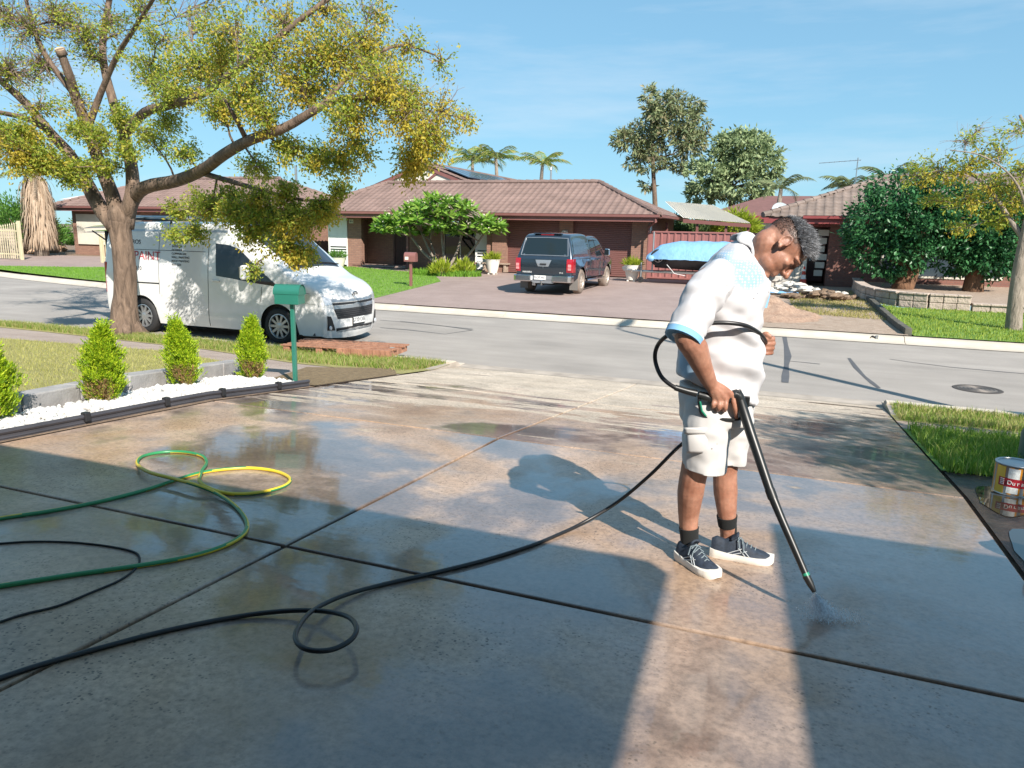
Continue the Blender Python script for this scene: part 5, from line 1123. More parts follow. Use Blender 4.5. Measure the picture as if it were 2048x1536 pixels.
LIME = leaf_mat('lime leaf', [(.22, .30, .02), (.30, .38, .03), (.38, .42, .05)], .5, .35)
MIDG = leaf_mat('mid green leaf', [(.05, .14, .02), (.09, .21, .03), (.14, .27, .05)], .45, .3)
c = atY(1475, 440, 38); shrub((c.x, 38, 1.2), 1.05, 2600, .30, LIME, 'yellow green feathery shrub above the cream carport', 51, 1.0, .16, -.2)
# ---------------------------------------------------------------- near garden
# black plastic edging with clips, grey block border, white pebbles
ed = empty('garden_edging', (-5.06, 3.8, -.2)); tag(ed, 'black plastic garden edging along the white pebbles', 'edging'); inv = Matrix.Translation((5.06, -3.8, .2))
yl = [1.0+.35*i for i in range(17)]; yl = [y for y in yl if y < 6.66]+[6.68]
mb = MB(); wob = lambda y: -5.055+.012*math.sin(y*2.3)
mb.tube([(wob(y), y, gz(0, y)+.062) for y in yl], .02, 8); mb.tube([(wob(y), y, gz(0, y)+.02) for y in yl], [.012]*len(yl), 6)
for a, b in zip(yl, yl[1:]): mb.prism([(wob(a)-.007, a, gz(0, a)-.03), (wob(a)+.007, a, gz(0, a)-.03), (wob(a)+.007, a, gz(0, a)+.06), (wob(a)-.007, a, gz(0, a)+.06)], (wob(b)-wob(a), b-a, gz(0, b)-gz(0, a)))
mb.build('strip', mat('dark edging plastic', (.05, .048, .055), .5, var=.2), ed, smooth=True).matrix_parent_inverse = inv
for px, py in ((150, 845), (302, 812), (418, 793), (508, 776)):
    g = G(px, py); MB().box((wob(g.y)+.004, g.y, gz(0, g.y)+.06), (.055, .05, .075)).build('clip', M_BLACKP, ed, bevel=.008).matrix_parent_inverse = inv
BL = [(-5.45, 1.0), (-5.78, 3.9), (-6.11, 5.69), (-6.46, 7.2)]
bd = empty('block_border', (-5.9, 4.6, -.25)); tag(bd, 'grey concrete block border between lawn and white pebbles', 'border'); inv = Matrix.Translation((5.9, -4.6, .25))
M_BLOCK = mat('grey concrete block', (.30, .29, .285), .85, var=.22, scale=5, bmp=.4, bscale=50, space='World')
Ltot = 0; segs = [(Vector(a), Vector(b)) for a, b in zip(BL, BL[1:])]
for a, b in segs:
    n = max(1, round((b-a).length/.62)); dlt = (b-a)/n
    for i in range(n):
        c = a+dlt*(i+.5); y = c.y; sl_ = (gz(0, a.y+dlt.y*(i+1))-gz(0, a.y+dlt.y*i))/dlt.length
        rot = Matrix.Rotation(math.atan2(dlt.y, dlt.x), 3, 'Z') @ Matrix.Rotation(-math.atan(sl_), 3, 'Y')
        MB().box((c.x-.04, y, gz(0, y)+.055), (dlt.length-.012, .20, .2), rot=rot).build('block', M_BLOCK, bd, bevel=.012).matrix_parent_inverse = inv
def pebble_field(name, P, n, s0, s1, mat_, dz, seed, flat=.65):
    g = np.random.default_rng(seed); me = bmesh.new(); bmesh.ops.create_icosphere(me, subdivisions=1, radius=1.0)
    iv = np.array([v.co[:] for v in me.verts]); jf = np.array([[v.index for v in f.verts] for f in me.faces]); me.free()
    xs = [p[0] for p in P]; ys = [p[1] for p in P]; x = g.uniform(min(xs), max(xs), n*6); y = g.uniform(min(ys), max(ys), n*6); k = in_poly(P, x, y); x, y = x[k][:n], y[k][:n]; m = len(x)
    s = g.uniform(s0, s1, m)[:, None, None]; V = iv[None]*s*np.stack([g.uniform(.8, 1.25, m), g.uniform(.7, 1.1, m), g.uniform(flat*.8, flat*1.2, m)], 1)[:, None, :]
    a = g.uniform(0, 6.28, m); c, d = np.cos(a)[:, None], np.sin(a)[:, None]; X = V[..., 0]*c-V[..., 1]*d; Y = V[..., 0]*d+V[..., 1]*c
    z = GZ(x, y)+dz+g.uniform(0, .035, m); V = np.stack([X+x[:, None], Y+y[:, None], V[..., 2]+z[:, None]], 2)
    Fc = jf[None]+(np.arange(m)*len(iv))[:, None, None]; return mesh_np(name, V.reshape(-1, 3), Fc.reshape(-1, 3), mat_, smooth=True)
PB = [(-5.09, 1.0), (-5.09, 6.6), (-5.6, 6.75), (-6.0, 6.55), (-5.88, 5.6), (-5.64, 3.9), (-5.34, 1.0)]
tag(pebble_field('white_pebbles', PB, 3400, .02, .042, mat('white pebble', (.58, .56, .53), .6, var=.2, scale=14, space='World'), .012, 3), 'bed of white pebbles beside the driveway', 'pebbles', kind='stuff')
# conifers
CON = leaf_mat('lime conifer spray', [(.12, .25, .01), (.25, .40, .015), (.40, .53, .02), (.52, .60, .04)], .5, .3)
CONB = leaf_mat('browned conifer spray', [(.22, .12, .05), (.32, .20, .09), (.20, .22, .05)], .8, .2)
def conifer(px, py, h, w, seed, label, tip=1.0):
    g = np.random.default_rng(seed); b = G(px, py); base = Vector((b.x, b.y, gz(b.x, b.y)+.02)); root = empty('conifer', base); tag(root, label, 'conifer', 'young conifers in the pebble bed')
    MB().tube([(0, 0, -.02), (.01, 0, h*.5), (0, .01, h*.9)], [.018, .012, .004], 6).build('trunk', M_BARKR, root, smooth='all')
    n = 2600; t = g.random(n)**.85; a = g.uniform(0, 6.28, n)
    prof = np.interp(t, [0, .08, .25, .5, .72, .85, .93, 1.0], [.6, .85, .95, .98, .72, .40, .20, .03])*(1+.22*np.sin(a*3+seed)+.22*np.sin(a*4+t*13+seed*2)+.16*np.sin(t*27+a*3+seed))
    out_ = g.random(n) < .1; r = prof*w*.5*(.35+.65*g.random(n)**.5)*np.where(out_, 1.28, 1); t = np.where(out_ & (t > .85), t*1.1, t); lx, ly = .05*math.sin(seed*2.1), .05*math.cos(seed*1.7); o = np.stack([np.cos(a)*r+lx*t**2, np.sin(a)*r+ly*t**2, t*h], 1)
    V = []; Fc = []
    # every spray: a flat fan of small scales pointing up and out
    d = np.stack([np.cos(a)*.6, np.sin(a)*.6, np.full(n, 1.0)], 1)+g.normal(size=(n, 3))*.22; d /= np.linalg.norm(d, axis=1)[:, None]
    s = np.cross(d, np.stack([np.cos(a), np.sin(a), 0*a], 1)+g.normal(size=(n, 3))*.3); s /= np.linalg.norm(s, axis=1)[:, None]
    k = 7; L = .075*g.uniform(.7, 1.3, n)[:, None]; P = []; D = []
    for j in range(k):
        f = j/(k-1); side = (-1 if j % 2 else 1)*(1-f*.6); P.append(o+d*L*f*.8); D.append(d+s*side*.85)
    pos = np.concatenate(P); dd = np.concatenate(D); dd /= np.linalg.norm(dd, axis=1)[:, None]
    brown = np.tile((t < .30) & (np.abs(np.angle(np.exp(1j*(a+1.0)))) < .9) & (g.random(n) < .75), k)
    for nm, msk, mt in (('foliage', ~brown, CON), ('browned_foliage', brown, CONB)):
        V, Fq = leaf_mesh(pos[msk], np.full(msk.sum(), .027), dd[msk]*3, .34, 0, .1, g); mesh_np(nm, V, Fq, mt, root)['kind'] = 'stuff'
    return root
conifer(212, 808, .62, .26, 1, 'widest whole young conifer, second from the left edge')
conifer(372, 776, .62, .235, 2, 'young conifer in the middle of the row, third from the left edge')
conifer(507, 762, .64, .235, 3, 'young conifer nearest the green letterbox')
conifer(-22, 850, .50, .30, 4, 'young conifer cut off by the left picture edge')
mb = None
# green letterbox
g = G(589, 769); mbx = empty('letterbox', (g.x-.02, g.y, gz(g.x, g.y)), math.radians(12)); tag(mbx, 'green metal letterbox with rounded lid on a slim post', 'letterbox')
M_LB = mat('green letterbox paint', (.022, .145, .105), .35, var=.1, coat=.3)
MB().box((.03, 0, .45), (.045, .045, .98)).build('post', M_LB, mbx, bevel=.006)
def lbshape(L, r, h, o=0): return [(-L/2, -r-o, 0), (-L/2, r+o, 0), (-L/2, r+o, h)] + [(-L/2, (r+o)*math.cos(a*PI/12), h+(r+o)*math.sin(a*PI/12)) for a in range(1, 12)] + [(-L/2, -r-o, h)]
MB().box((0, 0, .965), (.28, .17, .11)).build('box', M_LB, mbx, bevel=.004)
mb = MB(); A = [(-.15, -.09, 1.02)] + [(-.15, -.09*math.cos(a*PI/12), 1.035+.09*math.sin(a*PI/12)) for a in range(13)] + [(-.15, .09, 1.02)]
B = [(.15, p[1], p[2]) for p in A]; n = len(A); mb.add(A+B+[(p[0]+.005, p[1]*.94, p[2]-.008) for p in A]+[(p[0], p[1]*.94, p[2]-.008) for p in B], [(i, i+1, n+i+1, n+i) for i in range(n-1)]+[(2*n+i, 2*n+i+1, 3*n+i+1, 3*n+i) for i in range(n-1)]+[(i, i+1, 2*n+i+1, 2*n+i) for i in range(n-1)])
mb.build('lid', M_LB, mbx, smooth=True)
MB().prism([(.136, p[1]*.93, p[2]-.008) for p in A], (.008, 0, 0)).build('end_plate', M_LB, mbx); MB().bb(-.12, -.115, -.078, .078, 1.02, 1.04).build('slot_lip', M_LB, mbx)
# timber pallet on the verge
pl_ = empty('timber_pallet', (-6.95, 10.22, -.70), math.radians(8)); tag(pl_, 'low reddish timber pallet lying on the verge by the van', 'pallet')
M_TIMB = bark_mat('weathered red timber', (.24, .105, .06), (.42, .21, .13), 5)
for i, y in enumerate((-.34, -.17, 0, .17, .34)): MB().box((.0 if i else -.02, y, .125), (1.9 if i != 2 else 1.5, .11, .022)).build('deck_board', M_TIMB, pl_, bevel=.003)
for x in (-.88, -.30, .28, .86): MB().box((x, 0, .065), (.11, .76, .095)).build('bearer', M_TIMB, pl_, bevel=.004)
MB().box((.48, -.39, .07), (.92, .03, .11)).build('edge_board', M_TIMB, pl_, bevel=.003); MB().box((0, -.1, .008), (1.85, .1, .018)).build('base_board', M_TIMB, pl_, bevel=.003)
# ---------------------------------------------------------------- street details
def seam(pts, w, name='tar_seam', z=-.796, m_=None):
    P = [atZ(px, py, z) for px, py in pts]; mb = MB(); V = []
    for i, p in enumerate(P):
        t = (P[min(i+1, len(P)-1)]-P[max(i-1, 0)]).normalized(); s = Vector((-t.y, t.x, 0))*(w*.5*(.6+.8*random.random())); V += [(p.x-s.x, p.y-s.y, z), (p.x+s.x, p.y+s.y, z)]
    mb.add(V, [(2*i, 2*i+1, 2*i+3, 2*i+2) for i in range(len(P)-1)]); return mb.build(name, m_ or M_SEAMT, road)
M_SEAMT = mat('old tar seam', (.09, .09, .095), .7, space='World')
seam([(1568, 668), (1572, 690), (1576, 712), (1573, 730), (1571, 752), (1570, 765)], .11); seam([(1698, 716), (1712, 735), (1728, 752), (1745, 766), (1758, 776)], .08)
seam([(1580, 722), (1602, 724), (1640, 728)], .04); seam([(1780, 718), (1820, 724), (1900, 734), (2010, 744), (2060, 748)], .035)
seam([(760, 655), (820, 660), (890, 668), (945, 660), (880, 651), (800, 642)], .045); seam([(760, 640), (840, 647), (945, 658)], .04)
mc = atZ(1955, 778, -.796); mh = empty('manhole_cover', (mc.x, mc.y, -.797)); tag(mh, 'round ribbed manhole cover set in the road', 'manhole cover')
MB().lathe([(.26, .001), (.26, .006), (.31, .006), (.325, .0)], (0, 0, 0), 32).build('ring', mat('iron ring', (.10, .085, .075), .6, .5), mh); 
mb = MB().lathe([(0, .003), (.255, .003)], (0, 0, 0), 32)
for r in (.07, .12, .17, .22): mb.lathe([(r-.012, .003), (r-.01, .009), (r+.01, .009), (r+.012, .003)], (0, 0, 0), 32)
mb.build('lid', mat('worn iron', (.17, .15, .135), .55, .4), mh)
# ---------------------------------------------------------------- right edge: paint tin, service pillar, tub, mud and suds
cn = atZ(2024, 984, gz(1.3, 5.4)+.004); tin = empty('paint_tin', (cn.x, cn.y, cn.z)); tag(tin, 'orange labelled paint tin standing on the wet mud', 'paint tin')
MB().lathe([(.115, 0), (.118, .004), (.116, .01), (.116, .195), (.120, .2), (.116, .205), (.108, .205), (.104, .198)], (0, 0, 0), 32).build('can', M_STEEL, tin, smooth=True)
MB().lathe([(0, .197), (.106, .197), (.108, .204)], (0, 0, 0), 32).build('lid', M_STEEL, tin)
def wrap(a0, a1, z0, z1, r, m_, name, par=tin):
    mb = MB().grid(lambda u, v: Vector((r*math.cos(lerp(a0, a1, u)), r*math.sin(lerp(a0, a1, u)), lerp(z0, z1, v))), 16, 1); return mb.build(name, m_, par, smooth=True)
fc = math.atan2(-cn.y, -cn.x)
wrap(0, 2*PI, .012, .190, .1172, mat('orange label', (.70, .28, .02), .4, var=.1), 'label')
wrap(fc-.95, fc-.45, .012, .190, .1178, mat('yellow label panel', (.75, .48, .06), .4), 'label_panel'); wrap(fc-.3, fc+.25, .02, .185, .1178, mat('white label picture', (.72, .74, .72), .4, var=.3, scale=30), 'label_panel')
wrap(fc-.75, fc+1.2, .062, .118, .1186, mat('red label band', (.36, .02, .03), .4), 'label_band')
for i in range(4):
    for j in range(3): a = fc-.62+.07*j; MB().box((.1192*math.cos(a), .1192*math.sin(a), .075+.011*i), (.006, .002, .006), rz=a+PI/2).build('logo_dot', M_WHITE, tin)
for i, ch in enumerate('Duram'):
    a = fc-.18+i*.2; text_obj('lettering', ch, .038, M_WHITE, tin, Matrix.Translation((.1195*math.cos(a), .1195*math.sin(a), .09)) @ Matrix.Rotation(a+PI/2, 4, 'Z') @ Matrix.Rotation(PI/2, 4, 'X'))
pp = atZ(2066, 930, gz(1.6, 6.3)); sp_ = empty('service_pillar', (pp.x, pp.y, gz(pp.x, pp.y))); tag(sp_, 'dull green service pillar at the right picture edge', 'service pillar')
MB().lathe([(.11, -.05), (.11, .28), (.10, .31), (.06, .33), (0, .335)], (0, 0, 0), 20).build('pillar', mat('dull green plastic', (.07, .12, .08), .55, var=.12), sp_, smooth=True)
MB().lathe([(.13, -.02), (.13, .03), (.11, .04)], (0, 0, 0), 20).build('base', M_BLACKP, sp_, smooth=True)
pt = atZ(2070, 1128, gz(1.3, 4.2)+.0); tb = empty('plastic_tub', (pt.x, pt.y, pt.z)); tag(tb, 'white plastic tub lying half out of view at right', 'tub')
MB().lathe([(.0, 0), (.085, .0), (.10, .02), (.105, .14), (.112, .15), (.112, .16), (.10, .16)], (0, 0, .1), 24, rot=Matrix.Rotation(1.2, 3, 'Y')).build('shell', M_WHITE, tb, smooth=True); MB().lathe([(.0, .012), (.09, .012), (.1, 0)], (.16, 0, .155), 20, rot=Matrix.Rotation(1.2, 3, 'Y')).build('lid', M_STEEL, tb)
def puddle(P, m_):
    mb = MB(); z = min(gz(*p) for p in P)-.024; mb.poly([(x, y, gz(x, y)+.006) for x, y in catmull2(P)]); o = mb.build('puddle', m_); tag(o, kind='structure')
def catmull2(P): Q = catmull([(*p, 0) for p in P]+[(*P[0], 0)], 4); return [(q.x, q.y) for q in Q[:-1]]
M_WATER = glass_dark('muddy water', (.03, .026, .02), .02)
puddle([(1.12, 5.1), (1.2, 5.6), (1.42, 5.62), (1.5, 5.35), (1.35, 5.0), (1.2, 4.85)], M_WATER); puddle([(1.1, 4.2), (1.18, 4.6), (1.42, 4.55), (1.5, 4.2), (1.3, 3.8), (1.14, 3.7)], M_WATER)
tk = empty('timber_edging', (1.5, 4.9, -.3)); tag(tk, 'dark wet timber edging beside the paint tin', 'edging')
for k in range(2): MB().box((.14+.16*k, -.35+.1*k, .0), (.06, 1.5, .10), rz=-.18).build('plank', mat('wet dark timber', (.03, .02, .015), .3, var=.3), tk, bevel=.006)
# ---------------------------------------------------------------- far yard: frangipani, pots, trailer, heaps, walls
FRG = leaf_mat('frangipani leaf', [(.06, .16, .02), (.12, .26, .03), (.20, .36, .05), (.30, .42, .08)], .35, .3)
FLW = leaf_mat('cream flower', [(.7, .66, .45), (.75, .72, .6)], .6, .3)
def frangipani():
    rng = random.Random(5); g = np.random.default_rng(5); b = G(893, 546); Y = b.y; base = Vector((b.x, Y, gz(b.x, Y))); root = empty('frangipani_tree', base); tag(root, 'spreading frangipani with long glossy leaves before the porch', 'tree')
    T = Tree(5); T.limb([base, base+Vector((0, 0, .3))], .13, .12)
    for px, py in ((800, 440), (840, 460), (880, 430), (930, 450), (980, 450), (860, 480)):
        e = atY(px, py, Y+rng.uniform(-.6, .6)); m = base.lerp(e, .5)+Vector((0, 0, -.25)); T.limb([base+Vector((0, 0, .12)), m, e], .085, .035)
    ros = []
    for _ in range(235):
        u = rng.uniform(-1, 1); v = rng.uniform(-1, 1); px = 878+125*u; top = 400+38*u*u-8*math.cos(u*4); py = lerp(top, 470-8*abs(u), rng.random()**1.15)
        p = atY(px, py, Y+1.6*v*math.sqrt(max(.05, 1-u*u))); q, r = T.near(p); T.wood.tube(wiggle(q, p, 3, .06, rng), [.035, .03, .025, .02], 5); ros.append(p)
    parts = []; fl = []
    for p in ros:
        n = 15; a = g.uniform(0, 6.28, n); e = g.uniform(-.5, .9, n); d = np.stack([np.cos(a)*np.cos(e), np.sin(a)*np.cos(e), np.sin(e)], 1)
        parts.append(leaf_mesh(np.tile(np.array(p), (n, 1)), np.full(n, .37), d*4, .30, .25, .35, g))
        if rng.random() < .5: fl.append(np.array(p)+g.normal(size=(5, 3))*.09+np.array([0, 0, .1]))
    inv = Matrix.Translation(-base); T.wood.build('trunk', M_BARKG, root, smooth='all').matrix_parent_inverse = inv
    V, Fc = cat_mesh(parts); o = mesh_np('crown', V, Fc, FRG, root); o.matrix_parent_inverse = inv; o['kind'] = 'stuff'
    V, Fc = leaf_mesh(np.concatenate(fl), np.full(sum(len(f) for f in fl), .07), None, .9, 0, .2, g); o = mesh_np('flowers', V, Fc, FLW, root); o.matrix_parent_inverse = inv; o['kind'] = 'stuff'
frangipani()
c = G(893, 550); tag(blades('ground_cover', [(c.x+1.5*math.cos(a*PI/8)*(1.1), c.y-.2+.75*math.sin(a*PI/8)) for a in range(16)], 2600, .22, .02, M_TURF, .012, .9), 'low green ground cover round the frangipani stems', 'plants', kind='stuff')
for k, (px, py, lb) in enumerate(((882, 553, 'tall fern tuft left of two under the frangipani'), (928, 551, 'smaller fern tuft right of two under the frangipani'))):
    q = G(px, py); shrub((q.x, q.y, q.z), .42, 420, .26, LIME, lb, 60+k, 1.1, .16, 1.2, name='fern', group='ferns under the frangipani')
# pots
M_POT = mat('cream pot', (.72, .68, .60), .6, var=.08)
def pot(px, py, label, r=.30, h=.62, plant=LIME, seed=1):
    q = G(px, py); root = empty('planter_pot', (q.x, q.y, gz(q.x, q.y)+.012)); tag(root, label, 'plant pot', 'cream planter pots'); mb = MB()
    for a in range(4): mb.box((.16*math.cos(a*PI/2+PI/4), .16*math.sin(a*PI/2+PI/4), .025), (.08, .08, .05))
    mb.lathe([(0, .05), (r*.62, .05), (r*.78, h*.35), (r*.95, h*.75), (r*1.05, h*.97), (r*1.08, h), (r*.98, h), (r*.95, h*.9), (0, h*.9)], (0, 0, 0), 20).build('pot', M_POT, root, smooth=True)
    g = np.random.default_rng(seed); n = 340; a = g.uniform(0, 6.28, n); e = g.uniform(.3, 1.5, n); d = np.stack([np.cos(a)*np.cos(e), np.sin(a)*np.cos(e), np.sin(e)], 1); s0 = np.stack([np.cos(a)*r*.6*g.random(n), np.sin(a)*r*.6*g.random(n), np.full(n, h*.9)], 1)
    V, Fc = leaf_mesh(s0+d*g.uniform(0, .22, n)[:, None], np.full(n, .24), d*5, .14, .05, .2, g); mesh_np('plant', V, Fc, plant, root)['kind'] = 'stuff'
pot(985, 549, 'cream pot with feathery plant left of the parked utility', seed=1); pot(1263, 563, 'cream pot with feathery plant between utility and trailer', seed=2); pot(676, 538, 'cream pot with spiky plant below the white wall panel', seed=3, plant=MIDG, r=.36, h=.5)
# brown letterbox
q = G(822, 573); lb = empty('letterbox', (q.x, q.y, gz(q.x, q.y)), .2); tag(lb, 'brown letterbox on a post at the far lawn edge', 'letterbox')
MB().box((0, 0, .42), (.09, .09, .86)).build('post', M_TRIM, lb, bevel=.01); MB().prism([(-.2, -.14, .84), (-.2, .14, .84), (-.2, .14, 1.02)]+[(-.2, .14*math.cos(a*PI/8), 1.02+.13*math.sin(a*PI/8)) for a in range(1, 8)]+[(-.2, -.14, 1.02)], (.4, 0, 0)).build('box', M_TRIM, lb); MB().box((-.1, -.145, .95), (.12, .01, .1)).build('number_tag', M_CREAM, lb)
# little bench under the window
q = G(940, 548); bn = empty('garden_bench', (q.x+.3, FY+.05, -.45)); tag(bn, 'small stone bench under the front window', 'bench')
MB().box((0, 0, .36), (1.3, .35, .07)).build('seat', M_DUST, bn, bevel=.01)
for x in (-.5, .5): MB().box((x, 0, .16), (.14, .3, .32), top=(.8, .9)).build('leg', M_DUST, bn, bevel=.01)
# ---- boat trailer under a blue tarpaulin
TR = empty('boat_trailer', (-4.1, 28.4, -.47)); tag(TR, 'small boat trailer beside the steel fence', 'trailer')
MB().tube([(-2.1, -.3, .42), (-.6, -.6, .42), (1.9, -.6, .42)], .04, 6).tube([(-2.1, -.3, .42), (-.6, .5, .42), (1.9, .5, .42)], .04, 6).tube([(.4, -.6, .42), (.4, .5, .42)], .04, 6).build('frame', M_STEEL, TR)
MB().tube([(-2.1, -.3, .45), (-2.45, -.3, .45)], .05, 6).box((-2.4, -.3, .52), (.2, .1, .1)).build('coupling', M_STEEL, TR, bevel=.01)
jw = empty('jockey_wheel', (-1.75, -.42, 0), parent=TR); MB().cyl((0, 0, .2), (0, 0, .75), .03, n=8).build('stem', M_STEEL, jw); MB().lathe([(.03, -.03), (.1, -.03), (.115, 0), (.1, .03), (.03, .03)], (0, 0, .115), 16, 'Y').build('tyre', M_RUBBER, jw, smooth=True)
MB().cyl((-1.35, -.35, .42), (-1.35, -.35, 1.9), .03, n=8).build('winch_post', M_STEEL, TR)
wheel(TR, (.6, -.72, .3), .3, .18, -1, M_RIM, M_RUBBER, 5, .17); wheel(TR, (.6, .62, .3), .3, .18, 1, M_RIM, M_RUBBER, 5, .17)
sw = wheel(TR, (-1.1, -.5, .95), .31, .18, -1, M_RIM, M_RUBBER, 5, .17)
bt = empty('dinghy', (-3.9, 28.3, .1)); tag(bt, 'dinghy on the trailer, its hull dark below a blue tarpaulin', 'boat')
mb = MB()
def hull(u, v):
    x = lerp(-1.5, 2.0, u); wd = .72*(1-max(0, (.35-u)/.35)**2*.75); a = lerp(-1.15, 1.15, v)*1.3; return Vector((x, wd*math.sin(a), .52-.58*math.cos(a)*(1-.25*max(0, .4-u))))
mb.grid(hull, 16, 10).build('hull', mat('dark hull', (.035, .035, .04), .5), bt, smooth=True)
tp_ = empty('tarpaulin', (-3.9, 28.3, .5)); tag(tp_, 'light blue tarpaulin stretched over the dinghy', 'tarpaulin')
M_TARP = mat('blue tarpaulin', (.19, .38, .60), .5, var=.12, scale=2, bmp=.5, bscale=6, bdist=.06)
def tarp(u, v):
    x = lerp(-1.75, 2.1, u); wd = .86*(1-max(0, (.3-u)/.3)**2*.45); y = lerp(-1, 1, v)*wd; hgt = .62*(1-abs(lerp(-1, 1, v))**2.2)*interp(u, [(0, .15), (.12, .75), (.3, .95), (.7, 1.0), (1, .8)]); fold = .05*mnoise.noise(Vector((x*2.2, y*3.5, 0)))+.03*abs(mnoise.noise(Vector((x*5, y*4, 3)))); dn = -.32*max(0, abs(lerp(-1, 1, v))-.75)*4*.25*(1+.18*math.sin(x*2.1)+.25*mnoise.noise(Vector((x*3, v*2, 7)))); return Vector((x, y+fold*.3, hgt+fold*.6+dn))
MB().grid(tarp, 44, 26).build('sheet', M_TARP, tp_, smooth=True)
MB().ell((-1.55, -.62, -.05), (.14, .1, .12), n=10, m=6).build('knot', M_TARP, tp_, smooth=True)
MB().tube([(-.9, -.85, -.25), (-.6, -.95, -.55), (-.2, -.98, -.62)], .012, 4).build('rope', M_WHITE, tp_)
q = G(1352, 566); MB()
# ---- heap of soil, rubble, clods, cone
def heap(name, c, rx, ry, h, m_, label, cat, seed, n=46, lump=.08, kind=None):
    mb = MB(); c = Vector(c)
    def fn(u, v):
        x, y = lerp(-1, 1, u), lerp(-1, 1, v); r = math.hypot(x, y); z = max(0, 1-r)**1.15
        nz_ = mnoise.fractal(Vector((x*3+seed, y*3, 0)), .8, 2.0, 4); return Vector((x*rx, y*ry, z*h+nz_*lump*min(1, max(0, 1.08-r)*4)-.02))
    o = mb.grid(fn, n, n).build(name, m_, smooth=True, loc=c); tag(o, label, cat, kind=kind); return o
q = G(1540, 645); heap('soil_heap', (q.x-.15, q.y+1.3, gz(0, 20)), 1.35, 1.4, .55, soil_mat('brown soil heap', (.26, .165, .115), (.40, .28, .205), scale=9, bs=26), 'heap of brown soil behind the man by the kerb', 'soil heap', 3)
M_RUB = mat('pale rubble', (.55, .52, .47), .85, var=.2, scale=4)
def rock(mb, c, s, rng):
    V = []; n, m = 7, 5; c = Vector(c)
    o = [rng.uniform(.7, 1.2) for _ in range((m+1)*n)]
    for i in range(m+1):
        ph = PI*i/m
        for k in range(n): a = 2*PI*k/n; V.append(c+Vector((math.sin(ph)*math.cos(a)*s[0], math.sin(ph)*math.sin(a)*s[1], -math.cos(ph)*s[2]))*o[i*n+k])
    mb.add(V, [(i*n+k, i*n+(k+1) % n, (i+1)*n+(k+1) % n, (i+1)*n+k) for i in range(m) for k in range(n)])
rng = random.Random(4)
rp_ = empty('rubble_pile', (G(1590, 592).x, G(1590, 592).y, gz(0, 28))); tag(rp_, 'pile of pale broken rubble on the bare yard', 'rubble')
for k in range(46):
    x = rng.gauss(0, .65); y = rng.gauss(0, .35); mb = MB(); s = rng.uniform(.08, .2); rock(mb, (x, y, max(.05, .34-.3*abs(x))*rng.random()+.05), (s*1.3, s, s*.55), rng); mb.build('stone', M_RUB, rp_)
MB().grid(lambda u, v: Vector((lerp(-1.0, .1, u), lerp(-.75, -.35, v), .05+.05*math.sin(u*9)*math.sin(v*7)+.03)), 14, 6).build('blue_sheet', M_TARP, rp_, smooth=True)
cp = empty('clod_pile', (G(1640, 600).x, G(1640, 600).y, gz(0, 26))); tag(cp, 'pile of brown turf clods right of the pale rubble', 'clods')
for k in range(26):
    x = rng.gauss(0, .45); y = rng.gauss(0, .25); mb = MB(); s = rng.uniform(.08, .18); rock(mb, (x, y, max(.04, .25-.3*abs(x))*rng.random()+.05), (s*1.3, s, s*.6), rng); mb.build('clod', M_DIRT, cp)
q = G(1605, 573); tc_ = empty('traffic_cone', (q.x, q.y, gz(0, 29.8)+.01)); tag(tc_, 'red and white traffic cone beside the dark entry', 'traffic cone')
M_CONE = mat('red cone plastic', (.62, .06, .035), .5); MB().box((0, 0, .02), (.36, .36, .04)).build('base', M_CONE, tc_, bevel=.01)
for a, b, m_ in ((.04, .26, M_CONE), (.26, .42, M_WHITE), (.42, .55, M_CONE), (.55, .62, M_WHITE), (.62, .72, M_CONE)): MB().lathe([(.14-.16*a, a), (.14-.16*b, b)], (0, 0, 0), 18).build('band', m_, tc_, smooth=True)
fp = empty('board_fence', (G(1575, 578).x, 30.1, -.45)); tag(fp, 'cream boarded panel fence beside the entry of the right house', 'fence panel')
for i in range(6): MB().box((-.55+i*.2, 0, .5), (.19, .03, 1.0)).build('board', M_CREAM, fp, bevel=.004)
bl = empty('block_stack', (G(1535, 585).x+.2, 28.9, -.47)); tag(bl, 'small stack of pale stone blocks behind the soil heap', 'blocks')
for i in range(5): MB().box((rng.uniform(-.1, .1)+.42*(i % 2)-.2, rng.uniform(-.05, .05), .1+.2*(i//2)), (.4, .25, .19), rz=rng.uniform(-.1, .1)).build('block', M_RUB, bl, bevel=.015)
# ---- retaining wall of split blocks
RW = empty('retaining_wall', (2.5, 23.5, -.57)); tag(RW, 'low wall of split stone blocks in front of the round trees', 'retaining wall'); inv = Matrix.Translation((-2.5, -23.5, .57))
M_SPLIT = mat('split stone block', (.42, .34, .285), .9, var=.22, scale=3, bmp=.8, bscale=14, bdist=.04, space='World')
line_ = [(1.62, 29.0), (1.62, 27.0), (1.72, 25.6), (2.0, 24.5), (2.5, 23.75), (3.2, 23.45), (4.2, 23.4)]
pts = []; acc = 0
for (a, b) in zip(line_, line_[1:]):
    a, b = Vector(a), Vector(b); n = max(1, round((b-a).length/.36))
    for i in range(n): pts.append((a.lerp(b, (i+.5)/n), (b-a)/n))
for lv in range(2):
    for c, d in pts:
        mb = MB(); mb.box((c.x+rng.uniform(-.012, .012), c.y, gz(c.x, c.y)+.1+.19*lv), (d.length-.012, .24, .182), rz=math.atan2(d.y, d.x)); mb.build('block', M_SPLIT, RW, bevel=.02).matrix_parent_inverse = inv
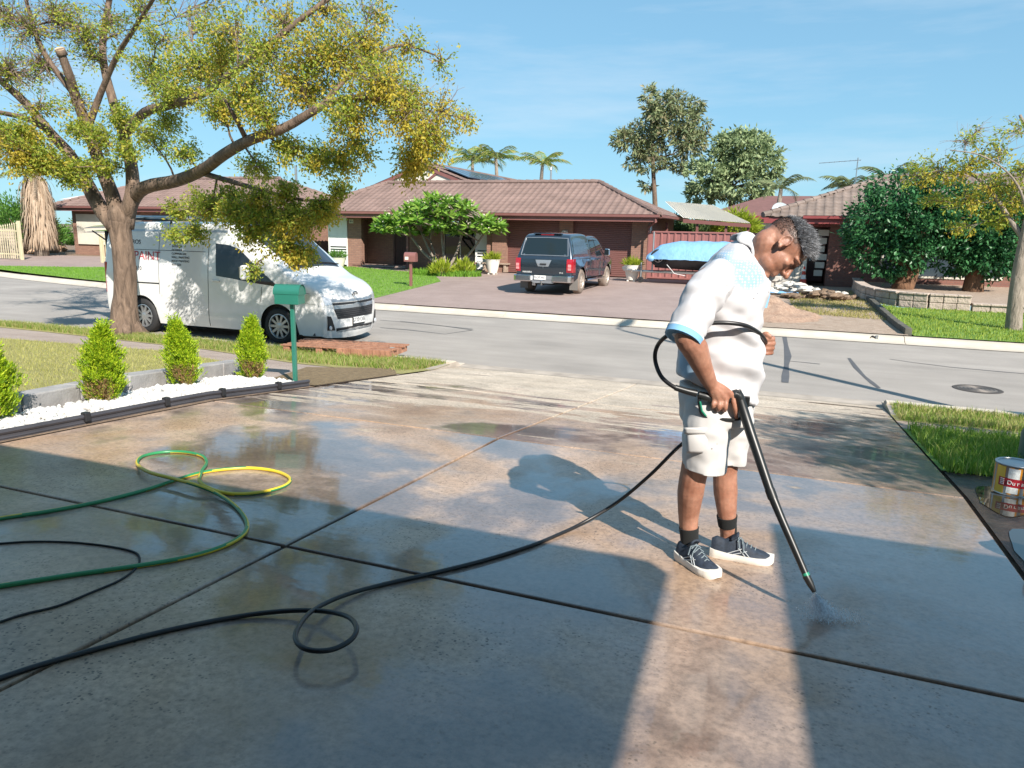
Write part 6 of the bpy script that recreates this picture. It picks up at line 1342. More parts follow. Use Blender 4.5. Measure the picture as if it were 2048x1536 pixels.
for i in range(25):
    x = 4.44+i*.42; MB().box((x, 23.4, gz(x, 23.4)+.09), (.405, .24, .18)).build('block', M_SPLIT, RW, bevel=.02).matrix_parent_inverse = inv
    MB().box((x, 23.39, gz(x, 23.4)+.205), (.41, .30, .05)).build('cap_stone', M_SPLIT, RW, bevel=.01).matrix_parent_inverse = inv
for c, d in pts: MB().box((c.x, c.y, gz(c.x, c.y)+.41), (d.length-.008, .30, .05), rz=math.atan2(d.y, d.x)).build('cap_stone', M_SPLIT, RW, bevel=.01).matrix_parent_inverse = inv
# sleeper border running to the kerb
SB = empty('sleeper_border', (2.0, 20, -.63)); tag(SB, 'dark timber border curving between dirt yard and lawn', 'border'); inv = Matrix.Translation((-2.0, -20, .63))
sl_ = catmull([(1.75, 26.4, 0), (1.85, 23.5, 0), (1.93, 20.8, 0), (2.0, 19.0, 0), (2.1, 17.62, 0)], 3)
for a, b in zip(sl_, sl_[1:]):
    c = (a+b)/2; d = b-a; MB().box((c.x, c.y, gz(c.x, c.y)+.06), (d.length-.015, .14, .17), rz=math.atan2(d.y, d.x)).build('sleeper', mat('weathered sleeper', (.09, .085, .07), .9, var=.3, bmp=.5) if a is sl_[0] else bpy.data.materials['weathered sleeper'], SB, bevel=.012).matrix_parent_inverse = inv
q = atZ(1745, 676, -.74); dp = empty('kerb_drain', (q.x, q.y, -.74)); tag(dp, 'small drain pipe opening in the far kerb', 'drain')
MB().lathe([(.05, -.1), (.05, .06), (.042, .06), (.042, -.1)], (0, 0, 0), 16, 'Y', rot=Matrix.Rotation(PI, 3, 'Z')).build('pipe', M_BLACKP, dp, smooth=True); MB().box((.08, -.03, .01), (.05, .08, .1)).build('bracket', M_STEEL, dp)
# ---- far left: palisade gates, boulders, shrubs, dead palm
M_PICK = mat('cream steel picket', (.52, .46, .30), .5, var=.1)
def picket_fence(a, b, h, label, arch=.0, sp=.13, posts=True):
    a, b = Vector(a), Vector(b); root = empty('picket_fence', a); tag(root, label, 'fence', 'cream picket gates'); L = (b-a).length; d = (b-a)/L; n = int(L/sp); rz = math.atan2(d.y, d.x)
    for i in range(n+1):
        p = d*(i*L/n); hh = h+arch*math.sin(PI*i/n); MB().box((p.x, p.y, hh/2+.05), (.05, .02, hh)).lathe([(.035, hh+.05), (0, hh+.16)], (p.x, p.y, 0), 4).build('picket', M_PICK, root)
    for z in (.25, h*.8): MB().prism([(0, 0, z), (0, 0, z+.05), (0, .03, z+.05), (0, .03, z)], d*L).build('rail', M_PICK, root)
    if posts:
        for p in (d*0, d*L): MB().box((p.x, p.y, h*.55), (.12, .12, h*1.1)).build('post', M_PICK, root, bevel=.01)
    return root
a = G(45, 520); picket_fence((a.x-4.2, a.y-.6, gz(a.x, a.y)), (a.x, a.y, gz(a.x, a.y)), 1.7, 'tall cream picket gate at the far left edge', -.25)
bp = empty('brick_pillar', (G(22, 516).x, G(22, 516).y-.15, gz(-37, 25))); tag(bp, 'stone brick pillar in front of the far left gate', 'pillar')
for k in range(9):
    for j in range(2): MB().box(((-.19+.38*j) if k % 2 else (-.19+.38*j), 0, .08+.165*k), (.365, .42, .15)).build('brick', M_SPLIT, bp, bevel=.015)
a = G(160, 528); b = G(215, 530); picket_fence((a.x, a.y+1.2, gz(a.x, a.y)), (b.x+1.2, b.y+1.2, gz(b.x, b.y)), 1.25, 'low cream picket gate left of the van tail', .2)
rk = []
for k, (px, py, s) in enumerate(((62, 505, .45), (85, 500, .4), (105, 503, .38), (122, 500, .34), (70, 492, .35))):
    q = G(px, py); mb = MB(); rock(mb, (0, 0, .1), (s*1.3, s, s*.75), rng); o = mb.build('boulder', mat('sandstone', (.42, .27, .18), .9, var=.25, bmp=.6, bscale=10) if k == 0 else bpy.data.materials['sandstone'], smooth=True, loc=(q.x, q.y, q.z)); tag(o, ('large brown boulder right beside the gate post', 'reddish boulder second from the gate post', 'middle boulder of the row before the garden shrub', 'rightmost boulder of the row by the shrub', 'boulder lying behind the others near the dead palm')[k], 'boulder', 'boulders by the gate')
q = G(115, 500); shrub((q.x, q.y, q.z), 1.0, 2600, .17, MIDG, 'round leafy green shrub left of the white van', 71, 1.25, .4, .3)
q = G(18, 512); shrub((q.x-1.0, q.y+1.5, q.z), 2.0, 4200, .2, MIDG, 'tall dark green shrub behind the far left gate', 72, 1.35, .4, .3)
c = atY(70, 375, 28.3); palm((c.x, 28.3, -.45), c.z+.45+.6, 2.2, 9, 'palm with a thick skirt of dead hanging fronds at left', PALM, 81, .3, 1.2, lean=.15)
# dead skirt
sk = next(o for o in COL.objects if o.get('label', '').startswith('palm with a thick skirt'))
mb = MB(); rs = random.Random(9)
for k in range(900):
    a = rs.uniform(0, 6.28); r0 = rs.uniform(.15, .45); z0 = rs.uniform(.25, 1.0)*(c.z+.9); L = rs.uniform(.9, 1.9); r1 = r0+rs.uniform(.15, .6); p = Vector((math.cos(a)*r0+.1, math.sin(a)*r0, z0+.3)); e = Vector((math.cos(a)*r1+.1, math.sin(a)*r1, max(.25, z0-L+.3))); s = Vector((-math.sin(a), math.cos(a), 0))*.05; m = p.lerp(e, .5)+Vector((math.cos(a), math.sin(a), 0))*.12
    mb.add([p-s*.4, p+s*.4, m+s, m-s, e], [(0, 1, 2, 3), (3, 2, 4)])
o = mb.build('dead_fronds', PALMD, sk); o['kind'] = 'stuff'
# hedge and trees closing the view far left and between the houses
HEDG = leaf_mat('hedge leaf', [(.05, .09, .03), (.09, .14, .05), (.13, .18, .06)], .5, .25)
for k, (px, Y, r, lb) in enumerate(((-40, 44, 2.6, 'dark background tree beyond the far left gate'), (60, 58, 2.6, 'background tree left of the dead palm'), (190, 62, 2.4, 'background tree glimpsed behind the street tree limbs'), (1440, 47, 1.6, 'background shrub under the pale gum tree'), (1330, 42, 1.7, 'green shrub glimpsed under the carport beside the brick corner'), (1395, 43, 1.6, 'green shrub glimpsed between the carport posts'))):
    c = atY(px, 430, Y); shrub((c.x, Y, .2), r, 2600, .3, HEDG if k else MIDG, lb, 90+k, 1.0, .4, .2, name='background_shrub')
# ---------------------------------------------------------------- what stands behind the viewer and casts the near shade
CP = empty('carport', (0, -3, 0)); tag(CP, 'flat carport roof over the viewer, shading the near slabs', 'carport'); inv = Matrix.Translation((0, 3, 0))
M_RF = mat('cream roof lining', (.55, .52, .47), .7)
for nm, mb in (('roof', MB().prism([(-13, .69, 2.55), (2.07, .69, 2.55), (2.10, -.6, 2.55), (2.14, -6.5, 2.55), (-13, -6.5, 2.55)], (0, 0, .12))), ('house_wall', MB().bb(-13, 9, -6.7, -6.5, 0, 2.9))):
    mb.build(nm, M_RF if nm == 'roof' else M_BRICK, CP).matrix_parent_inverse = inv
for x in (-12.5, -6, 2.0): MB().bb(x-.05, x+.05, -1.1, -1.0, 0, 2.55).build('post', M_CREAM, CP).matrix_parent_inverse = inv
PG = empty('side_verandah', (5, -2, 0)); tag(PG, 'verandah roof right of the viewer, shading the right slabs', 'verandah'); inv = Matrix.Translation((-5, 2, 0))
MB().prism([(2.61, 1.50, 2.55), (9, 1.62, 2.55), (9, -6.4, 2.55), (2.83, -6.4, 2.55), (2.69, -.36, 2.55)], (0, 0, .12)).build('roof', M_RF, PG).matrix_parent_inverse = inv
for x, y in ((3.6, 1.2), (8.8, 1.2), (3.6, -5)): MB().bb(x-.05, x+.05, y-.05, y+.05, -.1, 2.55).build('post', M_CREAM, PG).matrix_parent_inverse = inv
dense_tree((5.2, 3.7, -.2), [((4.6, 3.4, 3.2), 1.1), ((4.1, 4.5, 3.0), .95), ((5.6, 3.0, 3.4), 1.1), ((4.7, 5.1, 2.8), .9), ((4.2, 3.4, 3.4), .8), ((6.0, 4.4, 3.2), 1.0), ((4.3, 2.6, 3.2), .8)], 55, 'garden tree out of view at right, its shade on the driveway edge', DARKG, M_BARK, .14, .12, 8000, name='garden_tree')
tipp = atZ(1235, 658, -.79); HL = 8.6; lb_ = tipp - SHADOW*(HL/math.tan(SUN_EL)); LP = empty('street_lamp', (lb_.x, lb_.y, -.74)); tag(LP, 'street lamp outside the right edge, its shadow crossing the road', 'street lamp')
MB().tube([(0, 0, -.2), (0, 0, 5), (0, 0, HL-.3)], [.11, .085, .06], 10).build('pole', M_STEEL, LP, smooth=True); MB().tube([(0, 0, HL-.35), (0, .1, HL-.05), (0, .5, HL)], .035, 8).build('arm', M_STEEL, LP, smooth=True); MB().ell((0, .85, HL), (.16, .4, .08), n=12, m=8).build('lantern', M_STEEL, LP, smooth=True)
# ---------------------------------------------------------------- the man with the pressure washer
H_ = Vector((-math.sin(YAW), math.cos(YAW), 0)); R_ = Vector((math.cos(YAW), math.sin(YAW), 0)); Z_ = Vector((0, 0, 1))
FOOT = G(1390, 1118); D0 = FOOT.dot(H_)
def MM(px, py, b=0.0):
    d = ray(px, py); return CAM + d*((D0+b)/d.dot(H_))
def bof(p): return p.dot(H_)-D0
MAN = empty('person', (FOOT.x, FOOT.y, FOOT.z)); tag(MAN, 'person in white polo and white shorts, bent over a black spray wand', 'person'); MANI = Matrix.Translation(-FOOT)
def skin_mat():
    m, t, b = new_mat('skin'); v = coord(t, 'World'); f = noise(t, v, 14, 5); g = noise(t, v, 160, 3)
    c = ramp(t, [(.3, (.27, .115, .07)), (.7, (.42, .215, .145))], f).outputs['Color']; c = mixc(t, 1.0, c, ramp(t, [(.3, .86), (.7, 1.1)], noise(t, v, 55, 4)).outputs['Color'], 'MULTIPLY')
    # close-cropped hair at the sides and a trace of beard, in the head's own frame
    gp_ = t.nodes.new('ShaderNodeNewGeometry'); sb = N(t, 'VectorMath', operation='SUBTRACT'); t.links.new(gp_.outputs['Position'], sb.inputs[0]); sb.inputs[1].default_value = HC_
    def axis(v_):
        d_ = N(t, 'VectorMath', operation='DOT_PRODUCT'); t.links.new(sb.outputs[0], d_.inputs[0]); d_.inputs[1].default_value = v_; return math_(t, 'DIVIDE', d_.outputs['Value'], HS)
    hx, hy, hz_ = axis(hf), axis(hl), axis(hu); fz = math_(t, 'MULTIPLY', math_(t, 'SUBTRACT', noise(t, v, 70, 3), .5), .03)
    a_ = math_(t, 'ADD', math_(t, 'SUBTRACT', math_(t, 'MULTIPLY_ADD', hz_, .9, .012), hx), fz)
    m1 = ramp(t, [(.0, 0), (.045, 1)], a_).outputs['Color']; m2 = ramp(t, [(.49, 0), (.56, 1)], math_(t, 'ADD', math_(t, 'MULTIPLY', math_(t, 'ADD', hz_, fz), 1.6), .5)).outputs['Color']
    m3 = ramp(t, [(.17, 1), (.2, 0)], math_(t, 'POWER', math_(t, 'ADD', math_(t, 'ADD', math_(t, 'POWER', math_(t, 'ABSOLUTE', hx), 2.0), math_(t, 'POWER', math_(t, 'ABSOLUTE', hy), 2.0)), math_(t, 'POWER', math_(t, 'ABSOLUTE', hz_), 2.0)), .5)).outputs['Color']
    st_ = ramp(t, [(.35, .45), (.65, .95)], noise(t, v, 420, 2)).outputs['Color']
    c = mixc(t, math_(t, 'MULTIPLY', math_(t, 'MULTIPLY', math_(t, 'MULTIPLY', m1, m2), m3), st_), c, (.075, .06, .055)); t.links.new(c, b.inputs['Base Color'])
    b.inputs['Roughness'].default_value = .48; b.inputs['Subsurface Weight'].default_value = .12; b.inputs['Subsurface Radius'].default_value = (.012, .004, .002); b.inputs['Subsurface Scale'].default_value = 1.0
    bump(t, b, g, .3, .003); return m
def cloth_mat(name, col, specks=True, pattern=None):
    m, t, b = new_mat(name); v = coord(t, 'World'); f = noise(t, v, 6, 4); wv = noise(t, v, 700, 1)
    c = ramp(t, [(.3, [x*.9 for x in col]), (.7, col)], f).outputs['Color']
    if specks:
        vo = N(t, 'TexVoronoi', Scale=26.0); t.links.new(v, vo.inputs['Vector']); k = math_(t, 'MULTIPLY', ramp(t, [(.0, 1), (.09, 1), (.13, 0)], vo.outputs['Distance']).outputs['Color'], ramp(t, [(.56, 0), (.6, 1)], noise(t, v, 9, 2)).outputs['Color'])
        c = mixc(t, math_(t, 'MULTIPLY', k, .75), c, (.12, .11, .12))
    if pattern:
        for (P, r, dens) in pattern:
            g = t.nodes.new('ShaderNodeNewGeometry'); d = N(t, 'VectorMath', operation='DISTANCE'); t.links.new(g.outputs['Position'], d.inputs[0]); d.inputs[1].default_value = P
            msk = ramp(t, [(r*.55, 1), (r, 0)], d.outputs['Value']).outputs['Color']
            if dens:
                vo = N(t, 'TexVoronoi', Scale=dens); vo.inputs['Randomness'].default_value = .15; t.links.new(v, vo.inputs['Vector']); msk = math_(t, 'MULTIPLY', msk, ramp(t, [(.30, 0), (.40, 1)], vo.outputs['Distance']).outputs['Color'])
            c = mixc(t, math_(t, 'MULTIPLY', msk, .7), c, (.14, .34, .52))
    t.links.new(c, b.inputs['Base Color']); b.inputs['Roughness'].default_value = .85; b.inputs['Sheen Weight'].default_value = .04; bump(t, b, wv, .15, .001); return m
def chain(mb, L, n=14, k=5):
    """tapering limb through (point, radius) joints"""
    P = [Vector(p) for p, r in L]; R = [r for p, r in L]
    if len(P) > 2:
        Q = catmull(P, k); RR = [interp(i/k, [(j, r) for j, r in enumerate(R)]) for i in range(len(Q))]
    else: Q, RR = P, R
    mb.tube(Q, RR, n); mb.ell(Q[0], RR[0], n=n, m=8); mb.ell(Q[-1], RR[-1], n=n, m=8); return Q
def voxel(o, size, smooth_it=6, f=.5):
    r = o.modifiers.new('v', 'REMESH'); r.mode = 'VOXEL'; r.voxel_size = size
    if smooth_it: s = o.modifiers.new('s', 'SMOOTH'); s.factor = f; s.iterations = smooth_it
    bake(o); o.data.polygons.foreach_set('use_smooth', [True]*len(o.data.polygons)); return o
def wrinkle(o, fn):
    me = o.data; n = len(me.vertices); co_ = np.empty(n*3, np.float32); me.vertices.foreach_get('co', co_); no = np.empty(n*3, np.float32); me.vertices.foreach_get('normal', no)
    co_ = co_.reshape(-1, 3); no = no.reshape(-1, 3); d = np.array([fn(Vector(c)) for c in co_]); me.vertices.foreach_set('co', (co_+no*d[:, None]).astype(np.float32).ravel()); me.update()
def part(o): o.parent = MAN; o.matrix_parent_inverse = MANI; return o
# ---- head frame
PIT = math.radians(64); hu = R_*math.sin(PIT)+Z_*math.cos(PIT); hf = R_*math.cos(PIT)-Z_*math.sin(PIT); psi = math.radians(14)
hf = (hf*math.cos(psi)-H_*math.sin(psi)).normalized(); hl = hu.cross(hf).normalized(); hf = hl.cross(hu)
HC_ = MM(1562, 497, -.10); HS = 1.07
def hd(x, y, z): return HC_ + (hf*x+hl*y+hu*z)*HS
HROT = Matrix((hf, hl, hu)).transposed()
SKIN = skin_mat()
sk = MB()
def he(c, r, n=16, m=12): sk.ell(hd(*c), Vector(r)*HS, HROT, n, m)
he((-.012, 0, .035), (.097, .075, .086), 24, 18); he((.030, 0, -.020), (.056, .058, .085), 20, 14); he((.030, 0, -.070), (.050, .050, .040)); he((.066, 0, -.098), (.020, .024, .018)); he((-.045, 0, -.02), (.050, .056, .06)); he((.062, 0, -.055), (.024, .030, .030))
for s in (-1, 1):
    chain(sk, [(hd(.066, s*.050, .020), .0085*HS), (hd(.081, s*.028, .028), .0105*HS), (hd(.083, 0, .027), .010*HS)], 8, 3)
    he((.056, s*.041, -.018), (.020, .016, .016)); he((.069, s*.030, .003), (.0125, .0145, .010)); he((.094, s*.0115, -.034), (.0095, .008, .008))
    # ear
    he((-.012, s*.074, .0), (.017, .006, .026)); E = [hd(-.013+.018*math.cos(a), s*(.080+.002*math.sin(a)), .002+.027*math.sin(a)) for a in [i*PI/7-.4 for i in range(12)]]; sk.tube(E, .0042*HS, 7); he((-.004, s*.076, -.024), (.008, .006, .009))
chain(sk, [(hd(.084, 0, .018), .0085*HS), (hd(.096, 0, -.008), .009*HS), (hd(.108, 0, -.029), .0115*HS)], 10, 3)
for zz, rr in ((-.058, .0065), (-.070, .0072)): chain(sk, [(hd(.070, -.022, zz-.001), rr*.6*HS), (hd(.083, -.008, zz), rr*HS), (hd(.083, .008, zz), rr*HS), (hd(.070, .022, zz-.001), rr*.6*HS)], 8, 3)
# neck and trunk core (under the shirt)
chain(sk, [(hd(-.040, 0, -.04), .060), (MM(1524, 514, -.07), .062), (MM(1494, 532, -.03), .074), (MM(1466, 575, 0), .11), (MM(1446, 680, 0), .13), (MM(1438, 790, 0), .12)], 16, 4)
# ---- right arm (near side)
SH, EL, WR = MM(1420, 560, -.165), MM(1374, 668, -.28), MM(1421, 768, -.20)
chain(sk, [(SH, .060), (SH.lerp(EL, .5), .049), (EL, .051), (EL.lerp(WR, .28)+R_*.004, .054), (EL.lerp(WR, .65), .041), (WR, .030)], 16, 5)
HB = -.19; K = [MM(1464, 791, HB), MM(1452, 799, HB-.012), MM(1440, 801, HB-.012), MM(1429, 799, HB-.006)]
for i, kk in enumerate(K): chain(sk, [(WR, .025), (WR.lerp(kk, .55)+Vector((0, 0, .004)), .021), (kk, .0155-.001*i)], 10, 3)
FR = .0098
chain(sk, [(K[0], .0125), (MM(1468, 808, HB-.008), .0112), (MM(1471, 822, HB-.006), .0102), (MM(1473, 836, HB+.006), .0088)], 10, 4)
chain(sk, [(K[1], .0125), (MM(1451, 813, HB-.024), .0113), (MM(1449, 821, HB-.006), FR), (MM(1450, 816, HB+.03), .009)], 10, 4)
chain(sk, [(K[2], .0122), (MM(1438, 814, HB-.022), .0108), (MM(1436, 820, HB-.004), FR), (MM(1438, 815, HB+.03), .009)], 10, 4)
chain(sk, [(K[3], .0112), (MM(1426, 810, HB-.016), .0098), (MM(1425, 815, HB+.0), .0088), (MM(1428, 811, HB+.028), .008)], 10, 4)
chain(sk, [(WR.lerp(K[0], .3)+H_*.02, .018), (MM(1450, 786, HB+.045), .0145), (MM(1465, 790, HB+.05), .012), (MM(1476, 795, HB+.045), .0095)], 10, 4)
# ---- left arm (far side) and fist on the hose
SL, EL2, WL, FB = MM(1462, 560, .19), MM(1452, 680, .30), MM(1512, 692, .10), .035
chain(sk, [(SL, .066), (SL.lerp(EL2, .5), .056), (EL2, .052), (EL2.lerp(WL, .35), .048), (WL, .031)], 14, 4)
PALM_C = MM(1530, 688, FB+.02); chain(sk, [(WL, .029), (PALM_C, .030)], 12)
for i in range(4):
    zz = 676+i*9.5; kx = 1545-abs(i-1)*1.6
    chain(sk, [(PALM_C+Z_*(.014-.012*i), .016), (MM(kx, zz, FB-.005), .0125-.0006*i), (MM(kx+2-i*.6, zz+2, FB-.035), .0108-.0006*i), (MM(kx-9, zz+3, FB-.050), .0098-.0005*i), (MM(kx-17, zz+2, FB-.044), .0088)], 10, 4)
chain(sk, [(PALM_C+Z_*.012, .018), (MM(1527, 672, FB-.02), .0138), (MM(1533, 668, FB-.045), .0118), (MM(1540, 673, FB-.055), .0095)], 10, 4)
# ---- legs
GN, GF = G(1376, 1120), G(1452, 1104); bn_, bf_ = bof(GN), bof(GF)
AN, AF = GN+Z_*.095, GF+Z_*.095
chain(sk, [(MM(1415, 830, -.09), .085), (MM(1402, 895, -.10), .072), (MM(1388, 945, (bn_-.10)/2-.02), .060), (MM(1381, 985, (bn_*2-.10)/3-.01), .0595), (MM(1377, 1035, bn_*.85), .046), (AN, .036), (GN+Z_*.05, .034)], 16, 5)
chain(sk, [(MM(1452, 830, .09), .085), (MM(1452, 895, .09), .070), (MM(1450, 945, (bf_+.09)/2), .056), (MM(1451, 985, (bf_*2+.09)/3), .056), (MM(1454, 1032, bf_*.9), .043), (AF, .035), (GF+Z_*.05, .033)], 16, 5)
body = sk.build('body', SKIN, smooth='all'); voxel(body, .0042, 6, .5); part(body)
# ---- polo shirt
RINGS = [((1356, 750), (1509, 803), .170), ((1357, 715), (1520, 762), .172), ((1362, 670), (1523, 706), .172), ((1372, 620), (1517, 650), .178), ((1386, 577), (1524, 605), .186), ((1406, 541), (1533, 575), .18), ((1433, 508), (1536, 566), .16), ((1462, 486), (1534, 563), .125), ((1484, 477), (1529, 559), .076)]
def ringpt(i, a, s=1.0):
    k = max(0, min(len(RINGS)-1.001, i)); j = int(k); f = k-j
    (b0, f0, w0), (b1, f1, w1) = RINGS[j], RINGS[j+1]
    bk = MM(lerp(b0[0], b1[0], f), lerp(b0[1], b1[1], f), -.01); fr = MM(lerp(f0[0], f1[0], f), lerp(f0[1], f1[1], f), -.01); c = (bk+fr)/2; w = lerp(w0, w1, f)
    ca, sa = math.cos(a), math.sin(a); e = 2.35; q = (abs(ca)**e+abs(sa)**e)**(-1/e); return c + (fr-c)*(ca*q*s) + H_*(sa*q*w*s)
sh = MB(); n, m = 40, 32; V = [ringpt(j/m*(len(RINGS)-1), 2*PI*k/n) for j in range(m+1) for k in range(n)]
sh.add(V, [(j*n+k, j*n+(k+1) % n, (j+1)*n+(k+1) % n, (j+1)*n+k) for j in range(m) for k in range(n)] + [tuple(range(n-1, -1, -1)), tuple(range(m*n, m*n+n))])
SE = MM(1376, 654, -.255); SE2 = MM(1446, 655, .27)
for a, e in ((SH, SE), (SL, SE2)): chain(sh, [(a+R_*.03+Z_*.01, .078), (a.lerp(e, .35), .082), (a.lerp(e, .75), .079), (e, .0745)], 18, 5)
P_SH = MM(1498, 545, -.18); P_BK = MM(1430, 512, -.1); P_LOW = MM(1372, 722, -.08)
SHIRT = cloth_mat('white polo cotton', (.56, .55, .56), True, [((*P_SH,), .10, 85.0), ((*P_BK,), .10, 85.0), ((*P_LOW,), .10, 0)])
shirt = sh.build('polo_shirt', SHIRT, smooth='all'); voxel(shirt, .0075, 7, .5)
ax_a = SH; ax_e = SE
def folds(p):
    q = p*1.0; u = (p-FOOT); a = u.dot(R_); z = u.z; b = u.dot(H_)
    d = .010*mnoise.noise(Vector((a*7, b*7, z*12))) + .005*mnoise.noise(Vector((a*18, b*18, z*26)))
    ar = (p-SH).dot((SE-SH).normalized()); d += .006*math.sin(ar*70+5*mnoise.noise(Vector((a*5, b*5, z*5))))*max(0, min(1, (-b-.12)*8))*max(0, 1-abs(ar-.12)/.16)
    # drag lines from the armpit across the belly and bunching above the hem
    t = z*1.0+.55*a; d += .011*math.sin(t*46+4*mnoise.noise(Vector((a*4, b*4, z*4))))*max(0, 1-abs(z-.92)/.28)*max(0, min(1, (a+.12)*5))
    d += .007*math.sin(z*80+3*math.sin(a*9))*max(0, 1-abs(z-.74)/.10)
    return d
wrinkle(shirt, folds); part(shirt)
# sleeve cuff, collar, placket
def ring_tube(a, e, t0, t1, r0, r1, m_, name, n=24, th=.004):
    d = (e-a); P = a.lerp(e, t0); Q = a.lerp(e, t1); mb = MB(); mb.tube([P, Q, Q, P], [r0, r1, r1-th*2, r0-th*2], n, caps=False); return part(mb.build(name, m_, smooth=True, angle=50))
BLUE = cloth_mat('light blue trim', (.22, .46, .70), False)
SEH = SE + (SE-SH).normalized()*.060
ring_tube(SH, SEH, .90, .99, .0775, .076, BLUE, 'sleeve_cuff'); ring_tube(SH, SEH, .875, .902, .0785, .0778, cloth_mat('white trim', (.8, .8, .8), False), 'cuff_stripe')
cc = (MM(1484, 477, -.01)+MM(1529, 559, -.01))/2; nd_ = (R_*.85+Z_*.5).normalized(); fa = (MM(1529, 559, -.01)-cc)
def colpt(a, s, up): return cc + fa*(math.cos(a)*s) + H_*(math.sin(a)*.082*s) + nd_*up
mb = MB(); rows = [(.98, .0), (1.02, .03), (1.05, .042), (1.14, .036), (1.24, .006), (1.30, -.022)]
nn_ = 44; gap = .16
V = [colpt(gap+(2*PI-2*gap)*k/nn_, s*(1+.02*math.sin(k*1.3)), u+(.012*math.sin(k*.9) if s > 1.2 else 0) + (-.02 if s > 1.2 and (k < 4 or k > nn_-4) else 0)) for s, u in rows for k in range(nn_+1)]
w_ = nn_+1; mb.add(V, [(j*w_+k, j*w_+k+1, (j+1)*w_+k+1, (j+1)*w_+k) for j in range(len(rows)-1) for k in range(nn_)])
col_ = mb.build('collar', cloth_mat('collar cotton', (.64, .63, .63), False), smooth='all'); so_ = col_.modifiers.new('t', 'SOLIDIFY'); so_.thickness = .004; part(col_)
PL_ = [MM(1532, 566, -.03), MM(1534, 590, -.035), MM(1528, 615, -.035)]
mb = MB(); mb.tube(PL_, [.017, .018, .017], 8, flat=.35); part(mb.build('placket', BLUE, smooth=True))
# ---- cargo shorts
st = MB(); PR = [((1360, 765), (1507, 775), .170), ((1359, 800), (1506, 806), .178), ((1362, 838), (1503, 842), .180)]
V = []
for (b0, f0, w0) in PR:
    bk, fr = MM(*b0, 0), MM(*f0, 0); c = (bk+fr)/2; V += [c+(fr-c)*math.cos(2*PI*k/32)+H_*(math.sin(2*PI*k/32)*w0) for k in range(32)]
st.add(V, [(j*32+k, j*32+(k+1) % 32, (j+1)*32+(k+1) % 32, (j+1)*32+k) for j in range(2) for k in range(32)]+[tuple(range(31, -1, -1)), tuple(range(64, 96))])
HN, HF_ = MM(1408, 938, (bn_-.10)/2-.03), MM(1452, 940, (bf_+.09)/2)
chain(st, [(MM(1418, 822, -.085), .108), (MM(1412, 870, -.09), .104), (HN, .097)], 20, 5); chain(st, [(MM(1456, 822, .085), .106), (MM(1458, 870, .088), .098), (HF_, .078)], 20, 5)
SHORT = cloth_mat('white work shorts', (.56, .545, .53), True)
shorts = st.build('shorts', SHORT, smooth='all'); voxel(shorts, .0075, 6, .5)
# cut the leg ends flat at the hem
bm = bmesh.new(); bm.from_mesh(shorts.data); nrm_ = (Z_+R_*.12).normalized(); bmesh.ops.bisect_plane(bm, geom=bm.verts[:]+bm.edges[:]+bm.faces[:], plane_co=HN+Z_*.0, plane_no=nrm_, clear_inner=True)
bm.to_mesh(shorts.data); bm.free()
def sfold(p):
    u = p-FOOT; a = u.dot(R_); z = u.z; b = u.dot(H_)
    d = .005*mnoise.noise(Vector((a*10, b*10, z*14)))+.003*mnoise.noise(Vector((a*26, b*26, z*26)))+.005*math.sin(a*60+z*18+3*mnoise.noise(Vector((a*5, b*5, z*5))))*max(0, 1-abs(z-.46)/.12)
    return d + .004*math.sin(z*70+a*22)*max(0, 1-abs(z-.66)/.1)
wrinkle(shorts, sfold); so_ = shorts.modifiers.new('t', 'SOLIDIFY'); so_.thickness = .004; so_.offset = -1; part(shorts)
pk = MB().grid(lambda u, v: MM(lerp(1374, 1430, u)-2*v, lerp(906, 862, v), -.186+.022*(2*u-1)**2-.008*math.sin(PI*v)), 8, 8); o = pk.build('cargo_pocket', SHORT, smooth='all'); so_ = o.modifiers.new('t', 'SOLIDIFY'); so_.thickness = .003; part(o)
pf = MB().grid(lambda u, v: MM(lerp(1369, 1431, u)-2*v, lerp(868, 855, v), -.191+.022*(2*u-1)**2-.003*v), 8, 3); o = pf.build('pocket_flap', SHORT, smooth='all'); so_ = o.modifiers.new('t', 'SOLIDIFY'); so_.thickness = .003; part(o)
# ---- socks and shoes
M_SOCK = cloth_mat('black sock', (.007, .008, .008), False)
def sock(P, rr, name='sock'): mb = MB(); mb.tube(P, rr, 20, caps=True); return part(mb.build(name, M_SOCK, smooth=True, angle=60))
KN = MM(1377, 1035, bn_*.85); KF = MM(1454, 1032, bf_*.9)
sock([KN.lerp(AN, .42), KN.lerp(AN, .7), AN, GN+Z_*.05], [.0455, .0425, .041, .040])
sock([KF.lerp(AF, -.02), KF.lerp(AF, .3), KF.lerp(AF, .55)], [.0485, .0455, .0425]); sock([KF.lerp(AF, .5)+R_*.016, AF+R_*.018, GF+R_*.03+Z_*.05], [.029, .026, .028], 'ankle_strap')
M_SHOE = mat('dark navy knit', (.018, .028, .045), .75, var=.35, scale=60, bmp=.5, bscale=220, bdist=.002); M_SOLE = mat('off white sole', (.66, .63, .57), .6, var=.06); M_LACE = mat('grey lace', (.16, .2, .22), .8); M_MARK = mat('silver stripe', (.42, .45, .47), .4)
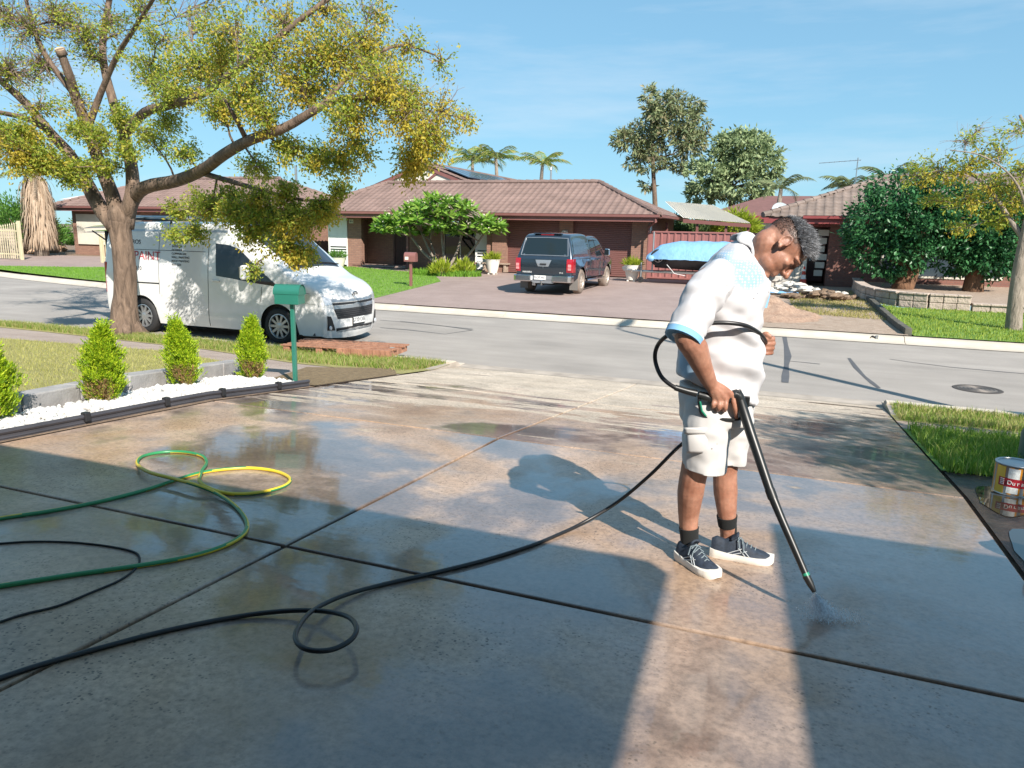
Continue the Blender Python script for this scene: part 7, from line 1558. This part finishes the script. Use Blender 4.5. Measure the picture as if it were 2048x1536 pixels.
def shoe(heel, toe, label):
    root = empty('shoe', heel, parent=MAN); root.matrix_parent_inverse = MANI
    u = (toe-heel); L = u.length; u.normalize(); up = Z_ - u*u.dot(Z_); up.normalize(); s = up.cross(u)
    if s.dot(H_) > 0: s = -s          # s points to the viewer's side
    def X(t, y, z): return u*(t*L)+s*y+up*z
    W = [(0, .024), (.06, .033), (.2, .037), (.4, .039), (.6, .047), (.75, .049), (.88, .040), (.96, .024), (1, .008)]
    T0 = [(0, .085), (.08, .100), (.22, .088), (.34, .105), (.42, .104), (.55, .082), (.7, .062), (.85, .052), (.95, .040), (1, .028)]
    mb = MB(); ns, nk = 34, 16; V = []
    for i in range(ns+1):
        t = i/ns; w, h = interp(t, W), interp(t, T0); b0 = .022
        for k in range(nk+1):
            a = PI*k/nk; c, d = math.cos(a), math.sin(a); V.append(X(t, w*math.copysign(abs(c)**.75, c)*(1-.22*d), b0+(h-b0)*d**.8))
    mb.add(V, [(i*(nk+1)+k, i*(nk+1)+k+1, (i+1)*(nk+1)+k+1, (i+1)*(nk+1)+k) for i in range(ns) for k in range(nk)]); mb.build('upper', M_SHOE, root, smooth='all')
    mb = MB(); V = []; nsl = 30
    rows = [(1.0, .0), (1.10, .008), (1.14, .022), (1.08, .034)]
    for (sc, z) in rows:
        for i in range(nsl+1): t = i/nsl; V.append(X(t*1.03-.015, interp(t, W)*sc+.002, z+(.010*max(0, 1-t*3.0)+.012*max(0, (t-.85)/.15)**2)*(1 if z > .004 else max(0, (t-.85)/.15)**2)))
        for i in range(nsl, -1, -1): t = i/nsl; V.append(X(t*1.03-.015, -interp(t, W)*sc-.002, z+(.010*max(0, 1-t*3.0)+.012*max(0, (t-.85)/.15)**2)*(1 if z > .004 else max(0, (t-.85)/.15)**2)))
    q = 2*(nsl+1); mb.add(V, [(j*q+i, j*q+(i+1) % q, (j+1)*q+(i+1) % q, (j+1)*q+i) for j in range(len(rows)-1) for i in range(q)]+[tuple(range(q))]+[tuple(range((len(rows)-1)*q, len(rows)*q))]); mb.build('sole', M_SOLE, root, smooth=True, angle=35)
    mb = MB()
    for i in range(5):
        t = .42+.07*i; h = interp(t, T0); mb.tube([X(t, .024, h-.012), X(t+.012, 0, h+.006), X(t+.024, -.024, h-.014)], .0032, 5)
    mb.tube([X(.47, .0, .108), X(.43, .03, .105), X(.46, .05, .07)], .0025, 5); mb.tube([X(.47, .0, .108), X(.52, .035, .09), X(.53, .05, .055)], .0025, 5); mb.build('laces', M_LACE, root, smooth=True)
    mb = MB()
    for a, b in (((.26, .034), (.50, .066)), ((.34, .032), (.58, .058)), ((.44, .066), (.56, .034)), ((.52, .062), (.63, .033))):
        P = []
        for j in range(6):
            f = j/5; t = lerp(a[0], b[0], f); z = lerp(a[1], b[1], f); w, h = interp(t, W), interp(t, T0); d = min(1, max(0, (z-.022)/(h-.022)))**1.25; c = math.sqrt(max(0, 1-d*d)); P.append(X(t, w*c**.75*(1-.22*d)+.0025, z))
        mb.tube(P, .0022, 5)
    mb.build('side_stripes', M_MARK, root)
    mb = MB(); mb.grid(lambda a, b: X(.30+.12*b, lerp(-.026, .026, a), interp(.34, T0)+.028*b-.01*(2*a-1)**2), 6, 4); o = mb.build('tongue', M_SHOE, root, smooth='all'); k = o.modifiers.new('t', 'SOLIDIFY'); k.thickness = .008
    return root
shoe(G(1358, 1116), G(1436, 1160), 0); shoe(G(1421, 1109), G(1545, 1128), 1)
# ---- hair, brows, eyes
HAIR = leaf_mat('greying hair', [(.02, .02, .022), (.10, .10, .105), (.30, .305, .32), (.58, .59, .61)], .45, 0)
STUB = leaf_mat('short dark hair', [(.02, .016, .014), (.05, .04, .035)], .6, 0)
def hair(n, zone, length, w, m_, name, seed, lift=.6):
    g = np.random.default_rng(seed); d = g.normal(size=(n*6, 3)); d /= np.linalg.norm(d, axis=1)[:, None]; d = d[zone(d)][:n]; k = len(d)
    r = np.array([.097, .076, .086]); c = np.array([-.012, 0, .035]); loc = c+d*r*1.0; nrm = d/r; nrm /= np.linalg.norm(nrm, axis=1)[:, None]
    dr = nrm*lift+np.array([.45, 0, .25])*(1-lift)+g.normal(size=(k, 3))*.22; L = length(d)*g.uniform(.7, 1.25, k)
    s = np.cross(dr, g.normal(size=(k, 3))); s /= np.linalg.norm(s, axis=1)[:, None]
    A = np.array([hf, hl, hu])*HS; tow = lambda q: np.array(HC_)+q@A
    a, b, t = loc-nrm*.002, loc+dr*(L*.55)[:, None], loc+dr*L[:, None]+np.array([.004, 0, 0]); ws = s*w
    V = np.stack([tow(a-ws), tow(a+ws), tow(b+ws*.8), tow(b-ws*.8), tow(t)], 1).reshape(-1, 3); o = np.arange(k)[:, None]*5
    T_ = np.concatenate([o+np.array([[0, 1, 2]]), o+np.array([[0, 2, 3]]), o+np.array([[3, 2, 4]])], 0); ob = mesh_np(name, V, T_, m_); ob['kind'] = 'stuff'; return part(ob)
top = lambda d: (d[:, 2] > .20+.22*np.maximum(0, -d[:, 0]) - .10*np.maximum(0, d[:, 0])) & ((d[:, 0] < .72) | (d[:, 2] > .55))
hair(17000, top, lambda d: .013+.017*np.clip(d[:, 0]+.4, 0, 1), .0005, HAIR, 'hair', 1, .75)
sidez = lambda d: (d[:, 2] > -.35) & (d[:, 2] < .5) & (d[:, 0] < .25+.35*d[:, 2]) & ~((np.abs(d[:, 1]) > .9) & (d[:, 2] < -.05))
hair(6000, sidez, lambda d: .002+.008*np.clip(d[:, 2], 0, 1), .00045, STUB, 'side_hair', 2, .85)
mb = MB()
for s in (-1, 1): mb.tube([hd(.070, s*.052, .030), hd(.086, s*.034, .037), hd(.091, s*.014, .034)], [.002*HS, .0045*HS, .003*HS], 6)
part(mb.build('eyebrows', STUB)); mb = MB()
for s in (-1, 1): mb.tube([hd(.067, s*.043, -.003), hd(.0815, s*.031, -.005), hd(.079, s*.017, -.004)], [.001*HS, .0022*HS, .0012*HS], 6)
part(mb.build('eyelashes', STUB)); mb = MB(); mb.tube([hd(.072, -.022, -.064), hd(.0885, -.006, -.064), hd(.0885, .006, -.064), hd(.072, .022, -.064)], .0016*HS, 6); part(mb.build('lip_line', mat('lip shadow line', (.13, .05, .045), .6)))
bd_ = lambda d: (d[:, 2] < -.45) & (d[:, 0] > -.1)
# ---------------------------------------------------------------- wand and hoses
WAND = empty('spray_wand', MM(1475, 800, HB)); tag(WAND, 'long black pressure washer wand held in the right hand', 'spray wand'); WI = Matrix.Translation(-MM(1475, 800, HB))
def wp(mb, name, m_, **k): o = mb.build(name, m_, WAND, **k); o.matrix_parent_inverse = WI; return o
M_GUN = mat('black satin plastic', (.012, .014, .015), .38, var=.2, scale=20); M_GRN = mat('green plastic', (.02, .22, .13), .4)
TIPG = G(1643, 1238); bt_ = bof(TIPG)+.02; TIP = MM(1629, 1184, bt_); GT = MM(1480, 800, HB+.005); bl_ = lambda t: lerp(HB+.005, bt_, t)
wp(MB().tube(catmull([MM(1397, 789, HB+.012), MM(1425, 797, HB+.006), MM(1452, 799, HB+.008), MM(1472, 788, HB+.006), MM(1482, 802, HB+.005)], 5), [.015, .016, .018, .019, .019, .019, .019, .019, .019, .019, .02, .02, .021, .021, .021, .021, .021, .022, .022, .022, .022], 12), 'grip', M_GUN, smooth=True)
wp(MB().tube([MM(1474, 782, HB+.004), GT, MM(1500, 862, bl_(.16)), MM(1541, 984, bl_(.48))], [.018, .022, .021, .0185], 14), 'gun_barrel', M_GUN, smooth=True)
wp(MB().tube([MM(1539, 978, bl_(.465)), MM(1546, 997, bl_(.51))], [.0205, .0205], 14), 'joint', M_GUN, smooth=True)
wp(MB().tube([MM(1545, 994, bl_(.505)), MM(1562, 1035, bl_(.62)), MM(1612, 1150, bl_(.92))], [.0185, .0165, .0135], 14), 'lance', M_GUN, smooth=True)
wp(MB().tube([MM(1610, 1146, bl_(.91)), MM(1613, 1152, bl_(.925))], [.0145, .0145], 12), 'ring', M_GRN, smooth=True)
wp(MB().tube([MM(1612, 1151, bl_(.92)), MM(1620, 1166, bl_(.96)), TIP], [.0155, .0145, .0085], 12), 'nozzle', M_GUN, smooth=True)
wp(MB().tube(catmull([MM(1398, 790, HB+.012), MM(1399, 812, HB+.01), MM(1408, 832, HB+.008), MM(1440, 838, HB+.006), MM(1474, 839, HB+.005), MM(1484, 833, HB+.005)], 5), .0065, 8), 'hand_guard', M_GUN, smooth=True)
wp(MB().tube([MM(1400, 803, HB+.004), MM(1404, 822, HB+.003), MM(1412, 832, HB+.002)], .0045, 6), 'trigger', M_GRN, smooth=True)
wp(MB().box(MM(1492, 803, HB+.01), (.03, .02, .045)), 'safety_catch', M_GUN, bevel=.004)
def GR(px, py, up=0.0):
    d = ray(px, py); p = G(px, py)
    for _ in range(6): p = CAM + d*((gz(p.x, p.y)+up-CAM_H)/d.z)
    return p
HR = .0092
hz = [MM(1393, 787, HB+.012), MM(1372, 782, HB+.014), MM(1348, 774, HB+.02), MM(1322, 752, HB+.06), MM(1310, 718, HB+.10), MM(1316, 690, HB+.08), MM(1340, 668, HB+.0), MM(1385, 652, -.218), MM(1425, 646, -.232), MM(1460, 646, -.238), MM(1490, 651, -.222), MM(1512, 662, -.16), MM(1527, 676, -.08), MM(1531, 690, FB-.03), MM(1519, 712, FB+.02), MM(1512, 765, .20), MM(1470, 830, .30), MM(1410, 865, .30), MM(1365, 887, .28), MM(1300, 950, .33), MM(1235, 1004, .40)]
gp = [(1165, 1046, .02), (1110, 1072, 0), (1060, 1092, 0), (970, 1120, 0), (870, 1145, 0), (770, 1168, 0), (690, 1190, .01), (630, 1218, .03), (598, 1252, .05), (592, 1280, .055), (615, 1299, .055), (660, 1300, .055), (700, 1281, .06), (713, 1256, .065), (695, 1233, .05), (645, 1222, .03), (570, 1222, .012), (470, 1234, 0), (330, 1262, 0), (200, 1296, 0), (80, 1330, 0), (0, 1356, 0), (-120, 1396, 0)]
hz += [GR(x, y, z+HR) for x, y, z in gp]
ho = MB().tube(catmull(hz, 7), HR, 9).build('pressure_hose', mat('black rubber hose', (.012, .012, .013), .4, var=.3, space='World'), smooth='all'); tag(ho, 'black pressure hose looping over the wet slabs to the person', 'hose')
ft = MB().tube([MM(1393, 787, HB+.012), MM(1374, 782.5, HB+.014), MM(1350, 775, HB+.02)], [.0155, .014, .0125], 10).build('hose_ferrule', M_GUN, ho, smooth=True)
GPX = [(-120, 1060), (0, 1037), (100, 1022), (200, 1003), (290, 980), (345, 962), (395, 947), (445, 939), (500, 936), (550, 942), (579, 956), (570, 971), (525, 984), (470, 988), (425, 979), (400, 963), (403, 943), (413, 926), (404, 912), (368, 904), (320, 905), (283, 914), (275, 929), (300, 945), (345, 957), (388, 969), (430, 985), (468, 1010), (492, 1040), (489, 1066), (450, 1091), (380, 1113), (280, 1131), (150, 1149), (0, 1172), (-120, 1190)]
lift_ = lambda i: .03 if i in (23, 24, 25) else .012 if i in (15, 16, 22, 26) else 0
P = catmull([GR(x, y, .011+lift_(i)) for i, (x, y) in enumerate(GPX)], 7); mb = MB(); n = 10; mb.tube(P, .0105, n, caps=False)
for i in range(len(mb.m)): s_, k = divmod(i, n); mb.m[i] = 0 if (k + int(s_*.11)) % n < 5 else 1
gh = mb.build('garden_hose', [mat('green hose', (.03, .22, .08), .35, space='World'), mat('yellow hose', (.62, .46, .03), .35, space='World')], smooth='all'); tag(gh, 'green and yellow garden hose coiled at the shade edge', 'hose')
CPX = [(-90, 1095), (0, 1087), (70, 1083), (150, 1085), (220, 1093), (268, 1104), (279, 1118), (271, 1137), (240, 1160), (180, 1186), (115, 1212), (50, 1228), (0, 1244), (-90, 1276)]
cb = MB().tube(catmull([GR(x, y, .005) for x, y in CPX], 6), .0048, 7).build('power_cable', M_RUBBER, smooth='all'); tag(cb, 'thin black power cable on the shaded slab at left', 'cable')
# spray of water
g = np.random.default_rng(3); n = 9000; t = g.random(n)**.9; TG = GR(1650, 1240, .0); dv = np.array(TG-TIP); sp = g.normal(size=(n, 3))*np.array([.028, .028, .015])*t[:, None]+np.array(R_)[None]*(g.normal(size=n)*.03*t)[:, None]
pos = np.array(TIP)+dv*t[:, None]+sp; ex = t > .8; pos[ex] += np.array(R_)*(g.random(ex.sum())*.10)[:, None]; V, Fc = leaf_mesh(pos, np.full(n, .0065), np.tile(dv/np.linalg.norm(dv)*6, (n, 1)), .3, 0, .2, g)
m_, t_, b_ = new_mat('water droplets'); b_.inputs['Base Color'].default_value = (.85, .9, .95, 1); b_.inputs['Alpha'].default_value = .85; b_.inputs['Roughness'].default_value = .1
tag(mesh_np('water_spray', V, Fc, m_), 'white fan of water spraying from the wand tip', 'spray', kind='stuff')
